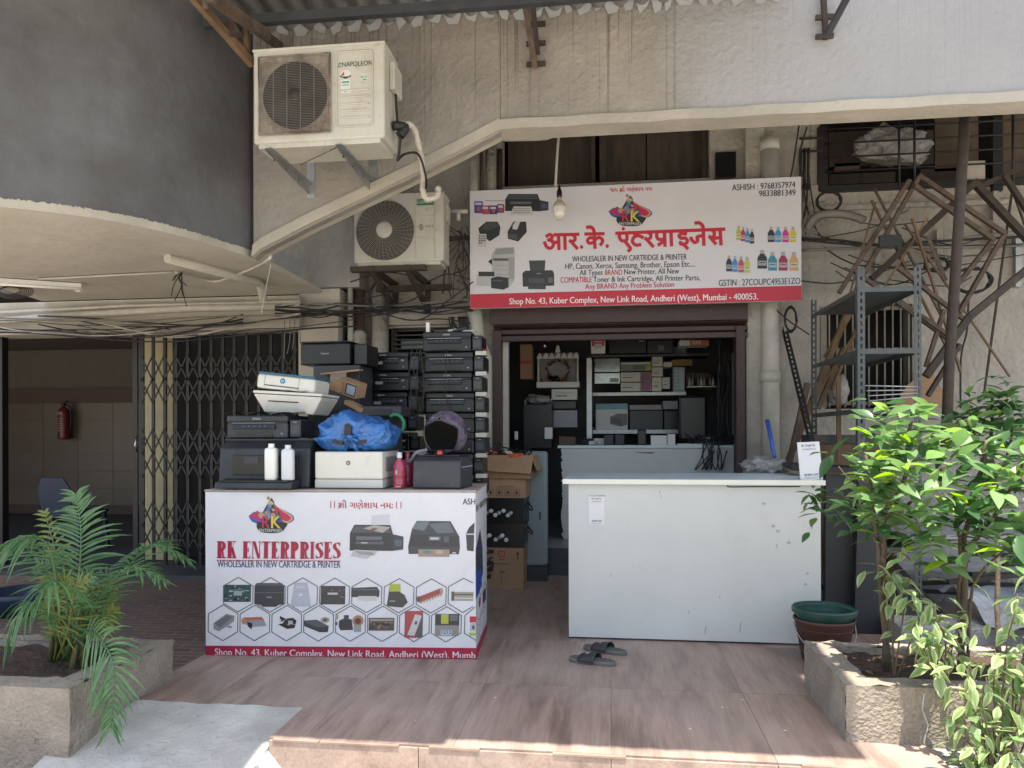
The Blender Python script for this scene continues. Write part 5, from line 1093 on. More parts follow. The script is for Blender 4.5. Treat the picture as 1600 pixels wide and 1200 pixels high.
# two white bottles standing on the tray lip
for k, (xx, hh_, m_, lb) in enumerate(((424, .215, 'milk', 'left white plastic bottle, opaque and taller, standing on the printer tray'), (450, .207, 'milk2', 'right white plastic bottle, more translucent, standing on the printer tray'))):
    q = at(xx, 746, t.location.y-.09)
    b = thing('white_bottle', lb, 'bottle', (q.x, q.y, CT+.057), R(8*k), 'white bottles on the printer tray')
    s = .037
    def sq(r, n=24): return [(r*math.copysign(abs(math.cos(2*math.pi*i/n))**.6, math.cos(2*math.pi*i/n)), r*.8*math.copysign(abs(math.sin(2*math.pi*i/n))**.6, math.sin(2*math.pi*i/n))) for i in range(n)]
    g = MB(); lv = [(.0, .9), (.004, 1), (hh_*.80, 1), (hh_*.86, .9), (hh_*.885, .6), (hh_*.895, .5)]
    v = [(x*r_, y*r_, z) for z, r_ in lv for x, y in sq(s)]; n = 24
    g.add(v, [(i*n+j, i*n+(j+1) % n, (i+1)*n+(j+1) % n, (i+1)*n+j) for i in range(len(lv)-1) for j in range(n)], 0, True); g.build('bottle_body', M[m_], b)
    MB().lathe([(.017, hh_*.885), (.018, hh_*.89), (.018, hh_*.985), (.016, hh_), (.001, hh_)], 18).build('cap', M[m_], b)
# tank printer on top
tp = tank_printer('dusty black ink tank printer sitting on the big open black printer', (at(402, 690, 4.56).x, 4.56, CT+.302), R(0), w=.40, d=.33, h=.145, m='dusty', brand='EPSON')
z1 = CT+.302+.147
o = MB(); o.grid(lambda u, v: (-.24 + .48*u, v*.3, .004 + .012*abs(math.sin(u*9+v*5)) + .01*v), 16, 8); o = single(o, 'lid_sheet', M['dusty'], 'loose black scanner lid lying on the dusty tank printer', 'printer lid'); o.location = (at(405, 650, 4.56).x, 4.56-.02, z1); o.rotation_euler = (0, 0, R(-3))
# white tapered printer
t = thing('white_printer', 'white printer with tapered base under the blue-lidded one', 'printer', (at(448, 650, 4.68).x, 4.68, z1+.012), 0, rot=(0, R(3.5), 0))
wA, wB = .225, .165
g = MB(); v = []
for z, ww, yy in ((0, wB, .03), (.105, wA, 0), (.115, wA+.004, -.004), (.135, wA+.004, -.004)):
    v += [(-ww, yy, z), (ww, yy, z), (ww, .30, z), (-ww, .30, z)]
g.add(v, [(3,2,1,0)] + [(i*4+j, i*4+(j+1) % 4, (i+1)*4+(j+1) % 4, (i+1)*4+j) for i in range(2) for j in range(4)] + [(8,9,10,11)]); g.build('body', M['white'], t, bevel=.008)
MB().box(-wA-.006, wA+.006, -.008, .31, .119, .137).build('lid', M['white'], t, bevel=.005)
T = Matrix.Translation((-.03, .004, .07)) @ Matrix.Rotation(R(15), 4, 'X'); MB().box(-.1, .1, -.001, .01, 0, .006, T=T).build('slot', M['glossy'], t)
MB().tube([(wA*.8-.01, -.005+.012, .105), (wA*.8-.01, -.005+.02, .08)], .006, 6).build('mark', M['dgrey'], t)
g = MB(); g.grid(lambda u, v: (-.02+.14*u, -.012+.05*v, .139+.006*math.sin(u*8)), 8, 3); g.build('torn_film', M['dgrey'], t)
# blue lidded white printer, tilted
t2 = thing('blue_lid_printer', 'small white printer with blue lid and round maker badge tilted on the pile', 'printer', (at(445, 605, 4.70).x, 4.70, z1+.158), 0, rot=(0, R(6.5), R(1)))
MB().box(-.195, .195, 0, .28, 0, .095).build('body', M['white'], t2, bevel=.02, seg=3)
MB().box(-.185, .192, -.002, .28, .093, .108).build('lid', M['bluetop'], t2, bevel=.007)
MB().box(-.14, .09, -.003, .01, .022, .027).build('slot', M['glossy'], t2); MB().box(-.141, -.139, -.002, .01, .02, .09).build('seam', M['grey'], t2); MB().box(.089, .091, -.002, .01, .02, .09).build('seam', M['grey'], t2)
MB().box(-.13, .085, -.006, .01, .004, .02).build('tray_flap', M['white'], t2, bevel=.003)
def hp_badge(t, x, z, r, y, c=(.02, .18, .33)):
    f = Flat(lambda a_, b_: (a_, b_), y); f.ell(x, z, r, r, c); w_ = (.6, .6, .58); k = r*.14
    f.line([(x-r*.25, z+r*.6), (x-r*.5, z-r*.35)], k, w_); f.line([(x-r*.36, z+r*.1), (x-r*.1, z+r*.15), (x-r*.22, z-r*.35)], k, w_); f.line([(x+r*.2, z+r*.2), (x+r*.0, z-r*.7)], k, w_); f.line([(x+r*.2, z+r*.2), (x+r*.48, z+r*.15), (x+r*.34, z-r*.3), (x+r*.08, z-r*.3)], k, w_); f.build('badge', t)
hp_badge(t2, -.02, .06, .018, .0012)
# black printer on boxes behind
YB = 5.35
t3 = thing('black_printer', 'plain black printer with small silver name on top of boxes by the pillar', 'printer', (at(508, 560, YB).x, YB, at(508, 569, YB).z), R(-2))
MB().box(-.19, .19, 0, .3, 0, .155).build('body', M['black'], t3, bevel=.01); MB().box(-.192, .192, -.003, .3, .158, .17).build('lid', M['black'], t3, bevel=.005); label_text(t3, 'Canon', -.03, .03, .075, .011, -.001)
MB().box(.2, .30, .05, .3, 0, .15).build('side_tank', M['glossy'], t3, bevel=.006)
z0 = t3.location.z
k = thing('box_stack', 'dark closed box under the plain black printer by the pillar', 'box', (at(520, 600, YB).x, YB+.01, z0-.40)); MB().box(-.15, .2, 0, .3, 0, .395).build('carton', M['dgrey'], k, bevel=.004); MB().box(-.02, .1, -.002, .0, .29, .345).build('label_patch', M['paper'], k)
k = thing('flat_carton', 'thin brown flattened carton lying slanted on the dark boxes', 'carton', (at(530, 578, 5.2).x, 5.2, at(530, 582, 5.2).z), 0, rot=(R(5), R(-6), R(10))); MB().box(-.13, .14, 0, .22, 0, .012).build('board', M['card'], k)
k = thing('torn_carton', 'torn brown cartridge carton with a picture label leaning on the dark boxes', 'carton', (at(538, 605, 5.1).x, 5.1, at(538, 617, 5.1).z), 0, rot=(R(8), R(18), R(-14)))
MB().box(-.08, .09, 0, .12, 0, .10).build('carton', M['card'], k, bevel=.003); f = Flat(lambda x, y: (x, y), .0012); f.rect(.0, .012, .085, .09, (.02, .02, .03)); f.rect(.01, .02, .078, .082, (.32, .38, .45)); f.build('picture_label', k); MB().box(-.10, -.02, -.05, -.004, .02, .09).build('torn_flap', M['card'], k)
k = thing('flat_carton', 'folded brown carton edge just behind the blue bag', 'carton', (at(548, 632, 5.0).x, 5.0, at(548, 636, 5.0).z), 0, rot=(0, R(25), R(-10))); MB().box(-.06, .09, 0, .1, 0, .03).build('board', M['card'], k)
k = thing('box_stack', 'dark pile of boxes directly behind the white laser printer', 'box', (at(545, 700, 5.15).x, 5.15, .02)); MB().box(-.30, .30, .0, .3, 0, at(545, 640, 5.15).z-.02).build('carton', M['dgrey'], k, bevel=.004)
k = thing('black_printer', 'flat black printer lying behind the blue bag', 'printer', (at(590, 645, 5.0).x, 5.0, at(590, 650, 5.0).z), R(2)); MB().box(-.16, .16, 0, .3, 0, .07).build('body', M['dgrey'], k, bevel=.01); MB().box(-.1, .1, -.003, 0, .02, .05).build('panel', M['glossy'], k)
# laser printer under the blue bag
q0, q1 = at(494, 760, 4.45), at(600, 760, 4.45)
lp_ = thing('laser_printer', 'white laser printer with grey lower drawer under the blue bag', 'printer', ((q0.x+q1.x)/2, 4.42, CT), R(-1))
w = q1.x-q0.x; h = .222
MB().box(-w/2, w/2, 0, .36, .058, h).build('body', M['white'], lp_, bevel=.012, seg=3); MB().box(-w/2, w/2, .002, .36, .004, .056).build('drawer', mat('pale_grey_plastic', (.5, .51, .47), .5, var=.06), lp_, bevel=.005)
hp_badge(lp_, .0, .155, .014, .001, (.10, .10, .09)); label_text(lp_, '.', -.003, .003, .042, .005, .001, (.2, .2, .2))
MB().box(w/2, w/2+.002, .06, .3, .1, .19).build('side_vent', M['grey'], lp_)
# blue bag bundle: puckered cloth around a box, knotted in front
bg = thing('blue_bag', 'crumpled blue polythene bag knotted around black cartridges on the laser printer', 'bag', ((q0.x+q1.x)/2 + .01, 4.58, CT+h), 0)
def bagpt(th_, ph):
    c_, s_ = math.cos(th_), math.sin(th_); cp, sp = math.cos(ph), math.sin(ph)
    ex = .55
    x = math.copysign(abs(c_*cp)**ex if abs(c_*cp) > 0 else 0, c_)*.245; y = math.copysign(abs(s_*cp)**ex if abs(s_*cp) > 0 else 0, s_)*.16
    z = (.105 + .105*math.copysign(abs(sp)**.7, sp)) * (1 + .18*math.exp(-((x+.06)/.09)**2)) * (1 - .15*(x/.24)**2)
    from mathutils import noise as NO
    rd = math.hypot(x, z-.07) + .02; r_ = math.atan2(z-.07, x); q_ = Vector((math.cos(r_)*2.6, math.sin(r_)*2.6, rd*5+y*3))
    wr = .018*(1-2*abs(NO.noise(q_))) - .012 + .010*NO.noise(Vector((x, y, z))*26) + .006*(1-2*abs(NO.noise(Vector((x*14, y*14, z*14)))))
    k = 1 + wr*5*(cp**.5 if cp > 0 else 0); dd = math.hypot(x+.0, z-.07)
    if y < 0: y += .05*math.exp(-(dd/.05)**2)
    return (x*k, y*k, max(.002, z + wr))
g = MB(); g.grid(lambda u, v: bagpt(u*2*math.pi, -math.pi/2 + v*math.pi), 110, 50); g.build('bag_skin', M['bluebag'], bg)
g = MB()
for a0, l0, w0 in ((-.5, .11, .03), (3.6, .12, .035), (-1.2, .09, .025), (4.2, .09, .02), (.3, .1, .02), (2.8, .1, .02)):
    ax = Vector((math.cos(a0), 0, math.sin(a0))); n_ = 8
    for i in range(n_):
        pa = Vector((0, -.165+.006*i, .085)) + ax*l0*i/n_; pb = Vector((0, -.165+.006*(i+1), .085)) + ax*l0*(i+1)/n_; sd = Vector((-ax.z, 0, ax.x)); wa = w0*(.3+.7*i/n_); wb_ = w0*(.3+.7*(i+1)/n_)
        g.add([pa-sd*wa/2, pb-sd*wb_/2, pb+Vector((0, -.008, 0)), pa+Vector((0, -.008, 0)), pb+sd*wb_/2, pa+sd*wa/2], [(0,1,2,3), (3,2,4,5)], 0, True)
g.lathe([(.001, -.02), (.016, -.01), (.02, .0), (.014, .014), (.001, .018)], 10, c=(0, -.165, .085)); g.build('knot', M['bluebag'], bg)
for (x, z, w_, h_, rr) in ((0-.012, .135, .045, .07, 0), (-.075, .055, .07, .022, .2), (.075, .06, .06, .02, -.2)):
    T = Matrix.Translation((x, -.156, z)) @ Matrix.Rotation(rr, 4, 'Y'); MB().prism([(-w_/2, -h_/2), (w_/2*.8, -h_/2), (w_/2, h_*.3), (0, h_/2), (-w_/2*.9, h_*.35)], -.006, .02, T=T).build('cartridge_peek', M['glossy'], bg)
# green hose loop
q = at(618, 658, 4.85)
single(MB().tube([(q.x+.055*math.cos(a_)-.0, 4.85, q.z-.02+.055*math.sin(a_)*1.15) for a_ in [R(130-i*13) for i in range(15)]], .012, 8), 'hose_loop', M['greenhose'], 'green hose loop sticking up behind the right end of the blue bag', 'hose')
# pink bottles
for k, (xx, yy, s, lb) in enumerate(((624, 4.5, 1.0, 'pink liquid spray bottle in front, between the laser printer and the helmet box'), (637, 4.66, .95, 'pink liquid bottle behind, half hidden by the grey printer box'))):
    q = at(xx, 750, yy); b = thing('pink_bottle', lb, 'bottle', (q.x, yy, CT), 0, 'pink bottles beside the laser printer')
    MB().lathe([(.001, 0), (.036*s, .002), (.038*s, .02), (.038*s, .13), (.03*s, .155), (.015*s, .175), (.013*s, .185)], 20).build('bottle_body', M['pink'], b); MB().lathe([(.016*s, .183), (.016*s, .215), (.001, .218)], 14).build('cap', M['pink'] if k else M['milk2'], b)
    for zz in (.04, .07, .10): MB().tube([(.0385*s*math.cos(i*.45), .0385*s*math.sin(i*.45), zz) for i in range(15)], .0012, 4).build('rib', M['pink'], b)
    if k == 0: f = Flat(lambda x, y: (x, y), .0395); f.rect(-.014, .085, -.002, .11, (.4, .35, .37)); f.rect(-.02, .004, .022, .028, (.42, .03, .08)); f.rect(-.016, .01, .018, .014, (.6, .5, .5)); f.build('label_patch', b)
# dark grey printer box under the helmet
q0, q1 = at(641, 766, 4.42), at(718, 766, 4.42)
gp = thing('grey_printer', 'plain dark grey printer carrying the helmet at the right end of the banner counter', 'printer', ((q0.x+q1.x)/2, 4.45, CT), R(-4)); w = q1.x-q0.x
MB().prism([(0, 0), (.30, 0), (.30, .19), (.05, .19), (.01, .165)], -w/2, w/2, axis='x').build('body', M['dgrey'], gp, bevel=.012, seg=3); MB().box(-w/2+.03, w/2-.02, .05, .3, .192, .20).build('lid', M['dusty'], gp, bevel=.004); MB().box(w/2, w/2+.002, .04, .29, .125, .132).build('side_line', M['grey'], gp)
# helmet
hx = at(693, 700, 4.56)
hm = thing('helmet', 'open-face purple-grey motorcycle helmet on the dark grey printer', 'helmet', (hx.x, 4.62, CT+.20), R(-8))
def helm(r, op, n1=36, n2=18, zc_=.13):
    g = MB(); v = []; f = []
    for j in range(n2+1):
        el = R(90 - j*(142/n2))
        for i in range(n1+1):
            a_ = R(-90) + R(op*(.55 if False else 1))/2*max(0, min(1, (j-6.5)/3.0)) + (2*math.pi - R(op)*max(0, min(1, (j-6.5)/3.0)))*i/n1
            v.append((r*math.cos(el)*math.cos(a_)*.93, r*math.cos(el)*math.sin(a_)*1.1, zc_ + r*math.sin(el)))
    for j in range(n2):
        for i in range(n1): f.append((j*(n1+1)+i, j*(n1+1)+i+1, (j+1)*(n1+1)+i+1, (j+1)*(n1+1)+i))
    g.add(v, f, 0, True); return g
helm(.135, 120).build('shell', M['helmet'], hm, thick=.006); helm(.126, 124).build('lining', M['lining'], hm)
edge = []
for j in range(19):
    el = R(90 - j*(142/18)); k_ = max(0, min(1, (j-6.5)/3.0)); edge.append((el, R(-90)+R(120)/2*k_))
ptsR = [Vector((.138*math.cos(el)*math.cos(a_)*.93, .138*math.cos(el)*math.sin(a_)*1.1, .13+.138*math.sin(el))) for el, a_ in edge[7:]]
ptsL = [Vector((-p.x, p.y, p.z)) for p in ptsR]
MB().tube(list(reversed(ptsL)) + ptsR, .006, 6).build('rim_trim', M['chrome'] if False else M['dgrey'], hm)
MB().tube(smoothpath([(.05, -.06, .02), (.0, -.13, .008), (-.02, -.135, .01)]), .007, 6).build('chin_strap', M['lining'], hm); MB().box(-.0, .03, -.15, -.13, .002, .026).build('buckle', M['red'], hm, bevel=.004)
MB().tube(smoothpath([(-.10, -.05, .03), (-.16, -.08, .012), (-.2, -.06, -.03), (-.24, -.04, -.05)]), .012, 6).build('strap_end', mat('grey_strap', (.2, .2, .22), .7), hm)

# ================================================================== CARTONS AND CRATES by the shop step
def carton(label, x0, x1, y0, y1, z0, z1, rz=0, flaps=0, m='card', prints=0, rot=None):
    t = thing('carton', label, 'carton', ((x0+x1)/2, (y0+y1)/2, z0), rz); w, d, h = x1-x0, y1-y0, z1-z0
    g = MB(); th = .005
    g.box(-w/2, w/2, -d/2, -d/2+th, 0, h); g.box(-w/2, w/2, d/2-th, d/2, 0, h); g.box(-w/2, -w/2+th, -d/2+th, d/2-th, 0, h); g.box(w/2-th, w/2, -d/2+th, d/2-th, 0, h); g.box(-w/2+th, w/2-th, -d/2+th, d/2-th, 0, th)
    if not flaps: g.box(-w/2, w/2, -d/2, d/2, h-.004, h+.001)
    g.build('walls', M[m], t)
    if flaps:
        MB().add([(-w/2-.01, -d/2-.004, h*1.0+.004), (w/2+.03, -d/2-.004, h*1.0+.004), (w/2+.01, -d/2-.035, h*1.0-.15), (-w/2, -d/2-.03, h-.12)], [(0,1,2,3)]).build('flap', M[m], t, thick=.004)
        MB().add([(w/2+.004, -d/2+.01, h+.004), (w/2+.004, d/2-.01, h+.004), (w/2+.06, d/2-.01, h-.14), (w/2+.05, -d/2+.01, h-.12)], [(0,1,2,3)]).build('flap', M[m], t, thick=.004)
    return t, w, d, h
Yc = 6.42
X0, X1 = at(741, 900, Yc).x, at(816, 900, Yc).x
c1, w, d, h = carton('large worn brown carton at the bottom of the pile, printed with arrows', X0, X1, Yc, Yc+.38, .001, at(800, 856, Yc).z, R(2))
f = Flat(lambda x, y: (x, y), d/2+.0015); INKB = (.06, .04, .03)
f.line([(w*.38, h*.7), (w*.38, h*.88)], .008, INKB); f.poly([(w*.34, h*.84), (w*.42, h*.84), (w*.38, h*.92)], INKB); f.rect(-.06, h*.60, .08, h*.62, INKB); f.rect(.0, h*.40, .05, h*.42, INKB); f.line([(.02, h*.3), (.02, h*.1), (.02, h*.5)], .003, INKB)
f.rect(-.01, h*.78, .05, h*.93, (.35, .05, .04)); f.rect(.0, h*.81, .04, h*.9, (.36, .2, .12)); f.rect(.012, h*.84, .028, h*.87, (.35, .05, .04)); f.rect(.0, h*.70, .04, h*.73, (.35, .05, .04)); f.text('OTY', -.14, h*.82, -.05, .04, (.2, .04, .03), .01)
for k in range(16): a_ = rnd.uniform(-.11, -.06); b_ = rnd.uniform(.08, h*.9); f.rect(a_, b_, a_+rnd.uniform(.01, .05), b_+rnd.uniform(.006, .03), (.03, .02, .02))
f.build('printing', c1)
z = h + .004
def crate(label, z0, hh, rz, nrol, seed):
    t = thing('plastic_crate', label, 'crate', ((X0+X1)/2 - .02, Yc+.19, z0), rz, 'black crates of printer rollers'); W2 = .235; D2 = .19; r_ = random.Random(seed)
    g = MB(); th = .006
    g.box(-W2, W2, -D2, -D2+th, 0, hh); g.box(-W2, W2, D2-th, D2, 0, hh); g.box(-W2, -W2+th, -D2+th, D2-th, 0, hh); g.box(W2-th, W2, -D2+th, D2-th, 0, hh); g.box(-W2+th, W2-th, -D2+th, D2-th, 0, th); g.build('crate_walls', M['black'], t, bevel=.003)
    g = MB(); c4 = [(-W2, -D2), (W2, -D2), (W2, D2), (-W2, D2)]
    for i in range(4): a_, b_ = c4[i], c4[(i+1) % 4]; g.bar((a_[0], a_[1], hh), (b_[0], b_[1], hh), .018, .012)
    g.build('rim', M['black'], t); MB().tube(smoothpath([(W2+.003, -.1, hh*.75), (W2+.05, -.05, hh*.5), (W2+.05, .05, hh*.5), (W2+.003, .1, hh*.75)]), .007, 6).build('side_handle', M['dgrey'], t)
    return t, W2, D2
hz_ = at(800, 818, Yc).z; hz2 = at(800, 778, Yc).z
tA, W2, D2 = crate('lower black plastic crate of printer parts on the large carton', z, hz_-z-.006, R(1), 6, 2)
tB, W2, D2 = crate('upper black plastic crate with white pinch rollers under the printed carton', hz_, hz2-hz_-.006, R(-2), 6, 5)
for t, zz, base in ((tA, hz_-z-.006, z), (tB, hz2-hz_-.006, hz_)):
    for k in range(7 if t is tB else 6):
        c_ = t.location + Vector((-.08 + k*.035 + rnd.uniform(-.01, .01), -D2-.008, zz*(.42 + .1*math.sin(k*2.1))))
        o = MB().lathe([(.001, .012), (.014, .012), (.018, .008), (.018, -.006), (.005, -.006), (.005, -.012)], 14, T=Matrix.Rotation(R(90 + rnd.uniform(-25, 25)), 4, 'X'))
        o = single(o, 'pinch_roller', M['milk2'] if k % 3 else M['galv'], 'small pale roller wheel showing through the front of the %s crate' % ('upper' if t is tB else 'lower'), 'roller', 'white roller wheels in the crates'); o.location = c_
c2, w, d, h2 = carton('closed brown carton printed with handling symbols, above the crates', X0-.0, X1+.03, Yc+.0, Yc+.36, hz2, at(800, 748, Yc).z, R(-1))
f = Flat(lambda x, y: (x, y), d/2+.0015)
for k in range(4):
    x = -.08+k*.075; f.line([(x-.025, .02), (x+.025, .02), (x+.025, .075), (x-.025, .075)], .003, INKB, closed=True); f.rect(x-.012, .035, x+.012, .055, INKB); f.line([(x, .03), (x, .068)], .003, INKB)
f.rect(-.14, .1, -.08, .105, INKB); f.rect(-.02, .098, .12, .101, INKB); f.rect(-.14, .088, .12, .089, INKB)
f.build('printing', c2)
c3, w3, d3, h3 = carton('open brown carton on top of the pile, overflowing with wires', X0-.0, X1+.08, Yc-.02, Yc+.36, at(800, 748, Yc).z+.003, at(800, 712, Yc).z, R(-3), flaps=1)
g = MB(); rr = random.Random(11)
for k in range(26):
    a_ = Vector((rr.uniform(-.2, .2), rr.uniform(-.16, .1), h3-.02)); pts = [a_]
    for i in range(4): pts.append(pts[-1] + Vector((rr.uniform(-.07, .07), rr.uniform(-.05, .05), rr.uniform(-.01, .035)))); 
    g.tube(smoothpath([(max(-w3/2+.02, min(w3/2-.02, p.x)), max(-d3/2-.01, p.y), min(h3+.07, p.z)) for p in pts], 4), .006, 5)
o = single(g, 'cable_tangle', M['cable'], 'tangle of black adapter cables spilling out of the open carton', 'cables'); o.location = c3.location
g = MB()
for k in range(9): x = .05+.014*k; g.tube([(x, -d3/2+.01, h3+.0), (x+.01, -d3/2-.02, h3+.018), (x+.014, -d3/2-.01, h3-.02)], .007, 6)
o = single(g, 'orange_cord', M['orange'], 'bright orange coiled cord at the front of the open carton', 'cord'); o.location = c3.location
for k in range(3):
    o = MB().box(-.03, .03, -.03, .03, 0, .02); o = single(o, 'adapter', M['grey'] if k else M['paper'], ['white adapter block poking out of the open carton', 'grey adapter block in the middle of the open carton', 'grey adapter block at the left of the open carton'][k], 'adapter', bevel=.004); o.location = c3.location + Vector((-.0+.04*(k == 0)-.1*k, -.1, h3+.01)); o.rotation_euler = (R(20), R(15*k), R(30))
o = MB().tube(smoothpath([(-.2, -.12, h3-.01), (-.12, -.17, h3+.04), (-.06, -.12, h3+.02)]), .01, 6); o = single(o, 'orange_strap', M['orange'], 'thin orange strap at the left rim of the open carton', 'strap'); o.location = c3.location
p = at(838, 780, 6.85); q = at(858, 705, 6.85)
pn = thing('appliance_panel', 'tall pale grey-green appliance panel standing behind the cartons', 'panel', (p.x, 6.8, .0)); MB().box(-.10, .10, 0, .12, .13, q.z).build('body', M['teal'], pn, bevel=.03, seg=4); MB().box(-.10, .10, .0, .12, .0, .13).build('foot', M['dgrey'], pn); MB().box(.03, .045, -.008, 0, .55, .62).build('handle', M['dgrey'], pn)  # upright appliance panel on a foot, not a cabinet
# ================================================================== WHITE COUNTER
cx0_, cx1_ = gd(888, 998).x, gd(1282, 1011).x; CY = 4.913; ch_ = at(1000, 757, CY).z
wc = thing('white_counter', 'long plain white laminate counter with smudges, in front of the shop door', 'counter', (cx0_, CY, 0)); W_ = cx1_-cx0_
MB().box(0, W_, .0, .02, .012, ch_-.001).build('front_panel', M['ctr'], wc, bevel=.0015)
MB().box(0, .018, .022, .62, .006, ch_-.001).build('side_panel', M['ctr'], wc); MB().box(W_-.018, W_, .022, .62, .006, ch_-.001).build('side_panel', M['ctr'], wc); MB().box(.02, W_-.02, .58, .6, .3, ch_-.001).build('back_rail', M['ctr'], wc)
MB().box(-.035, W_+.02, -.03, .82, ch_, ch_+.032).build('top_board', M['ctrtop'], wc, bevel=.003); MB().box(-.035, W_+.02, -.0335, -.0305, ch_+.001, ch_+.031).build('edge_band', M['edge'], wc)
f = Flat(lambda x, y: (x, y), .001)
def CF(x, y): p = at(x, y, CY); return (p.x - cx0_, p.z)
for (x, y, r_) in ((1193, 788, .011), (1208, 823, .012), (1215, 831, .013), (1232, 849, .013), (1258, 914, .010), (1261, 897, .009)):
    c_ = CF(x, y); f.ell(c_[0], c_[1], r_, r_*.8, (.36, .37, .35), 12)
for (x, y, l) in ((1030, 772, .02), (1032, 778, .015), (953, 902, .02), (1100, 990, .05), (1155, 982, .04), (1212, 858, .03), (1155, 988, .02), (1268, 828, .02), (1123, 936, .02), (1075, 960, .02)):
    c_ = CF(x, y); f.line([c_, (c_[0]+l*.25, c_[1]+l)], .003, (.2, .2, .19))
f.build('scuff_marks', wc)
MB().tube(smoothpath([(CF(1137, 758)[0], -.004, ch_-.004), (CF(1140, 760)[0], -.006, ch_-.014), (CF(1180, 762)[0], -.004, ch_-.012), (CF(1250, 760)[0], -.004, ch_-.010)]), .003, 5).build('loose_wire', M['cable'], wc)
def paysheet(f, w, h, c=INK):
    f.rect(-w/2, 0, w/2, h, (.66, .66, .67)); f.ell(-w*.28, h*.915, w*.06, w*.06, (.1, .2, .4)); f.ell(-w*.25, h*.91, w*.04, w*.04, (.5, .3, .05)); f.text('Google Pay', -w*.17, h*.89, w*.3, h*.05, (.1, .1, .11), .005); f.text('Accepted here', -w*.3, h*.80, w*.3, h*.032, (.15, .15, .16), .005)
    f.text('BHIM UPI  LoTTO' if False else 'BHIM UPI', -w*.3, h*.10, w*.3, h*.05, (.08, .08, .1), .01); f.rect(-w*.34, h*.045, w*.34, h*.055, (.2, .2, .2))
st = MB().box(0, .001, 0, .001, 0, .001)
c_ = at(932, 820, CY-.001); pst = thing('payment_sticker', 'faded payment sheet taped low on the front of the white counter', 'sticker', (c_.x, CY-.0012, c_.z))
f = Flat(lambda x, y: (x, y), .0005); w, h = .098, .18; paysheet(f, w, h); f.rect(-w*.52, h*1.0, w*.1, h*1.02, (.25, .25, .3)); f.rect(w*.1, h, w*.55, h*1.03, (.5, .2, .12)); f.build('sheet', pst)
c_ = at(1268, 749, CY+.03); pt = thing('payment_standee', 'white payment stand card at the right end of the white counter top', 'sign', (c_.x, CY+.03, ch_+.032), 0, rot=(R(-8), R(-2.5), R(3)))
w, h = .135, .235; MB().box(-w/2, w/2, .0005, .006, 0, h).build('card', M['paper'], pt, bevel=.001); MB().bar((0, .08, 0), (0, .008, h*.7), .05, .003).build('rear_strut', M['paper'], pt); f = Flat(lambda x, y: (x, y), .0005); paysheet(f, w*.98, h*.99); f.build('sheet', pt)
# crumpled clear bag, blue rod, and clutter at the counter's right end
g = MB()
def crump(cx_, cy_, cz_, rx, ry, rz_, seed, n=26):
    r_ = random.Random(seed); ph = [r_.uniform(0, 6) for _ in range(9)]
    def fn(u, v):
        a_, b_ = u*2*math.pi, -math.pi/2+v*math.pi; x, y, z = math.cos(a_)*math.cos(b_), math.sin(a_)*math.cos(b_), math.sin(b_)
        k = 1 + .16*math.sin(5*x+ph[0]+3*z)*math.sin(4*y+ph[1]) + .10*math.sin(11*x+ph[2])*math.sin(9*z+ph[3]) + .07*math.sin(19*y+ph[4]+7*x) + .05*math.sin(27*z+13*x+ph[5])
        return (cx_+rx*x*k, cy_+ry*y*k, max(cz_-rz_*.8, cz_+rz_*z*k))
    return fn
q = at(1195, 722, 5.85)
g = MB(); g.grid(crump(0, 0, 0, .16, .12, .075, 3), 48, 24); o = single(g, 'plastic_bag', M['clear'], 'crumpled clear plastic bag behind the white counter near the drainpipe', 'bag'); o.location = (q.x, 5.85, at(1195, 735, 5.85).z+.02)
shlf = MB().box(at(1150, 730, 5.78).x, at(1262, 730, 5.78).x, 5.72, 6.0, at(1195, 735, 5.85).z-.09, at(1195, 735, 5.85).z-.04); single(shlf, 'rear_ledge', M['ctr'], 'pale ledge behind the white counter carrying the crumpled bag', 'ledge')
single(MB().tube([at(1210, 715, 5.75), at(1199, 658, 5.95)], .016, 10), 'blue_rod', M['bluestick'], 'short blue plastic rod leaning against the drainpipe', 'rod')
# ================================================================== BUCKETS
bk = gd(1287, 1045); bk = Vector((at(1287, 960, 4.62).x, 4.62, 0))
b1 = thing('bucket', 'grimy brown plastic bucket with wire handle between planter and white counter', 'bucket', bk); 
rb = .165; hb = at(1287, 966, 4.62).z
MB().lathe([(.001, .004), (rb*.74, .004), (rb*.98, hb-.02), (rb*1.03, hb-.015), (rb*1.03, hb), (rb*.97, hb), (rb*.95, hb-.03), (rb*.7, .01)], 36).build('body', M['brown'], b1)
MB().tube([(rb*1.02*math.cos(a_), rb*1.02*math.sin(a_), hb-.03-.14*abs(math.sin(a_))**.8*(1 if math.sin(a_) < 0 else 0)) for a_ in [R(-180+i*9) for i in range(21)]], .003, 6).build('wire_handle', M['galv'], b1)
for zz in (.05, .07, hb-.06): MB().lathe([(rb*(.74+.24*zz/hb)+.001, zz), (rb*(.74+.24*zz/hb)+.006, zz+.005), (rb*(.74+.24*zz/hb)+.001, zz+.01)], 36).build('hoop', M['brown'], b1)
b2 = thing('bucket', 'green plastic bucket nested inside the brown bucket', 'bucket', bk+Vector((0, 0, .06)))
MB().lathe([(.001, .0), (rb*.7, .0), (rb*.94, hb-.035), (rb*1.07, hb-.03), (rb*1.08, hb-.01), (rb*1.04, hb), (rb*1.03, hb-.012), (rb*.97, hb-.02), (rb*.95, hb-.05), (rb*.88, hb-.055), (rb*.68, .012), (.001, .012)], 56, sm=False).build('body', M['green'], b2)
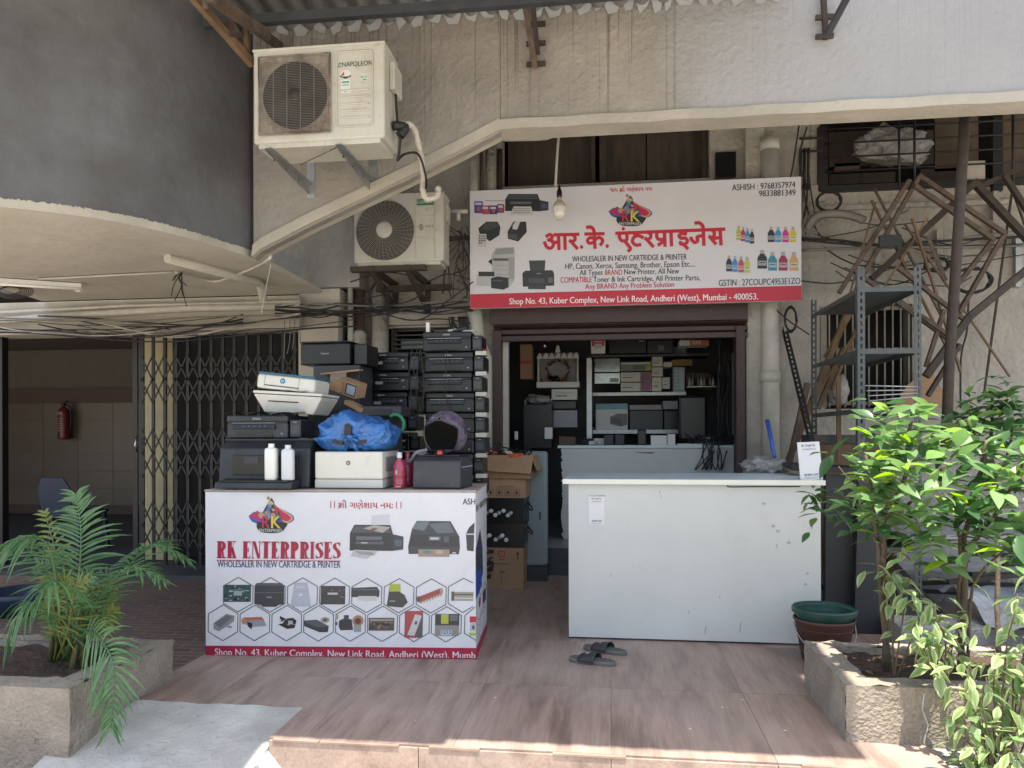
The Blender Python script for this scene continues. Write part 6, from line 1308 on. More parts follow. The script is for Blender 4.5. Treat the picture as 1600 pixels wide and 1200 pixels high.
# ================================================================== SLIPPERS
def slipper(label, p, rz, side):
    t = thing('slipper', label, 'slipper', p, rz, 'pair of slippers on the floor')
    n = 28; L_ = .285; out = []
    for i in range(n):
        a_ = 2*math.pi*i/n; x = math.cos(a_)*L_/2; k = .045 + .010*math.cos(a_) ; y = math.sin(a_)*k*(1-.18*math.exp(-((x+.01)/.05)**2)); out.append((x, y))
    g = MB(); g.prism(out, 0, .024, axis='z'); g.build('sole', M['rubber'], t, bevel=.006)
    g = MB(); g.prism([(x*.93, y*.88) for x, y in out], .0245, .0275, axis='z'); g.build('footbed', mat('slipper_footbed', (.11, .11, .105), .8, var=.4, spots=[(16, .5, .66, (.05, .05, .05), .7)]), t)
    def strap(x0, x1, hgt, tw):
        return lambda u, v: (x0 + (x1-x0)*v + tw*(u-.5), 0.052*math.cos(math.pi*(1-u))*(1-.1*v), .014 + hgt*math.sin(math.pi*u)*(1-.3*v))
    g = MB(); g.grid(strap(-.03, .065, .046, .02), 14, 5); g.build('strap', M['strap'], t, thick=.004)
    MB().bar((.02, 0, .056), (.035, 0, .054), .03, .004).build('strap_logo', M['grey'], t)
    return t
sa = gd(925, 1035); sb = gd(946, 1020)
slipper('front grey rubber slipper of the pair on the floor, toe to the left', (sa.x-.0, sa.y-.02, .001), R(163), 1)
slipper('rear grey slipper partly behind the other one before the white counter', (sb.x-.005, sb.y+.01, .001), R(157), -1)
# ================================================================== SHOP INTERIOR
YI = 8.7
def ibox(name, label, cat, x0, y0, x1, y1, m, Y=YI, d=.22, group=None, extra=None, bev=.003):
    a = at(x0, y1, Y); b = at(x1, y0, Y); t = thing(name, label, cat, ((a.x+b.x)/2, Y, a.z), 0, group); w = b.x-a.x; h = b.z-a.z
    MB().box(-w/2, w/2, 0, d, 0, h).build('body', M[m] if isinstance(m, str) else m, t, bevel=bev)
    if extra: f = Flat(lambda x, y: (x, y), .0015); extra(f, w, h); f.build('print', t)
    return t
def shelfb(label, x0, y0, x1, Y=YI, d=.35, th=6, m='galv'):
    a = at(x0, y0+th, Y-.02); b = at(x1, y0, Y-.02); return single(MB().box(a.x, b.x, Y-.03, Y+d, a.z, b.z), 'shelf_board', M[m], label, 'shelf')
shelfb('top steel shelf board inside the shop', 920, 553, 1108, m='dgrey'); shelfb('middle steel shelf board inside the shop carrying toner boxes', 926, 613, 1072); shelfb('low steel shelf board inside the shop under the scanners', 926, 672, 1068)
shelfb('small glass shelf inside the shop with ink bottles', 1074, 604, 1120, th=2)
a = at(917, 680, 8.3); b = at(925, 560, 8.3); single(MB().box(a.x, b.x, 8.28, 8.32, .27, b.z), 'upright_post', M['galv'], 'grey steel upright post inside the shop left of the shelves', 'post')
def toner(c2):
    def e(f, w, h): f.rect(w*.14, h*.04, w*.48, h*.96, c2); f.rect(-w*.44, h*.4, -w*.1, h*.5, (.15, .15, .15)); f.rect(-w*.44, h*.7, 0, h*.76, (.3, .3, .3))
    return e
MAG = (.22, .05, .13)
def plain(f, w, h): f.rect(-w*.35, h*.3, w*.1, h*.42, (.2, .2, .2)); f.rect(-w*.35, h*.6, w*.3, h*.66, (.35, .35, .35))
ibox('printer', 'large black printer on the top shelf inside the shop', 'printer', 952, 528, 1010, 553, 'glossy', extra=lambda f, w, h: (f.rect(-w*.2, h*.05, w*.35, h*.28, (.002, .002, .002)), f.rect(w*.3, h*.75, w*.45, h*.8, (.4, .4, .4))))
ibox('printer', 'small black printer beside the large one on the top shelf inside the shop', 'printer', 1012, 532, 1052, 553, 'black', extra=lambda f, w, h: f.rect(-w*.1, h*.2, w*.15, h*.6, (.12, .13, .14)))
ibox('notice', 'red and white notice card hanging inside the shop at the shutter edge', 'notice', 924, 527, 946, 553, 'paper', Y=8.2, d=.004, bev=0, extra=lambda f, w, h: (f.rect(-w*.45, h*.45, w*.45, h*.97, (.45, .03, .04)), f.rect(-w*.3, h*.7, w*.3, h*.76, (.6, .5, .5)), f.rect(-w*.25, h*.3, w*.25, h*.6, (.5, .45, .42))))
ibox('foil_box', 'upper shiny silver box at the left of the middle shelf', 'box', 929, 560, 969, 582, 'mirror'); ibox('foil_box', 'lower silver-grey box at the left of the middle shelf', 'box', 929, 583, 969, 600, 'mirror', extra=lambda f, w, h: f.rect(w*.1, h*.1, w*.45, h*.5, (.35, .36, .36)))
ibox('toner_box', 'green and yellow toner box, topmost on the middle shelf', 'box', 970, 566, 1018, 580, 'white', extra=lambda f, w, h: (f.rect(-w*.5, h*.02, w*.5, h*.75, (.16, .24, .17)), f.rect(-w*.1, h*.1, w*.3, h*.6, (.08, .12, .1)), f.poly([(w*.3, 0), (w*.5, 0), (w*.5, h), (w*.38, h*.6)], (.42, .36, .04))))
ibox('toner_box', 'white and magenta toner box in the middle of the pile on the shelf', 'box', 970, 582, 1018, 597, 'white', extra=toner(MAG)); ibox('toner_box', 'white and magenta toner box at the bottom of the pile on the shelf', 'box', 970, 598, 1018, 612, 'white', extra=toner(MAG))
for i, (x0, y0, x1, y1, lb) in enumerate(((1019, 558, 1036, 573, 'white small box at the top right of the toner pile'), (1019, 574, 1036, 589, 'white small box second from the top beside the toner pile'), (1019, 590, 1034, 612, 'white upright box at the foot beside the toner pile'), (1035, 590, 1047, 608, 'narrow white box right of the upright one on the shelf'), (1037, 566, 1050, 574, 'small pale box under the brown packet inside the shop'))):
    ibox('toner_box', lb, 'box', x0, y0, x1, y1, 'white', extra=plain)
ibox('ink_box', 'blue and white striped ink box on the middle shelf', 'box', 1052, 574, 1070, 613, 'white', extra=lambda f, w, h: (f.rect(-w*.5, 0, w*.5, h, (.25, .33, .38)), [f.ell(-w*.2, h*(.15+.14*k), w*.12, h*.03, (.5, .55, .6)) for k in range(6)], f.rect(0, h*.1, w*.4, h*.9, (.4, .45, .48))))
ibox('brown_packet', 'yellow-brown packet lying above the striped ink box', 'packet', 1050, 562, 1082, 572, mat('mustard_card', (.25, .16, .04), .6))
ibox('orange_packet', 'orange and white long packet at the top right inside the shop', 'packet', 1062, 532, 1108, 541, 'paper', Y=8.3, extra=lambda f, w, h: (f.rect(-w*.15, 0, w*.5, h, (.6, .12, .03)), f.text('TIAR', -w*.1, h*.2, w*.25, h*.6, (.65, .6, .55), .02)))
ibox('white_box', 'pair of white cartons at the top right corner inside the shop', 'box', 1066, 522, 1090, 530, 'paper', Y=8.5)
ibox('printer_box', 'white printer carton with blue top and printer picture on the low shelf', 'box', 931, 631, 981, 672, 'paper', extra=lambda f, w, h: (f.rect(-w*.5, h*.78, w*.5, h, (.12, .3, .38)), f.poly([(-w*.05, h*.5), (w*.2, h*.62), (w*.48, h*.6), (w*.48, h*.2), (w*.3, h*.12), (-w*.05, h*.22)], (.10, .10, .09)), f.poly([(0, h*.46), (w*.3, h*.42), (w*.3, h*.18), (0, h*.25)], (.04, .04, .04))))
ibox('scanner', 'long dark grey printer on the low shelf beside the carton', 'printer', 984, 642, 1036, 672, 'dgrey'); ibox('scanner', 'grey flat box on top of the dark printer on the low shelf', 'box', 984, 633, 1034, 641, 'grey'); ibox('parts_box', 'light grey small box above the pile of parts on the low shelf', 'box', 1036, 627, 1059, 640, 'grey'); ibox('parts_box', 'dark box of loose parts on the low shelf', 'box', 1038, 643, 1060, 672, 'black')
# ink bottles in view
for k in range(9):
    x = 1078 + k*4.6; q = at(x, 604, YI-.0); o = MB().lathe([(.001, 0), (.013, .002), (.013, .055+.02*(k % 3 == 0)), (.005, .075), (.005, .095), (.001, .096)], 10)
    o = single(o, 'ink_bottle', M[['milk2', 'yellowglass', 'black', 'grey'][k % 4]], 'small ink refill bottle standing on the glass shelf inside the shop', 'bottle', 'ink bottles on the glass shelf'); o.location = (q.x, YI+.03, q.z+.002)
for k in range(5): q = at(1075+k*8, 590, YI+.15); o = MB().box(-.025, .025, 0, .05, 0, .14); o = single(o, 'dark_bottle_box', M[['brown', 'dgrey', 'black'][k % 3]], 'dark bottle box at the back of the glass shelf inside the shop', 'box', 'dark boxes behind the ink bottles'); o.location = (q.x, YI+.12, at(1075, 603, YI+.12).z)
# computer monitor / chair back
k_ = ibox('office_chair_back', 'tall black chair back in front of the shelves inside the shop', 'chair', 1060, 618, 1106, 690, 'black', Y=8.1, d=.06, bev=.03); MB().tube([(0, .06, .05), (0, .12, -.3), (0, .1, -.55)], .025).build('stem', M['black'], k_)
# shrine
q = at(872, 606, 8.4)
sh = thing('wall_shrine', 'small white household shrine with garlands and brass lamps inside the shop', 'shrine', q); 
MB().box(-.235, .235, -.02, .2, 0, .065).build('base_drawer', M['paper'], sh, bevel=.004); MB().box(-.22, .22, .19, .2, .065, .40).build('back_board', M['grey'], sh)
for x in (-.215, .215): MB().tube([(x, .0, .065), (x, .0, .32)], .012, 8).build('column', M['paper'], sh)
for k in range(7): x = -.2+.4*k/6; MB().prism([(x-.032, .32), (x+.032, .32), (x+.024, .35+.02*(k % 2)), (x, .385), (x-.024, .35)], -.01, .0).build('crest', M['paper'], sh)
g = MB()
for k in range(70):
    a_ = rnd.uniform(0, 6.28); r_ = .125+rnd.uniform(-.018, .018); x, z = r_*math.cos(a_), .2+r_*.9*math.sin(a_); s_ = rnd.uniform(.006, .012); g.box(x-s_, x+s_, .1, .11, z-s_, z+s_)
for k in range(40): x, z = rnd.uniform(-.1, .1), rnd.uniform(.07, .13); s_ = rnd.uniform(.008, .016); g.box(x-s_, x+s_, .03, .05, z-s_, z+s_)
g.build('garland', mat('marigold_garland', (.28, .13, .06), .8, var=.7, vscale=60), sh); MB().prism([(-.03, .385), (.03, .385), (.012, .46), (-.012, .46)], -.01, .0).build('finial', M['paper'], sh)
for x in (.05, .17): MB().lathe([(.001, -.02), (.016, -.008), (.012, .01), (.001, .012)], 10, c=(x, -.03, .28)).build('bell', M['gold'], sh); 
for x in (-.18, .17): MB().lathe([(.02, 0), (.006, .01), (.006, .06), (.016, .07), (.001, .075)], 10, c=(x, 0, .066)).build('lamp', M['gold'], sh)
ibox('white_box', 'white carton under the shrine inside the shop', 'box', 862, 608, 902, 625, 'paper', Y=8.4, extra=plain); ibox('black_tray', 'dark tray between the two white boxes below the shrine', 'tray', 862, 627, 900, 639, 'black', Y=8.42); ibox('white_box', 'pale foil-faced box low below the shrine', 'box', 862, 641, 902, 668, 'grey', Y=8.4)
ibox('carton', 'brown carton closed with red tape at the left inside the shop', 'carton', 813, 538, 831, 592, 'card', Y=8.2, extra=lambda f, w, h: f.rect(-w*.5, h*.43, w*.5, h*.52, (.4, .04, .03)))
ibox('cabinet', 'black waist-high cabinet at the left inside the shop', 'cabinet', 818, 632, 862, 700, 'black', Y=8.1, d=.4); q = at(840, 630, 8.1); o = MB(); o.grid(crump(0, 0, 0, .13, .1, .05, 8), 30, 14); o = single(o, 'plastic_bag', M['clear'], 'white crumpled plastic bag on the black cabinet inside the shop', 'bag'); o.location = (q.x, 8.2, q.z+.035)
ibox('white_box', 'small upright white packet low by the cabinet inside the shop', 'packet', 851, 668, 863, 686, 'paper', Y=7.9, d=.05); ibox('switch_box', 'small white switch box at the lower left inside the shop', 'switch', 804, 674, 809, 687, 'paper', Y=7.8, d=.03)
q = at(851, 540, 8.0); single(MB().lathe([(.001, -.03), (.025, -.025), (.03, 0), (.02, .03), (.012, .05)], 16, c=tuple(q)), 'small_lamp', M['chrome'], 'little round chrome lamp hanging at the left inside the shop', 'lamp')
# inner counter with broken laminate edge
a = at(876, 700, 7.75); b = at(1168, 700, 7.75); zt_ = a.z
ic = thing('inner_counter', 'old white inner shop counter with torn laminate edge', 'counter', (a.x, 7.75, .25)); W2_ = b.x-a.x
g = MB(); edge_ = [(W2_, 0), (W2_, zt_-.25)] + [(0+.02, zt_-.25)] 
rr = random.Random(4); zz = zt_-.25
while zz > .06: edge_.append((rr.choice([.0, .01, .015]) + rr.uniform(0, .008), zz - .01)); zz -= rr.uniform(.02, .1); edge_.append((rr.uniform(0, .025), max(.03, zz)))
edge_.append((.03, 0)); g.prism(edge_, 0, .01); g.build('front_laminate', M['ctr'], ic)
MB().box(.02, W2_, .012, .5, 0, zt_-.26).build('carcass', M['dgrey'], ic); MB().box(-.03, W2_, -.02, .5, zt_-.252, zt_-.225).build('top_board', M['ctrtop'], ic, bevel=.002)
f = Flat(lambda x, y: (x, y), .001); f.line([(.2, .45), (.8, .5), (1.5, .47)], .006, (.33, .35, .36)); f.poly([(.72, .9-.02), (.95, .9-.02), (.9, .86), (.78, .87)], (.22, .15, .1)); f.build('scratches', ic)
ibox('white_box', 'white box lying on the inner counter', 'box', 1017, 681, 1042, 698, 'paper', Y=7.8, d=.12); ibox('white_box', 'narrower white box at the right of the other on the inner counter', 'box', 1043, 679, 1055, 698, 'paper', Y=7.82, d=.1); ibox('scanner_cradle', 'small black gadget stand on the inner counter', 'gadget', 996, 672, 1010, 696, 'black', Y=7.85, d=.05, bev=.01); ibox('white_strip', 'flat white keyboard on the inner counter', 'keyboard', 1058, 694, 1098, 698, 'paper', Y=7.8, d=.12)
def cable(label, pts, r=.006, m='cable', name='cable', group=None, n=6): return single(MB().tube(smoothpath(pts, n), r, 6), name, M[m], label, 'cable', group)
rr = random.Random(21)
for k in range(10):
    pts = []; x = 1122+rr.uniform(0, 20)
    for y in range(528, 690, 26): pts.append(at(x + rr.uniform(-4, 4), y, 7.75 + rr.uniform(-.05, .05)))
    cable('dark power cable hanging down at the right inside the shop door', pts, .007, group='cables hanging inside the shop door')
for k in range(8):
    x = 1098+rr.uniform(0, 30); pts = [at(x, 690, 7.7), at(x+rr.uniform(-10, 10), 712, 7.68), at(x+rr.uniform(-14, 14), 735, 7.66), at(x+rr.uniform(0, 20), 705, 7.66)]
    cable('looped cable dangling over the front of the inner counter', pts, .006, group='cables over the inner counter')
g = MB()
for k in range(26): x = 1075+rr.uniform(0, 58); g.tube(smoothpath([at(x, 694, 7.8), at(x+rr.uniform(-12, 12), 684+rr.uniform(-6, 4), 7.85), at(x+rr.uniform(-16, 16), 693, 7.8)], 4), .006, 5)
single(g, 'cable_heap', M['cable'], 'heap of tangled cables at the right end of the inner counter', 'cables')
# wall papers at right inside
a = at(1135, 600, 7.6); b = at(1147, 528, 7.6); o = single(MB().box(0, .004, 0, .35, -.8, .0), 'wall_chart', M['grey'], 'pale printed chart strip on the right inner wall by the door', 'poster'); o.location = (SH1-.01, 7.45, 2.1)

# ================================================================== PIPES
def pipe(label, pts, r, m='pvc', collars=()):
    t = thing('drainpipe', label, 'pipe', pts[0]); MB().tube(pts, r, 16).build('pipe', M[m], t, world=True)
    for z in collars: p = Vector(pts[0]); MB().tube([(p.x, p.y, z-.05), (p.x, p.y, z+.05)], r*1.14, 16).build('collar', M[m], t, world=True)
    return t
x = at(1204, 400, 7.08).x; pipe('thick white drainpipe rising behind the right end of the signboard', [(x, 7.08, 0), (x, 7.08, 3.9)], .078, collars=(at(1200, 590, 7.08).z, at(1204, 228, 7.08).z))
x = at(1184, 620, 7.1).x; 
x = at(594, 500, 7.1).x; pipe('cream plastered pipe column under the lower air conditioner', [(x, 7.1, .0), (x, 7.1, at(594, 462, 7.1).z)], .075, 'facade')
x = at(548, 500, 6.95).x; pipe('thin pale conduit pipe left of the rusty pipe by the pillar', [(x, 6.95, 0), (x, 6.95, at(548, 388, 6.95).z)], .026, collars=(at(548, 388, 6.95).z,))
x = at(536, 500, 7.0).x; single(MB().box(x-.035, x+.03, 6.98, 7.1, 0, at(540, 370, 7).z), 'timber_post', M['blackpaint'], 'dark square post beside the pillar left of the conduit', 'post')
x = at(562, 500, 7.05).x; pipe('rusty corroded drainpipe with a pale joint beside the conduit', [(x, 7.05, 0), (x, 7.05, at(562, 412, 7.05).z)], .05, 'rust'); 
o = single(MB().lathe([(.04, -.08), (.07, -.06), (.075, 0), (.07, .03), (.05, .05)], 16, c=(x, 7.03, at(562, 525, 7.03).z)), 'pipe_joint', M['facade'], 'crumbling pale joint on the rusty drainpipe', 'pipe joint')
x = at(742, 540, 7.05).x; pipe('fat cream bent drainpipe running down beside the left shutter guide', [(x+.09, 7.05, 0), (x+.09, 7.05, at(750, 560, 7.05).z), (x+.02, 7.03, at(745, 530, 7.05).z), (x+.0, 7.03, at(740, 470, 7.05).z)], .075)
for k, (xx, r_) in enumerate(((742, .035), (752, .018), (765, .05), (778, .028))):
    x = at(xx, 250, 6.9).x; pipe(['thin black-stained pipe left above the signboard', 'rusty thin pipe second above the left end of the signboard', 'broad stained pipe third above the left end of the signboard', 'right-hand stained pipe above the left end of the signboard'][k], [(x, 6.9+.05*k, 3.0), (x-.0, 6.9+.05*k, 3.95)], r_, ['facade', 'rust', 'facade', 'rustdark'][k])
x = at(658, 540, 7.1).x
# soffit pipes and tube light on the left
soff = ZS - .03
p1 = at(255, 410, 5.0)
def sg_(x, y, z): return gd(x, y, z)
single(MB().tube([sg_(262, 402, soff-.0), sg_(405, 440, soff-.0)] + [sg_(408, 446, soff), Vector(sg_(408, 446, soff)) + Vector((0, .05, -.12))], .035, 12), 'soffit_pipe', M['pvc'], 'grey-cream pipe fixed diagonally under the passage ceiling', 'pipe')
single(MB().tube([sg_(60, 434, soff+.01), sg_(270, 424, soff+.01)], .009, 8), 'soffit_conduit', M['pvc'], 'thin conduit running under the passage ceiling to a knot of wires', 'conduit')
single(MB().tube(smoothpath([sg_(275, 424, soff+.01), sg_(330, 438, soff), sg_(355, 434, soff), sg_(400, 416, soff+.01), at(420, 405, YW-.05), at(424, 398, YW-.05)], 6), .012, 8), 'bent_conduit', M['pvc'], 'bent cream conduit curving up to the corner of the stair wall', 'conduit')
tl = thing('tube_light', 'white unlit tube light batten under the passage ceiling at far left', 'tube light', sg_(60, 440, soff)); a, b = sg_(-20, 435, soff), sg_(128, 445, soff); MB().bar(a, b, .04, .035).build('batten', M['paper'], tl, world=True); MB().tube([Vector(a)+Vector((0, -.02, -.03)), Vector(b)+Vector((0, -.02, -.03))], .013, 8).build('tube', M['milk'], tl, world=True); MB().bar(Vector(b)-Vector((.05, 0, .03)), Vector(b)+Vector((0, 0, -.03)), .03, .04).build('end_cap', M['paper'], tl, world=True)
# pipes and cable bundle along the beam
def bl_(x, y, Y=6.68): return at(x, y, Y)
single(MB().tube([bl_(-30, 502), bl_(90, 492), bl_(300, 480), bl_(470, 478)], .034, 10), 'beam_pipe', M['pvc'], 'long cream pipe lying along the beam above the folding gate', 'pipe')
single(MB().tube([bl_(-30, 488), bl_(200, 476), bl_(470, 470)], .016, 8), 'beam_conduit', M['pvc'], 'thinner cream conduit just above the long pipe on the gate beam', 'pipe')
rr = random.Random(5)
for k in range(14):
    y0 = 500+rr.uniform(-14, 12); pts = []; sag = rr.uniform(4, 26); xa_ = rr.choice([-20, 60, 120]); xb_ = rr.choice([380, 470, 560])
    for i in range(9): t_ = i/8; pts.append(at(xa_+(xb_-xa_)*t_, y0 + 4 - 8*t_ + sag*math.sin(math.pi*t_)*(1 + .3*math.sin(7*t_+k)) + rr.uniform(-2, 2), 6.6+rr.uniform(-.03, .03)))
    cable('sagging wire in the tangle along the gate beam', pts, rr.choice([.004, .006, .008]), rr.choice(['cable', 'cable', 'greycable', 'whitecable']), 'sagging_wire', 'wires sagging along the gate beam')
for k in range(9):
    pts = []
    y0 = 484 + rr.uniform(-8, 9)
    for i in range(10): t_ = i/9; pts.append(at(430+(740-430)*t_, y0 + 3*math.sin(9*t_+k) + rr.uniform(-3, 3) - 16*max(0, t_-.55), 6.62+rr.uniform(-.03, .03) + .3*t_))
    cable('dark wire in the bundle crossing the pillar head towards the signboard', pts, rr.choice([.005, .008]), rr.choice(['cable', 'cable', 'greycable']), 'bundle_wire', 'wires bundled across the pillar head')
for k in range(4): x = 445+8*k; cable('wire end dangling in front of the folding gate', [at(x, 495, 6.6), at(x+rr.uniform(-5, 5), 530, 6.6), at(x+rr.uniform(-5, 5), 560-8*k, 6.6)], .004, 'greycable', 'dangling_wire', 'wires dangling by the gate')
cable('white string hanging from the stair wall corner', [at(424, 412, 5.2), at(414, 460, 5.2), at(409, 490, 5.2)], .003, 'whitecable')
# knot under soffit
g = MB(); c_ = sg_(285, 424, soff)
for k in range(9): d_ = Vector((rr.uniform(-.1, .1), rr.uniform(-.05, .05), -rr.uniform(.05, .28))); g.tube(smoothpath([c_, c_+d_*.5+Vector((rr.uniform(-.04, .04), 0, 0)), c_+d_], 4), .004, 5)
single(g, 'wire_knot', M['cable'], 'knot of loose dark wires hanging from the passage ceiling', 'wires')
g = MB(); c_ = sg_(16, 452, soff-.02)
for k in range(7): g.tube([(c_.x+(.10+.012*k)*math.cos(a_/14*6.283), c_.y+.01*k, c_.z+(.03+.005*k)*math.sin(a_/14*6.283)) for a_ in range(15)], .004, 5)
single(g, 'wire_coil', M['cable'], 'small coil of dark wire under the ceiling at the far left edge', 'wire coil')
# coil below lower AC
def coil(label, x, y, Y, rx, rz_, n, m='cable', r=.005):
    g = MB(); c_ = at(x, y, Y)
    for k in range(n):
        a0 = rr.uniform(0, 6); fx_ = rx*rr.uniform(.82, 1.1); fz_ = rz_*rr.uniform(.85, 1.08); g.tube([(c_.x+rr.uniform(-.01, .01)*0+fx_*math.cos(a0+i/20*6.283), c_.y+rr.uniform(-.02, .02), c_.z+fz_*math.sin(a0+i/20*6.283)) for i in range(21)], r, 5)
    return single(g, 'cable_coil', M[m], label, 'cable coil')
coil('coil of black cable hanging under the lower air conditioner', 592, 464, 6.75, .085, .135, 9)
coil('coil of black cable hanging under the barred upper window', 1296, 316, 7.0, .10, .09, 8); coil('loose coil of cable beside the signboard right edge', 1268, 352, 6.95, .08, .08, 5, 'greycable')
coil('small bunch of wires hung on the drainpipe wall right below the signboard', 1236, 500, 7.0, .05, .11, 8)
coil('tangled wires on the wall near the timber post at right', 1465, 415, 7.0, .10, .06, 8, 'cable', .007); coil('larger tangle of wires behind the rusty frame at far right', 1520, 440, 7.0, .16, .11, 8, 'cable', .007)
# wires below AC and along wall
for k, pts in enumerate((((555, 470), (620, 455), (668, 440), (700, 428), (735, 437)), ((560, 486), (640, 470), (672, 450), (720, 452)), ((548, 440), (600, 425), (640, 430)), ((570, 480), (650, 500), (700, 470), (740, 440)), ((610, 492), (640, 500), (690, 498), (735, 505)))):
    cable('slack dark wire crossing below the lower air conditioner', [at(x, y, 6.72) for x, y in pts], .006, group='wires below the lower air conditioner')
g = MB()
for k in range(16): x = 702+rr.uniform(0, 28); y = rr.uniform(350, 420); g.tube(smoothpath([at(x, y, 6.9), at(x+rr.uniform(-18, 18), y+rr.uniform(10, 40), 6.88), at(x+rr.uniform(-14, 14), y+rr.uniform(30, 90), 6.9)], 4), rr.choice([.004, .008]), 5)
single(g, 'wire_mess', M['rustdark'], 'dense mess of dark wires between lower air conditioner and signboard', 'wires')
g = MB()
for k in range(16): x = 700+rr.uniform(0, 30); g.tube(smoothpath([at(x, 495, 6.95), at(x+rr.uniform(-9, 9), 520, 6.93), at(x+rr.uniform(-12, 12), 548, 6.95)], 4), rr.choice([.006, .01]), 5)
single(g, 'wire_bunch', M['cable'], 'black bunch of wires dropping behind the right printer stack', 'wires')
single(MB().tube([at(703, 330, 6.85), at(732, 330, 6.85)], .02, 8).tube([at(717, 330, 6.85), at(717, 345, 6.85)], .02, 8), 'tap_pipe', M['pvc'], 'short tee pipe between the lower air conditioner and the signboard', 'pipe')
single(MB().box(at(610, 0, 6.9).x, at(735, 0, 6.9).x, 6.9, 6.93, at(0, 398, 6.9).z, at(0, 392, 6.9).z), 'wall_bar', M['rustdark'], 'rusty flat bar on the wall right of the lower air conditioner', 'bar')
# back window bits: slats behind stacks
bw = thing('vent_window', 'dark louvred window half hidden above the printer stacks', 'window', (at(612, 560, 7.25).x, 7.25, at(612, 560, 7.25).z))
a, b = at(612, 560, 7.25), at(738, 512, 7.25)
for k in range(7): z = a.z + (b.z-a.z)*k/6.5; MB().box(a.x, b.x, 7.24, 7.30, z, z+.012).build('slat', M['dgrey'], bw, world=True)
MB().box(at(626, 0, 7.28).x, at(660, 0, 7.28).x, 7.30, 7.31, at(0, 555, 7.28).z, at(0, 540, 7.28).z).build('pane', M['teal'], bw, world=True)
for x in (612, 736): c_ = at(x, 0, 7.22).x; MB().box(c_-.02, c_+.02, 7.2, 7.24, a.z, b.z).build('frame', M['brownpanel'], bw, world=True)

# ================================================================== RIGHT SIDE: windows
uw = thing('barred_window', 'wide dark upper window with black iron bars at the top right', 'window', (at(1290, 292, YF).x, YF, at(1290, 292, YF).z))
def UW(x, y, Y=YF-.06): return at(x, y, Y)
for x in (1406, 1430, 1584): a = UW(x, 292); b = UW(x, 168); MB().tube([a, b], .011, 6).build('bar', M['blackpaint'], uw, world=True)
for k in range(4): y = 196+k*22; MB().tube([UW(1290, y+8), UW(1700, y-12)], .008, 6).build('cross_bar', M['blackpaint'], uw, world=True)
for (x0, y0, x1, y1, m_) in ((1296, 205, 1360, 262, 'brownpanel'), (1362, 205, 1460, 262, 'brownpanel'), (1462, 180, 1530, 270, 'card'), (1568, 175, 1640, 280, 'card'), (1296, 270, 1400, 290, 'brownpanel'), (1305, 255, 1345, 270, 'card'), (1440, 262, 1540, 290, 'brownpanel')):
    a = at(x0, y1, YF+.42); b = at(x1, y0, YF+.42); MB().box(a.x, b.x, YF+.42, YF+.45, a.z, b.z).build('board', mat('grimy_carton_board', (.14, .095, .06), .8, var=.4) if m_ == 'card' else M['brownpanel'], uw, world=True)
for x in (1284, 1556): a = at(x, 296, YF-.02); MB().box(a.x-.03, a.x+.05, YF-.05, YF+.02, a.z-.03, 4.05).build('frame_side', M['blackpaint'], uw, world=True)
a = at(1290, 293, YF-.03); MB().box(a.x-.05, 4.8, YF-.06, YF+.02, a.z-.05, a.z).build('sill', M['blackpaint'], uw, world=True)
for x in (1252, 1258, 1264): a = at(x, 298, YF-.05); MB().tube([a, (a.x+.0, YF-.05, 3.86)], .012, 6).build('side_bar', M['blackpaint'], uw, world=True)
for y in (218, 238): MB().tube([at(1250, y, YF-.05), at(1288, y-1, YF-.05)], .01, 6).build('side_cross_bar', M['blackpaint'], uw, world=True)
g = MB(); g.grid(crump(0, 0, 0, .30, .14, .17, 5), 60, 30); o = single(g, 'stuffed_bag', M['clear'], 'stuffed translucent plastic bag behind the bars of the upper right window', 'bag'); o.location = at(1398, 232, YF+.15); o.rotation_euler = (0, R(8), 0)
# wires at right wall
for k, pts in enumerate((((1252, 373), (1320, 378), (1380, 385), (1480, 378), (1600, 372)), ((1252, 376), (1330, 383), (1400, 384), (1500, 386), (1600, 384)), ((1253, 392), (1380, 388), (1500, 388), (1600, 386)), ((1288, 388), (1320, 408), (1360, 418), (1480, 424)), ((1253, 440), (1300, 444), (1350, 436)), ((1290, 372), (1360, 358), (1420, 330)), ((1480, 378), (1540, 368), (1600, 362)), ((1256, 290), (1266, 340), (1290, 380)), ((1250, 195), (1240, 260), (1234, 285)), ((1262, 200), (1250, 250), (1262, 300), (1256, 345)), ((1254, 320), (1262, 345), (1258, 380)), ((1200, 472), (1230, 500), (1265, 524)), ((1262, 235), (1268, 300), (1276, 345)))):
    cable('dark wire strung across the wall right of the signboard', [at(x, y, 7.02) for x, y in pts], [.011, .009, .012, .007, .006, .005, .006, .006, .007, .008, .006, .006, .006][k], ['cable', 'cable', 'greycable', 'cable'][k % 4], group='wires on the right-hand wall')
cable('long thin wire hanging down the wall at far right', [at(1514, 470, 7.1), at(1511, 520, 7.1), at(1502, 560, 7.1), at(1501, 640, 7.1)], .008)
cable('thick grey stub of cable sticking out from the wall above the shelf rack', [at(1262, 360, 6.95), at(1275, 341, 6.9), at(1300, 335, 6.85), at(1330, 338, 6.8), at(1352, 346, 6.75)], .035, 'greycable', 'cable_stub')
for (x, y0, y1) in ((1368, 358, 430), (1465, 360, 402), (1588, 370, 450), (1553, 300, 400)): a = at(x, y1, 7.14); b = at(x+9, y0, 7.14); single(MB().box(a.x, b.x, 7.14, 7.19, a.z, b.z), 'wall_channel', M['facade'] if x != 1588 else M['galv'], {1368: 'vertical plaster-caked channel on the wall above the shelf rack', 1465: 'short pale upright channel left of the tall rusty pole', 1588: 'perforated steel channel on the wall at the far right edge', 1553: 'long pale conduit strip beside the peeled patch at right'}[x], 'channel')
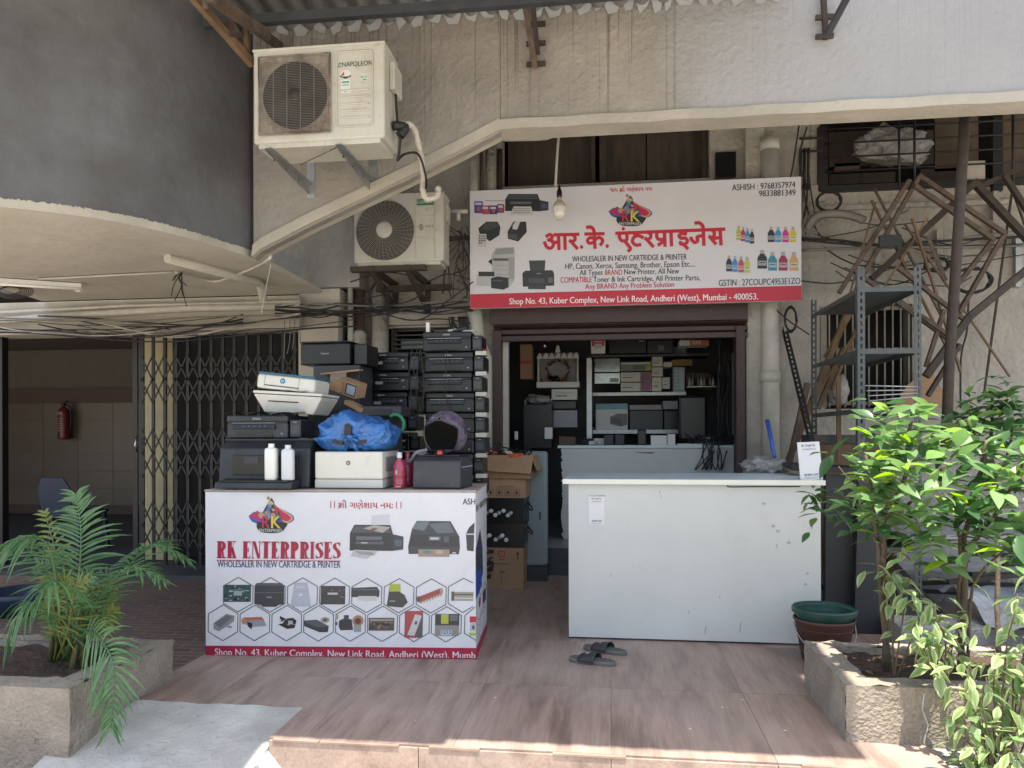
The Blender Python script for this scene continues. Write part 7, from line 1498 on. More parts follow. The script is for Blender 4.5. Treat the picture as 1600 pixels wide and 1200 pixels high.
single(MB().box(at(1508, 0, 7.18).x, at(1540, 0, 7.18).x, 7.175, 7.199, at(0, 362, 7.18).z, at(0, 318, 7.18).z), 'peeled_patch', M['cream'], 'pale peeled plaster patch behind the tall rusty pole', 'plaster patch')
# lower window with vertical bars
M['grimybar'] = mat('grimy_bar_paint', (.24, .21, .165), .7, var=.4)
lw_ = thing('low_barred_window', 'lower window with pale vertical bars seen through the shelf rack', 'window', (at(1290, 640, YF).x, YF, at(1290, 640, YF).z))
a, b = at(1290, 638, YF-.01), at(1425, 478, YF-.01)
for k in range(11): x = a.x+.03+(b.x-a.x-.06)*k/10; MB().box(x-.006, x+.006, YF-.03, YF-.014, a.z, b.z).build('bar', mat('grimy_bar_paint', (.24, .21, .165), .7, var=.4), lw_, world=True)
for z in (a.z+.02, a.z+(b.z-a.z)*.55, b.z-.04): MB().box(a.x, b.x, YF-.012, YF+.01, z, z+.03).build('cross_rail', M['grimybar'], lw_, world=True)
for x in (a.x-.04, b.x): MB().box(x, x+.05, YF-.02, YF+.02, a.z, b.z).build('frame_side', M['grimybar'], lw_, world=True)
o = MB(); o.grid(crump(0, 0, 0, .08, .05, .14, 15), 30, 16); o = single(o, 'foil_scrap', M['clear'], 'crumpled silvery plastic stuck in the low barred window', 'plastic scrap'); o.location = at(1310, 612, 7.0)
single(MB().prism([(0, 0), (.45, .0), (.45, .06), (.3, .34), (.12, .2)], 0, .02), 'leaning_board', M['card'], 'brown board scrap leaning low behind the shelf rack', 'board').location = at(1395, 640, 6.9)
# ================================================================== SLOTTED-ANGLE SHELF RACK
RY0, RY1 = 5.35, 6.55
def rx(x, Y): return at(x, 500, Y).x
XA, XB = rx(1341, RY0), rx(1440, RY0)
rk = thing('shelf_rack', 'grey slotted-angle steel shelf rack standing behind the flowering shrub', 'shelf rack', (XA, RY0, 0))
def slotted(p0, axis, L_, face, w=.045, pitch=.05):   # ladder of real slots; axis: length dir; face: width dir
    g = MB(); ax = Vector(axis); fc = Vector(face); nn = ax.cross(fc); th = .0025
    def slab_(s0, s1, t0, t1):
        v = []
        for dn in (0, th):
            for (s, t) in ((s0, t0), (s1, t0), (s1, t1), (s0, t1)): v.append(Vector(p0) + ax*s + fc*t + nn*dn)
        g.add(v, [(0,1,2,3), (7,6,5,4), (0,4,5,1), (1,5,6,2), (2,6,7,3), (3,7,4,0)])
    slab_(0, L_, 0, w*.34); slab_(0, L_, w*.62, w)
    s = 0
    while s < L_: slab_(s, min(L_, s+pitch*.42), w*.34, w*.62); s += pitch
    return g
def post(par, x, y, sx, sy, z1, name='post', m='angle'):
    g = slotted((x, y, 0), (0,0,1), z1, (sx, 0, 0)); h = slotted((x, y, 0), (0,0,1), z1, (0, sy, 0)); g.add(h.v, h.f); return g.build(name, M[m], par, world=True)
zr = at(1350, 436, RY0).z; zr2 = at(1275, 470, RY1).z
zr = max(zr, zr2)
post(rk, XA, RY0, 1, 1, zr); post(rk, XB, RY0, -1, 1, zr); post(rk, XA, RY1, 1, -1, zr); post(rk, XB, RY1, -1, -1, zr)
for zs_ in (at(1390, 449, RY0).z, at(1390, 546, RY0).z, at(1390, 640, RY0).z, .55, .12):
    g = MB(); g.box(XA+.004, XB-.004, RY0+.004, RY1-.004, zs_-.002, zs_); g.box(XA+.004, XB-.004, RY0-.002, RY0+.001, zs_-.034, zs_-.002); g.box(XA+.0, XA+.003, RY0+.05, RY1-.05, zs_-.034, zs_-.002); g.box(XB-.003, XB, RY0+.05, RY1-.05, zs_-.034, zs_-.002)
    g.build('shelf', M['angle'], rk, world=True)
for k in range(4): single(MB().tube([at(1352+k*2, 604+k*8, RY0-.02), at(1434, 606+k*5, RY0-.03)], .005, 6), 'wire_strand', M['galv'], 'pale wire strand tied across the front of the shelf rack', 'wire', 'wire strands tied across the shelf rack')
la = thing('leaning_angle', 'black slotted angle bar leaning diagonally left of the shelf rack', 'angle bar', at(1262, 700, 5.9))
p0 = at(1266, 705, 5.6); p1 = at(1222, 518, 6.4); ax = (p1-p0); L_ = ax.length; ax.normalize(); fc = Vector((1, 0, 0)); fc = (fc - ax*fc.dot(ax)).normalized(); f2 = ax.cross(fc)
g = slotted(p0, ax, L_, fc, .05); h_ = slotted(p0, ax, L_, f2*-1, .05); g.add(h_.v, h_.f); g.build('angle', M['blackpaint'], la, world=True)
# ================================================================== RUSTY FRAMES AND POLE
pl = single(MB().tube([at(1478, 700, 5.6), at(1484, 560, 5.6), at(1497, 380, 5.6), at(1511, 150, 5.6)], .034, 10), 'rusty_pole', M['rustdark'], 'tall rusty steel pole leaning slightly in front of the right-hand wall', 'pole')
def frame(label, bars, Y, w=.035, m='rust', cat='steel frame', dY=0):
    p = at(bars[0][0], bars[0][1], Y); t = thing('rusty_steelwork', label, cat, p)
    for i, (x0, y0, x1, y1, *r_) in enumerate(bars):
        ww = r_[0] if r_ else w; MB().bar(at(x0, y0, Y+.02*(i % 3)), at(x1, y1, Y+.02*((i+1) % 3)+dY), ww, ww*.8).build('bar', M[m], t, world=True)
    return t
frame('bent double-bar rusty frame whose tip rises over the shelf rack', [(1312, 459, 1422, 283), (1349, 432, 1437, 278), (1436, 276, 1571, 367), (1430, 292, 1553, 376), (1571, 367, 1497, 492), (1553, 376, 1490, 455), (1349, 430, 1330, 470)], 6.45, .04)
frame('wide dark rusty frame crossing behind the tall pole', [(1524, 288, 1362, 438, .06), (1521, 285, 1640, 412, .06), (1526, 297, 1640, 243, .045), (1570, 276, 1640, 385, .045)], 6.7, m='rustdark')
frame('rusty zigzag frame spreading right of the shelf rack', [(1404, 420, 1512, 505), (1335, 424, 1480, 530), (1392, 462, 1482, 525), (1512, 505, 1453, 578, .045), (1476, 485, 1447, 575), (1450, 370, 1478, 440), (1500, 490, 1540, 420)], 6.2, .035)
frame('thick rusty arm sweeping down from the far right edge', [(1640, 395, 1515, 497, .06), (1515, 497, 1447, 590, .06), (1500, 540, 1450, 620, .035)], 5.9, m='rustdark')
frame('pair of brown timber battens leaning behind the shelf rack', [(1232, 720, 1325, 488, .055), (1278, 640, 1318, 545, .04), (1290, 560, 1330, 490, .05), (1300, 610, 1345, 500, .03)], 6.75, m='wood', cat='timber battens')
frame('brown steel corner post at the left under the shelf rack', [(1233, 725, 1262, 600, .05)], 6.3, m='rust', cat='post')
single(MB().box(at(1375, 425, 6.3).x, at(1410, 425, 6.3).x, 6.3, 6.33, at(0, 428, 6.3).z, at(0, 412, 6.3).z), 'dark_plate', M['blackpaint'], 'small dark steel plate tied on the rusty frames above the rack', 'plate')
single(MB().bar(at(1310, 590, 6.0), at(1311, 725, 6.0), .022, .03), 'thin_upright', M['wood'], 'thin orange-brown upright strip inside the lower rack', 'strip')
k = thing('crate_box', 'brown wooden box on the floor level behind the black boards', 'box', (at(1340, 720, 6.1).x, 6.1, .25)); MB().box(-.32, .28, 0, .35, 0, at(1340, 695, 6.1).z-.25).build('body', M['wood'], k, bevel=.004); MB().box(-.34, .30, -.02, .3, at(1340, 695, 6.1).z-.245, at(1340, 695, 6.1).z-.18).build('lid', M['dgrey'], k)
single(MB().box(at(1285, 0, 6.3).x, 3.2, 6.3, 7.1, .0, .245), 'rear_plinth', M['conc'], 'low concrete plinth against the right-hand wall', 'plinth')
# black boards beside the counter
def board(label, x0, x1, Y, zt_, rot, m='blackpaint', d=.03):
    a = at(x0, 985, Y).x; b = at(x1, 985, Y).x; t = thing('black_board', label, 'board', ((a+b)/2, Y, 0), 0, rot=rot); MB().box(-(b-a)/2, (b-a)/2, 0, d, .002, zt_).build('panel', M[m], t, bevel=.003); return t
mb_ = mat('matt_black_board', (.022, .023, .025), .55, var=.25, spots=[(5, .6, .75, (.05, .05, .055), .5)])
M['mattboard'] = mb_
board('left matt black board standing against the white counter end', 1288, 1334, 5.35, 1.03, (R(-2), R(1), 0), 'mattboard', .05); board('right matt black board, slightly slanted, beside the other one', 1333, 1378, 5.25, .98, (R(-3), R(3), R(4)), 'mattboard', .06)
single(MB().bar((at(1334, 985, 5.33).x, 5.33, .0), (at(1327, 760, 5.33).x+.02, 5.4, .98), .014, .02), 'edge_strip', M['rustdark'], 'thin brown strip between the two black boards', 'strip')
tb = thing('black_tray', 'flat black tray lying across the tops of the black boards', 'tray', (at(1310, 742, 5.5).x, 5.5, 1.045), 0, rot=(R(2), R(3), R(-4))); MB().box(-.33, .30, -.14, .35, 0, .025).build('tray', M['mattboard'], tb, bevel=.004); MB().box(-.33, .30, -.15, -.14, .0, .04).build('rim', M['blackpaint'], tb)
# table and sheet at the right
tt = thing('work_table', 'grey-topped table with dark crossed legs behind the planter', 'table', (at(1420, 850, 5.5).x, 5.5, 0)); zt_ = at(1400, 838, 5.3).z
MB().box(-.25, 1.1, -.15, .5, zt_-.03, zt_).build('table_top', M['grey'], tt, bevel=.004)
for (a, b) in (((-.2, -.1, 0), (.0, .4, zt_-.03)), ((-.0, -.1, 0), (-.2, .4, zt_-.03)), ((1.0, -.1, 0), (1.0, -.1, zt_-.03)), ((.2, 0, .1), (-.2, 0, zt_-.1))): MB().bar(a, b, .03).build('leg', M['rustdark'], tt)
g = MB(); 
def shf(u, v):
    x = 2.25+1.9*u; y = 4.75+.9*v; return (x, y, .12 + .16*v + .05*math.sin(9*u+4*v) + .03*math.sin(23*u-7*v) + .02*math.sin(41*u+19*v))
g.grid(shf, 70, 40); single(g, 'plastic_sheet', mat('silver_tarpaulin', (.52, .54, .56), .3, var=.3, vscale=8, bump=.9, bscale=16), 'crumpled silvery tarpaulin heaped on the floor behind the shrub', 'tarpaulin')
single(MB().box(1.75, 3.6, 4.95, 5.25, .0, .13), 'concrete_kerb', M['conc'], 'low pale concrete kerb behind the right planter', 'kerb', bevel=.01)
rr = random.Random(8)
for k in range(8): p = Vector((2.0+rr.uniform(0, 1.1), 5.5+rr.uniform(0, .5), .15+.05*k)); single(MB().bar(p, p+Vector((rr.uniform(.4, .9), rr.uniform(-.3, .3), rr.uniform(-.05, .1))), .03, .03), 'scrap_bar', M['rustdark'] if k % 2 else M['dgrey'], 'dark scrap bar in the heap under the work table', 'scrap', 'scrap bars under the work table')

# ================================================================== PASSAGE THINGS
q = at(97, 655, 11.4)
ex = thing('fire_extinguisher', 'red fire extinguisher hanging on the passage wall', 'fire extinguisher', (q.x, 11.44, at(97, 685, 11.4).z)); he = at(97, 632, 11.4).z-at(97, 685, 11.4).z
MB().lathe([(.001, 0), (.085, .005), (.09, .03), (.09, he*.75), (.075, he*.88), (.03, he*.97), (.02, he)], 24).build('cylinder', M['extred'], ex); MB().box(-.03, .03, -.03, .03, he, he+.04).build('valve', M['glossy'], ex); MB().bar((0, 0, he+.05), (.09, -.02, he+.07), .02).build('handle', M['glossy'], ex); MB().tube(smoothpath([(.03, 0, he+.02), (.12, 0, he*.9), (.12, 0, he*.3)], 6), .01, 6).build('hose', M['glossy'], ex)
f = Flat(lambda x, y: (x, y), .0915); f.text('FIRE', -.05, he*.72, .05, .045, (.45, .3, .3), .01); [f.rect(-.05, he*(.6-.07*k), .05, he*(.62-.07*k), (.35, .2, .2)) for k in range(6)]; f.build('lettering', ex)
def chair(label, x, y, Y, rz):
    p = at(x, y, Y); t = thing('plastic_chair', label, 'chair', (p.x, Y, .03 if Y > 6.6 else 0), rz)
    T = Matrix.Rotation(R(-8), 4, 'X'); g = MB(); pp = [(-.21, .42), (.21, .42), (.22, .75), (.15, .86), (-.15, .86), (-.22, .75)]; g.prism(pp, .2, .22, T=T); g.build('backrest', M['bluechair'], t, bevel=.008)
    MB().box(-.22, .22, -.22, .2, .42, .45).build('seat', M['bluechair'], t, bevel=.012)
    for sx in (-.2, .2):
        for sy in (-.2, .18): MB().bar((sx*1.05, sy*1.05, 0), (sx*.9, sy*.9, .42), .035, .035).build('leg', M['bluechair'], t)
    return t
chair('dark blue plastic chair in the passage behind the palm', 122, 862, 7.9, R(170)); 
single(MB().lathe([(.001, 0), (.22, .005), (.26, .12), (.27, .16), (.25, .16), (.2, .02), (.001, .02)], 30, c=(at(38, 925, 5.2).x, 5.2, .0)), 'blue_basin', M['bluechair'], 'dark blue basin on the pavement at the left edge behind the palm', 'basin')
# ================================================================== PLANTERS
def planter(label, x0, x1, y0, y1, z0, z1, wall, name_m='planter'):
    t = thing('planter', label, 'planter', ((x0+x1)/2, (y0+y1)/2, z0)); n = 26
    def rgh(p, s): 
        x, y, z = p; k = .006*math.sin(x*31+z*17)*math.sin(y*27+x*9) + .004*math.sin(z*61+x*47+y*53); return (x+k*s[0], y+k*s[1], z+k*s[2])
    g = MB()
    def face(a, b, c, d, nrm, nu=n, nv=10): g.grid(lambda u, v: rgh(tuple(Vector(a)*(1-u)*(1-v)+Vector(b)*u*(1-v)+Vector(c)*u*v+Vector(d)*(1-u)*v), nrm), nu, nv, 0, True)
    face((x0, y0, z0), (x1, y0, z0), (x1, y0, z1), (x0, y0, z1), (0, 1, 0)); face((x1, y0, z0), (x1, y1, z0), (x1, y1, z1), (x1, y0, z1), (1, 0, 0)); face((x0, y1, z0), (x0, y0, z0), (x0, y0, z1), (x0, y1, z1), (1, 0, 0)); face((x1, y1, z0), (x0, y1, z0), (x0, y1, z1), (x1, y1, z1), (0, 1, 0))
    a, b, c, d = x0+wall, x1-wall, y0+wall, y1-wall*.7
    face((x0, y0, z1), (x1, y0, z1), (x1, c, z1), (x0, c, z1), (0, 0, 1)); face((x0, d, z1), (x1, d, z1), (x1, y1, z1), (x0, y1, z1), (0, 0, 1)); face((x0, c, z1), (a, c, z1), (a, d, z1), (x0, d, z1), (0, 0, 1)); face((b, c, z1), (x1, c, z1), (x1, d, z1), (b, d, z1), (0, 0, 1))
    face((a, c, z1-.1), (a, c, z1), (a, d, z1), (a, d, z1-.1), (1, 0, 0)); face((b, d, z1-.1), (b, d, z1), (b, c, z1), (b, c, z1-.1), (1, 0, 0)); face((a, d, z1-.1), (a, d, z1), (b, d, z1), (b, d, z1-.1), (0, 1, 0)); face((b, c, z1-.1), (b, c, z1), (a, c, z1), (a, c, z1-.1), (0, 1, 0))
    o = g.build('trough', M[name_m], t, world=True)
    g = MB(); g.grid(lambda u, v: (a+(b-a)*u, c+(d-c)*v, z1-.035 + .012*math.sin(u*31+v*9)*math.sin(v*23) + .008*math.sin(u*77+v*51)), 40, 20); g.build('soil', M['soil'], t, world=True)
    return t, (a, b, c, d)
PL, ibl = planter('weathered concrete planter at left holding the areca palm', -4.4, -2.33, 3.06, 3.86, -.17, .205, .13)
PR, ibr = planter('stained concrete planter at right with the flowering shrub, cracked on its front', .985, 2.75, 3.40, 4.10, -.02, .24, .12)
# crack on the right planter
cr_ = [at(1443, 1085, 3.398), at(1440, 1110, 3.398), at(1449, 1135, 3.398), at(1443, 1160, 3.398), at(1446, 1185, 3.398)]
MB().tube(cr_, .004, 5).build('crack_filler', M['ramp'], PR, world=True)
# dead leaves on the soil
lf = MB().add([(-.02, 0, 0), (0, -.012, .004), (.025, 0, .0), (0, .012, .004)], [(0, 1, 2, 3)])
for k in range(26):
    o = lf.build('dry_leaf', M['wood'], PR) if k == 0 else dl.copy()
    if k == 0: dl = o
    else: COL.objects.link(o)
    o.location = (rnd.uniform(ibr[0]+.03, ibr[1]-.6) - PR.location.x, rnd.uniform(ibr[2]+.02, ibr[3]-.02) - PR.location.y, .232-.0+.02 - 0 - .02 + .0); o.rotation_euler = (rnd.uniform(-.4, .4), rnd.uniform(-.4, .4), rnd.uniform(0, 6)); s_ = rnd.uniform(.7, 1.4); o.scale = (s_, s_, s_)

# ================================================================== PALM
pb = gd(97, 1035, .17)
pb = Vector((pb.x, 3.52, .165)); pb.x = at(100, 1030, 3.52).x
pm = thing('areca_palm', 'areca palm with arching feathery fronds growing in the left planter', 'palm', pb)
rp = random.Random(12)
def frond(tip, mid, base, nl, ll, m, w=.015, droop=.35, name='frond', up=(0, 0, 1)):
    path = smoothpath([base, mid[0], mid[1], tip], 14); n = len(path); g = MB(); g.tube(path[::3]+[path[-1]], [.006*(1-.8*i/(len(path[::3])+1)) for i in range(len(path[::3])+1)], 5)
    s0 = int(n*.30); ll *= 1.2
    for k in range(nl):
        t = s0 + (n-1-s0)*k/(nl-1); i = min(int(t), n-2); p = path[i]*(1-(t-i)) + path[i+1]*(t-i); T_ = (path[i+1]-path[max(0, i-1)]).normalized()
        S = T_.cross(Vector(up)); S = S.normalized() if S.length > .1 else Vector((1, 0, 0))
        fr = k/(nl-1); l = ll*(.55+.45*math.sin(math.pi*min(1, fr*1.15+.1)))*(1-.35*fr)
        for sd in (1, -1):
            d = (S*sd*.86 + T_*(.35+.5*fr)).normalized(); l2 = l*rp.uniform(.75, 1.15); d = (d + Vector((rp.gauss(0, .09), rp.gauss(0, .09), rp.gauss(0, .09)))).normalized(); pts = []
            for q in range(5):
                u = q/4; pts.append(p + d*l2*u + Vector((0, 0, -1))*droop*l2*u*u + Vector((rp.uniform(-1, 1), rp.uniform(-1, 1), 0))*.004*u)
            nr = d.cross(T_).normalized(); wd = d.cross(nr).normalized()
            for q in range(4):
                w0 = w*[.45, 1, .95, .6, .06][q]; w1 = w*[.45, 1, .95, .6, .06][q+1]; fold = nr*w0*.35
                g.add([pts[q]-wd*w0/2, pts[q+1]-wd*w1/2, pts[q+1]+nr*w1*.25, pts[q]+nr*w0*.25], [(0, 1, 2, 3)]); g.add([pts[q]+nr*w0*.25, pts[q+1]+nr*w1*.25, pts[q+1]+wd*w1/2, pts[q]+wd*w0/2], [(0, 1, 2, 3)])
    return g.build(name, M[m], pm, world=True)
def PP(x, y, Y=3.5): return at(x, y, Y)
frond(PP(118, 772, 3.55), (PP(124, 900, 3.5), PP(126, 825, 3.52)), PP(122, 985), 24, .24, 'palm', droop=.30, up=(0, -1, .2))
frond(PP(-45, 905, 3.25), (PP(75, 850, 3.4), PP(10, 845, 3.3)), PP(95, 985), 26, .26, 'palm', droop=.75)
frond(PP(292, 872, 3.5), (PP(170, 925, 3.45), PP(235, 850, 3.45)), PP(118, 1000), 24, .20, 'palm', droop=.25)
frond(PP(255, 905, 3.3), (PP(150, 940, 3.4), PP(200, 885, 3.3)), PP(115, 1005), 20, .17, 'palm', droop=.3)
frond(PP(172, 1135, 3.0), (PP(140, 985, 3.2), PP(176, 1035, 3.02)), PP(112, 1010, 3.45), 26, .19, 'palm', droop=.45, up=(0, -1, .3))
frond(PP(48, 945, 3.05), (PP(105, 940, 3.3), PP(85, 905, 3.1)), PP(100, 1010), 20, .19, 'palm', droop=.8)
frond(PP(15, 860, 3.9), (PP(80, 900, 3.7), PP(55, 850, 3.8)), PP(98, 1000, 3.6), 20, .22, 'palm', droop=.4)
frond(PP(70, 800, 3.6), (PP(98, 930, 3.55), PP(86, 860, 3.6)), PP(100, 1000), 16, .16, 'palmyel', droop=.35, up=(0, -1, .2))
frond(PP(215, 855, 3.75), (PP(140, 950, 3.6), PP(170, 890, 3.7)), PP(112, 1000), 16, .17, 'palm', droop=.3)
frond(PP(10, 1000, 3.2), (PP(75, 960, 3.35), PP(40, 940, 3.25)), PP(90, 1015), 18, .18, 'palm', droop=.9)
for k in range(16):
    x0 = 100+rp.uniform(-22, 32); xt = x0 + rp.uniform(-55, 65); yt = rp.uniform(860, 950); Yk = 3.5+rp.uniform(-.15, .15)
    frond(PP(xt+rp.uniform(-15, 15), yt+15, Yk), (PP(x0*.6+xt*.4, 985, Yk), PP(x0*.3+xt*.7, yt+30, Yk)), PP(x0, 1030, Yk*.5+3.5*.5), 11, .13, rp.choice(['palmyel', 'palm', 'palmyel']), w=.012, droop=.2, up=(rp.uniform(-.6, .6), -1, .2))
for k in range(13):
    x0 = 100+rp.uniform(-32, 36); a = PP(x0, 1040, 3.42+rp.uniform(0, .2)); a.z = .16; b = a + Vector((rp.uniform(-.07, .07), rp.uniform(-.04, .04), rp.uniform(.22, .42)))
    MB().tube([a, (a+b)/2+Vector((rp.uniform(-.012, .012), 0, 0)), b], [.014, .011, .007], 7).build('stem', M['cane'], pm, world=True)
# ================================================================== SHRUBS at right
def leaf_mesh(name, L_, W_, m, fold=.25, curl=.25, edge=False):
    g = MB(); prof = [0, .55, .92, 1, .8, .45, .0]; n = len(prof)-1; v = []; 
    for i, p in enumerate(prof):
        u = i/n; z = -curl*L_*u*u; v += [(-W_/2*p, L_*u, z+fold*W_/2*p), (0, L_*u, z), (W_/2*p, L_*u, z+fold*W_/2*p)]
    f = []
    for i in range(n): f += [(i*3, i*3+1, i*3+4, i*3+3), (i*3+1, i*3+2, i*3+5, i*3+4)]
    g.add(v, f, 0, True)
    o = g.build(name, M[m], None)
    if edge:
        me = o.data; ca = me.color_attributes.new('print', 'FLOAT_COLOR', 'CORNER')
        for li, lp in enumerate(me.loops): vi = lp.vertex_index % 3; val = 0.0 if vi == 1 else .8; ca.data[li].color = (val, val, val, 1)
    return o
rl = random.Random(33)
def leaf_geo(g, Mx, L_=1.0, W_=.42, fold=.25, curl=.25):
    prof = [0, .6, .95, .9, .5, .0]; n = 5; v = []
    for i, p in enumerate(prof):
        u = i/n; z = -curl*u*u; v += [Mx @ Vector((-W_/2*p, u, z+fold*W_/2*p)), Mx @ Vector((0, u, z)), Mx @ Vector((W_/2*p, u, z+fold*W_/2*p))]
    f = []
    for i in range(n): f += [(i*3, i*3+1, i*3+4, i*3+3), (i*3+1, i*3+2, i*3+5, i*3+4)]
    g.add(v, f, 0, True)
def shrub(name, label, cat, base, tips, stems, leafset, Lr, per, maxleaf=280, spread=.075, tilt=(-.3, .9), dens=1.3):
    t = thing(name, label, cat, base); base = Vector(base); places = []
    for path, r in stems:
        pth = smoothpath(path, 5); pth = [p + Vector((rl.uniform(-1, 1), rl.uniform(-1, 1), 0))*r*.5 for p in pth]
        MB().tube(pth, [r*(1-.55*i/len(pth)) for i in range(len(pth))], 7).build('stem', M['bark'], t, world=True)
    for (c, wt, n) in tips:
        c = Vector(c); ax = (c - base + Vector((0, 0, .3))).normalized()
        for k in range(int(n*dens)):
            inner = k >= n; i = rl.choices(range(len(leafset)), weights=wt)[0]
            if inner and leafset[i][0] == 'leafnew': i = 0
            a_ = k*2.4 + rl.uniform(-.4, .4); el = rl.uniform(*tilt) - (.5 if inner else 0)
            d = Vector((math.cos(a_)*math.cos(el), math.sin(a_)*math.cos(el), math.sin(el)))
            s_ = rl.uniform(*Lr); sp = spread*(.35 if not inner else .9)
            p = c + ax*(-.10*rl.random()) + d*.01 + Vector((rl.gauss(0, 1), rl.gauss(0, 1), rl.gauss(0, 1)))*sp
            up_ = Vector((0, 0, 1)) + Vector((rl.gauss(0, .35), rl.gauss(0, .35), 0)); x = d.cross(up_).normalized(); z = x.cross(d)
            places.append(((p + d*s_*.5).length, i, Matrix.Translation(p-base) @ Matrix((x, d, z)).transposed().to_4x4() @ Matrix.Diagonal((s_*rl.uniform(.85, 1.15), s_, s_, 1))))
    places.sort(key=lambda q: q[0]); used = {}
    for _, i, mx in places[:maxleaf]:
        if i not in used: o = used[i] = leaf_mesh('leaf', 1.0, .42, leafset[i][0], edge=leafset[i][1]); o.parent = t
        else: o = used[i].copy(); COL.objects.link(o)
        o.matrix_local = mx
    for i in range(len(leafset)):
        g = MB()
        for _, k, mx in places[maxleaf:]:
            if k == i: leaf_geo(g, mx)
        if g.v: g.cur = (0, 0, 0); g.col = [(.25, .25, .25)]*len(g.f); g.build('foliage', M[leafset[i][0]], t)['kind'] = 'stuff'
    return t
YS_ = 3.62
B1 = at(1385, 1045, 3.75); B1.z = .2; B2 = at(1500, 1045, 3.75); B2.z = .2
S = lambda x, y, Y=YS_: at(x, y, Y)
tipsA = []
for (x, y, Y) in ((1425, 640, 3.5), (1385, 690, 3.5), (1445, 690, 3.45), (1360, 720, 3.55), (1410, 735, 3.4), (1470, 740, 3.4), (1375, 680, 3.8), (1372, 765, 3.6), (1385, 790, 3.5), (1440, 780, 3.35), (1375, 640, 4.0), (1362, 720, 3.9), (1450, 830, 3.5), (1372, 810, 3.7), (1360, 790, 3.8), (1375, 655, 3.9), (1480, 690, 3.6), (1405, 765, 3.45), (1370, 745, 3.5), (1430, 815, 3.45), (1400, 700, 3.6), (1455, 660, 3.7)):
    tipsA.append((S(x, y, Y), (6, 1.3, 3), 12))
stA = [([B1, S(1378, 900, 3.7), S(1385, 820, 3.65), S(1410, 760, 3.6), S(1425, 660, 3.55)], .016), ([B1, S(1375, 900, 3.7), S(1365, 800, 3.7), S(1350, 700, 3.8)], .013), ([S(1372, 830, 3.65), S(1420, 810, 3.5), S(1450, 800, 3.45)], .009), ([S(1385, 820, 3.65), S(1440, 770, 3.5), S(1475, 730, 3.5)], .008), ([S(1378, 880, 3.7), S(1400, 860, 3.6), S(1425, 880, 3.6)], .006), ([S(1365, 800, 3.7), S(1360, 790, 3.8), S(1310, 730, 3.9)], .006)]
shrub('flowering_shrub', 'tall leafy shrub with sunlit lime-green shoots in the left half of the right planter', 'shrub', B1, tipsA, stA, [('leaf', 0), ('leafnew', 0), ('leafdark', 0)], (.08, .14), 12)
tipsB = []
for (x, y, Y) in ((1540, 690, 3.6), (1500, 720, 3.5), (1560, 740, 3.5), (1590, 780, 3.4), (1520, 770, 3.4), (1570, 830, 3.45), (1530, 840, 3.5), (1490, 800, 3.5), (1600, 700, 3.6), (1620, 760, 3.5), (1610, 850, 3.5), (1545, 790, 3.4), (1580, 860, 3.3), (1620, 820, 3.4), (1475, 860, 3.55), (1515, 660, 4.1), (1560, 650, 4.2), (1600, 720, 3.4), (1525, 740, 3.6)):
    tipsB.append((S(x, y, Y), (5, 1, 4), 13))
stB = [([B2, S(1505, 930, 3.7), S(1508, 840, 3.65), S(1530, 740, 3.6), S(1540, 690, 3.6)], .017), ([B2, S(1498, 930, 3.7), S(1500, 860, 3.65), S(1490, 780, 3.6)], .012), ([S(1508, 860, 3.65), S(1560, 800, 3.5), S(1600, 720, 3.5)], .01), ([B2+Vector((.03, 0, 0)), S(1520, 920, 3.6), S(1570, 860, 3.5)], .009), ([S(1570, 860, 3.5), S(1600, 880, 3.45)], .006)]
shrub('flowering_shrub', 'broad dark-leaved shrub with twin stems in the right half of the right planter', 'shrub', B2, tipsB, stB, [('leaf', 0), ('leafnew', 0), ('leafdark', 0)], (.08, .14), 13)
B3 = at(1560, 900, 4.0); B3.z = .2
shrub('rear_shrub', 'dark green shrub rising behind the others against the cream wall', 'shrub', B3, [(at(x, y, 4.25), (3, .4, 5), 15) for x, y in ((1512, 640), (1530, 612), (1552, 660), (1575, 625), (1560, 600), (1500, 670), (1590, 660), (1535, 690), (1580, 700), (1548, 630), (1600, 640))] , [([B3, at(1555, 800, 4.2), at(1550, 700, 4.25), at(1552, 620, 4.25)], .013), ([at(1555, 760, 4.2), at(1580, 690, 4.25), at(1580, 630, 4.25)], .008), ([at(1553, 740, 4.2), at(1525, 690, 4.25), at(1515, 645, 4.25)], .007)], [('leaf', 0), ('leafnew', 0), ('leafdark', 0)], (.07, .12), 15)
# branch reaching over the counter
BB = at(1350, 800, 4.3)
shrub('low_branch', 'dark leafy branch reaching left in front of the white counter corner', 'shrub branch', BB, [(at(x, y, Y), (3, 0, 4), 5) for x, y, Y in ((1272, 772, 4.5), (1268, 792, 4.5), (1290, 782, 4.45), (1310, 772, 4.4), (1328, 780, 4.35), (1340, 790, 4.3))], [([BB, at(1330, 785, 4.35), at(1300, 778, 4.4), at(1268, 776, 4.5)], .005)], [('leaf', 0), ('leafnew', 0), ('leafdark', 0)], (.07, .11), 8, dens=2.0, spread=.06)
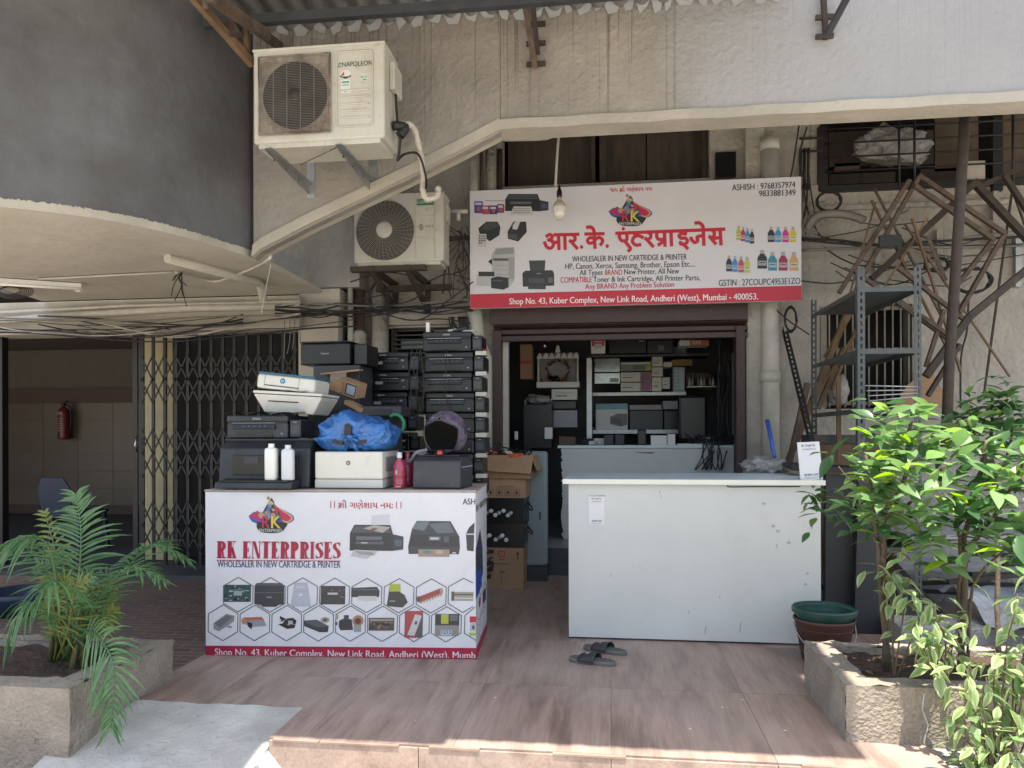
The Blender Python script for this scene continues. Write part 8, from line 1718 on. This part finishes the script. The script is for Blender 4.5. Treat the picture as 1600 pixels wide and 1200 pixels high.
# pale variegated low plants
for (X_, Yp, tp, lb, yy, zb_) in ((1395, 1060, ((1375, 880), (1395, 900), (1420, 905), (1440, 935)), 'pale-edged plant drooping over the soil at the left of the right planter', 3.55, .2),
        (1470, 1075, ((1450, 1015), (1435, 975), (1465, 975), (1485, 1010), (1460, 945), (1500, 960)), 'pale-edged plant spilling over the planter front beside the crack', 3.40, .2),
        (1560, 1120, ((1500, 1080), (1540, 1060), (1580, 1040), (1600, 1080), (1560, 1110), (1520, 1130), (1590, 1140), (1550, 1160), (1610, 1120), (1510, 1040), (1600, 1000), (1575, 1085), (1530, 1095), (1585, 1170), (1500, 1150), (1620, 1050), (1555, 1020), (1610, 960), (1590, 930)), 'large pale-edged plant filling the lower right corner', 3.18, -.165)):
    b = at(X_, Yp, yy); b.z = zb_
    tt_ = [(at(x, y, yy + rl.uniform(-.1, .12)), (5, 1), 12) for x, y in tp]
    stms = [([b, (b*.4+Vector(c)*.6)+Vector((rl.uniform(-.03, .03), 0, .04)), Vector(c)], .0045) for c, _, _ in tt_]
    shrub('variegated_plant', lb, 'plant', b, tt_, stms, [('leafvar', 1), ('leaf', 0)], (.06, .10), 11, tilt=(-1.1, .4), dens=1.25, spread=.07)

# crumbs and litter on the tiles
g = MB(); rq = random.Random(17)
for k in range(90):
    x, y = rq.uniform(-2.3, 1.0), rq.uniform(3.3, 6.6); s_ = rq.choice([.002, .003, .004, .008]); a_ = rq.uniform(0, 3)
    g.add([(x+s_*math.cos(a_+q*1.57)*rq.uniform(.5, 1.4), y+s_*math.sin(a_+q*1.57), .002+.002*(q % 2)) for q in range(4)], [(0, 1, 2, 3)])
o = g.build('floor_litter', M['paper'], None); tag(o, 'tiny scattered crumbs and paper scraps on the wood-look floor tiles', 'litter', kind='stuff')
# leads trailing over the printer stacks
rr = random.Random(31)
for k in range(5):
    x = 655+rr.uniform(-12, 90); cable(['lead trailing down the front of the printer stacks at their left gap', 'second lead hanging between the two printer stacks', 'lead looping over the right printer stack', 'thin lead beside the tanks of the right stack', 'lead dropping behind the helmet'][k], [at(x, 545, 5.5), at(x+rr.uniform(-6, 6), 580, 5.46), at(x+rr.uniform(-12, 12), 610, 5.47), at(x+rr.uniform(-6, 6), 650, 5.5)], .004, 'cable', 'printer_lead')

# clutter deep in the shop and thin rods on the right-hand wall
rr = random.Random(44)
for k in range(34):
    x, y, Y, zz = rr.choice([(rr.uniform(935, 1060), 553, 8.95, at(1000, 553, 8.68).z), (rr.uniform(935, 1060), 612, 8.93, at(1000, 613, 8.68).z), (rr.uniform(935, 1060), 671, 8.93, at(1000, 672, 8.68).z), (rr.uniform(1080, 1112), 603, 8.95, at(1100, 604, 8.68).z), (rr.uniform(880, 1150), 697, rr.uniform(7.85, 8.15), at(876, 700, 7.75).z+.027), (rr.uniform(824, 856), 631, 8.35, at(840, 632, 8.1).z)])
    q = at(x, y, Y); q.z = zz + .001; w_, h_ = rr.uniform(.025, .09), rr.uniform(.02, .075)
    o = MB().box(-w_, w_, 0, .12, 0, h_*1.6); o = single(o, 'stock_packet', M[rr.choice(['dgrey', 'card', 'grey', 'black', 'brown', 'teal', 'paper'])], 'small packet in the clutter at the back of the shop', 'packet', 'packets cluttering the back of the shop', bevel=.003); o.location = (q.x, Y, q.z); o.rotation_euler = (0, rr.uniform(-.06, .06), rr.uniform(-.4, .4))
for k in range(8):
    x, y = rr.uniform(1360, 1590), rr.uniform(290, 360); a_ = rr.choice([1.05, 1.3, 1.8, 2.05, 2.2]) + rr.uniform(-.12, .12); l = rr.uniform(230, 360); Y = rr.uniform(6.3, 7.0)
    single(MB().bar(at(x, y, Y), at(x+l*math.cos(a_), y+l*math.sin(a_), Y+.1), rr.uniform(.010, .018)), 'thin_rod', M[rr.choice(['rust', 'rustdark', 'wood'])], 'thin rusty rod leaning among the steel frames at right', 'rod', 'thin rods among the rusty frames')
for k in range(10):
    x0 = rr.uniform(1255, 1420); y0 = rr.uniform(340, 450); cable('loose thin wire on the wall behind the rusty frames', [at(x0, y0, 7.1), at(x0+rr.uniform(30, 90), y0+rr.uniform(5, 40), 7.05), at(x0+rr.uniform(100, 200), y0+rr.uniform(-30, 30), 7.1)], .005, 'cable', 'loose_wire', 'loose wires behind the rusty frames')
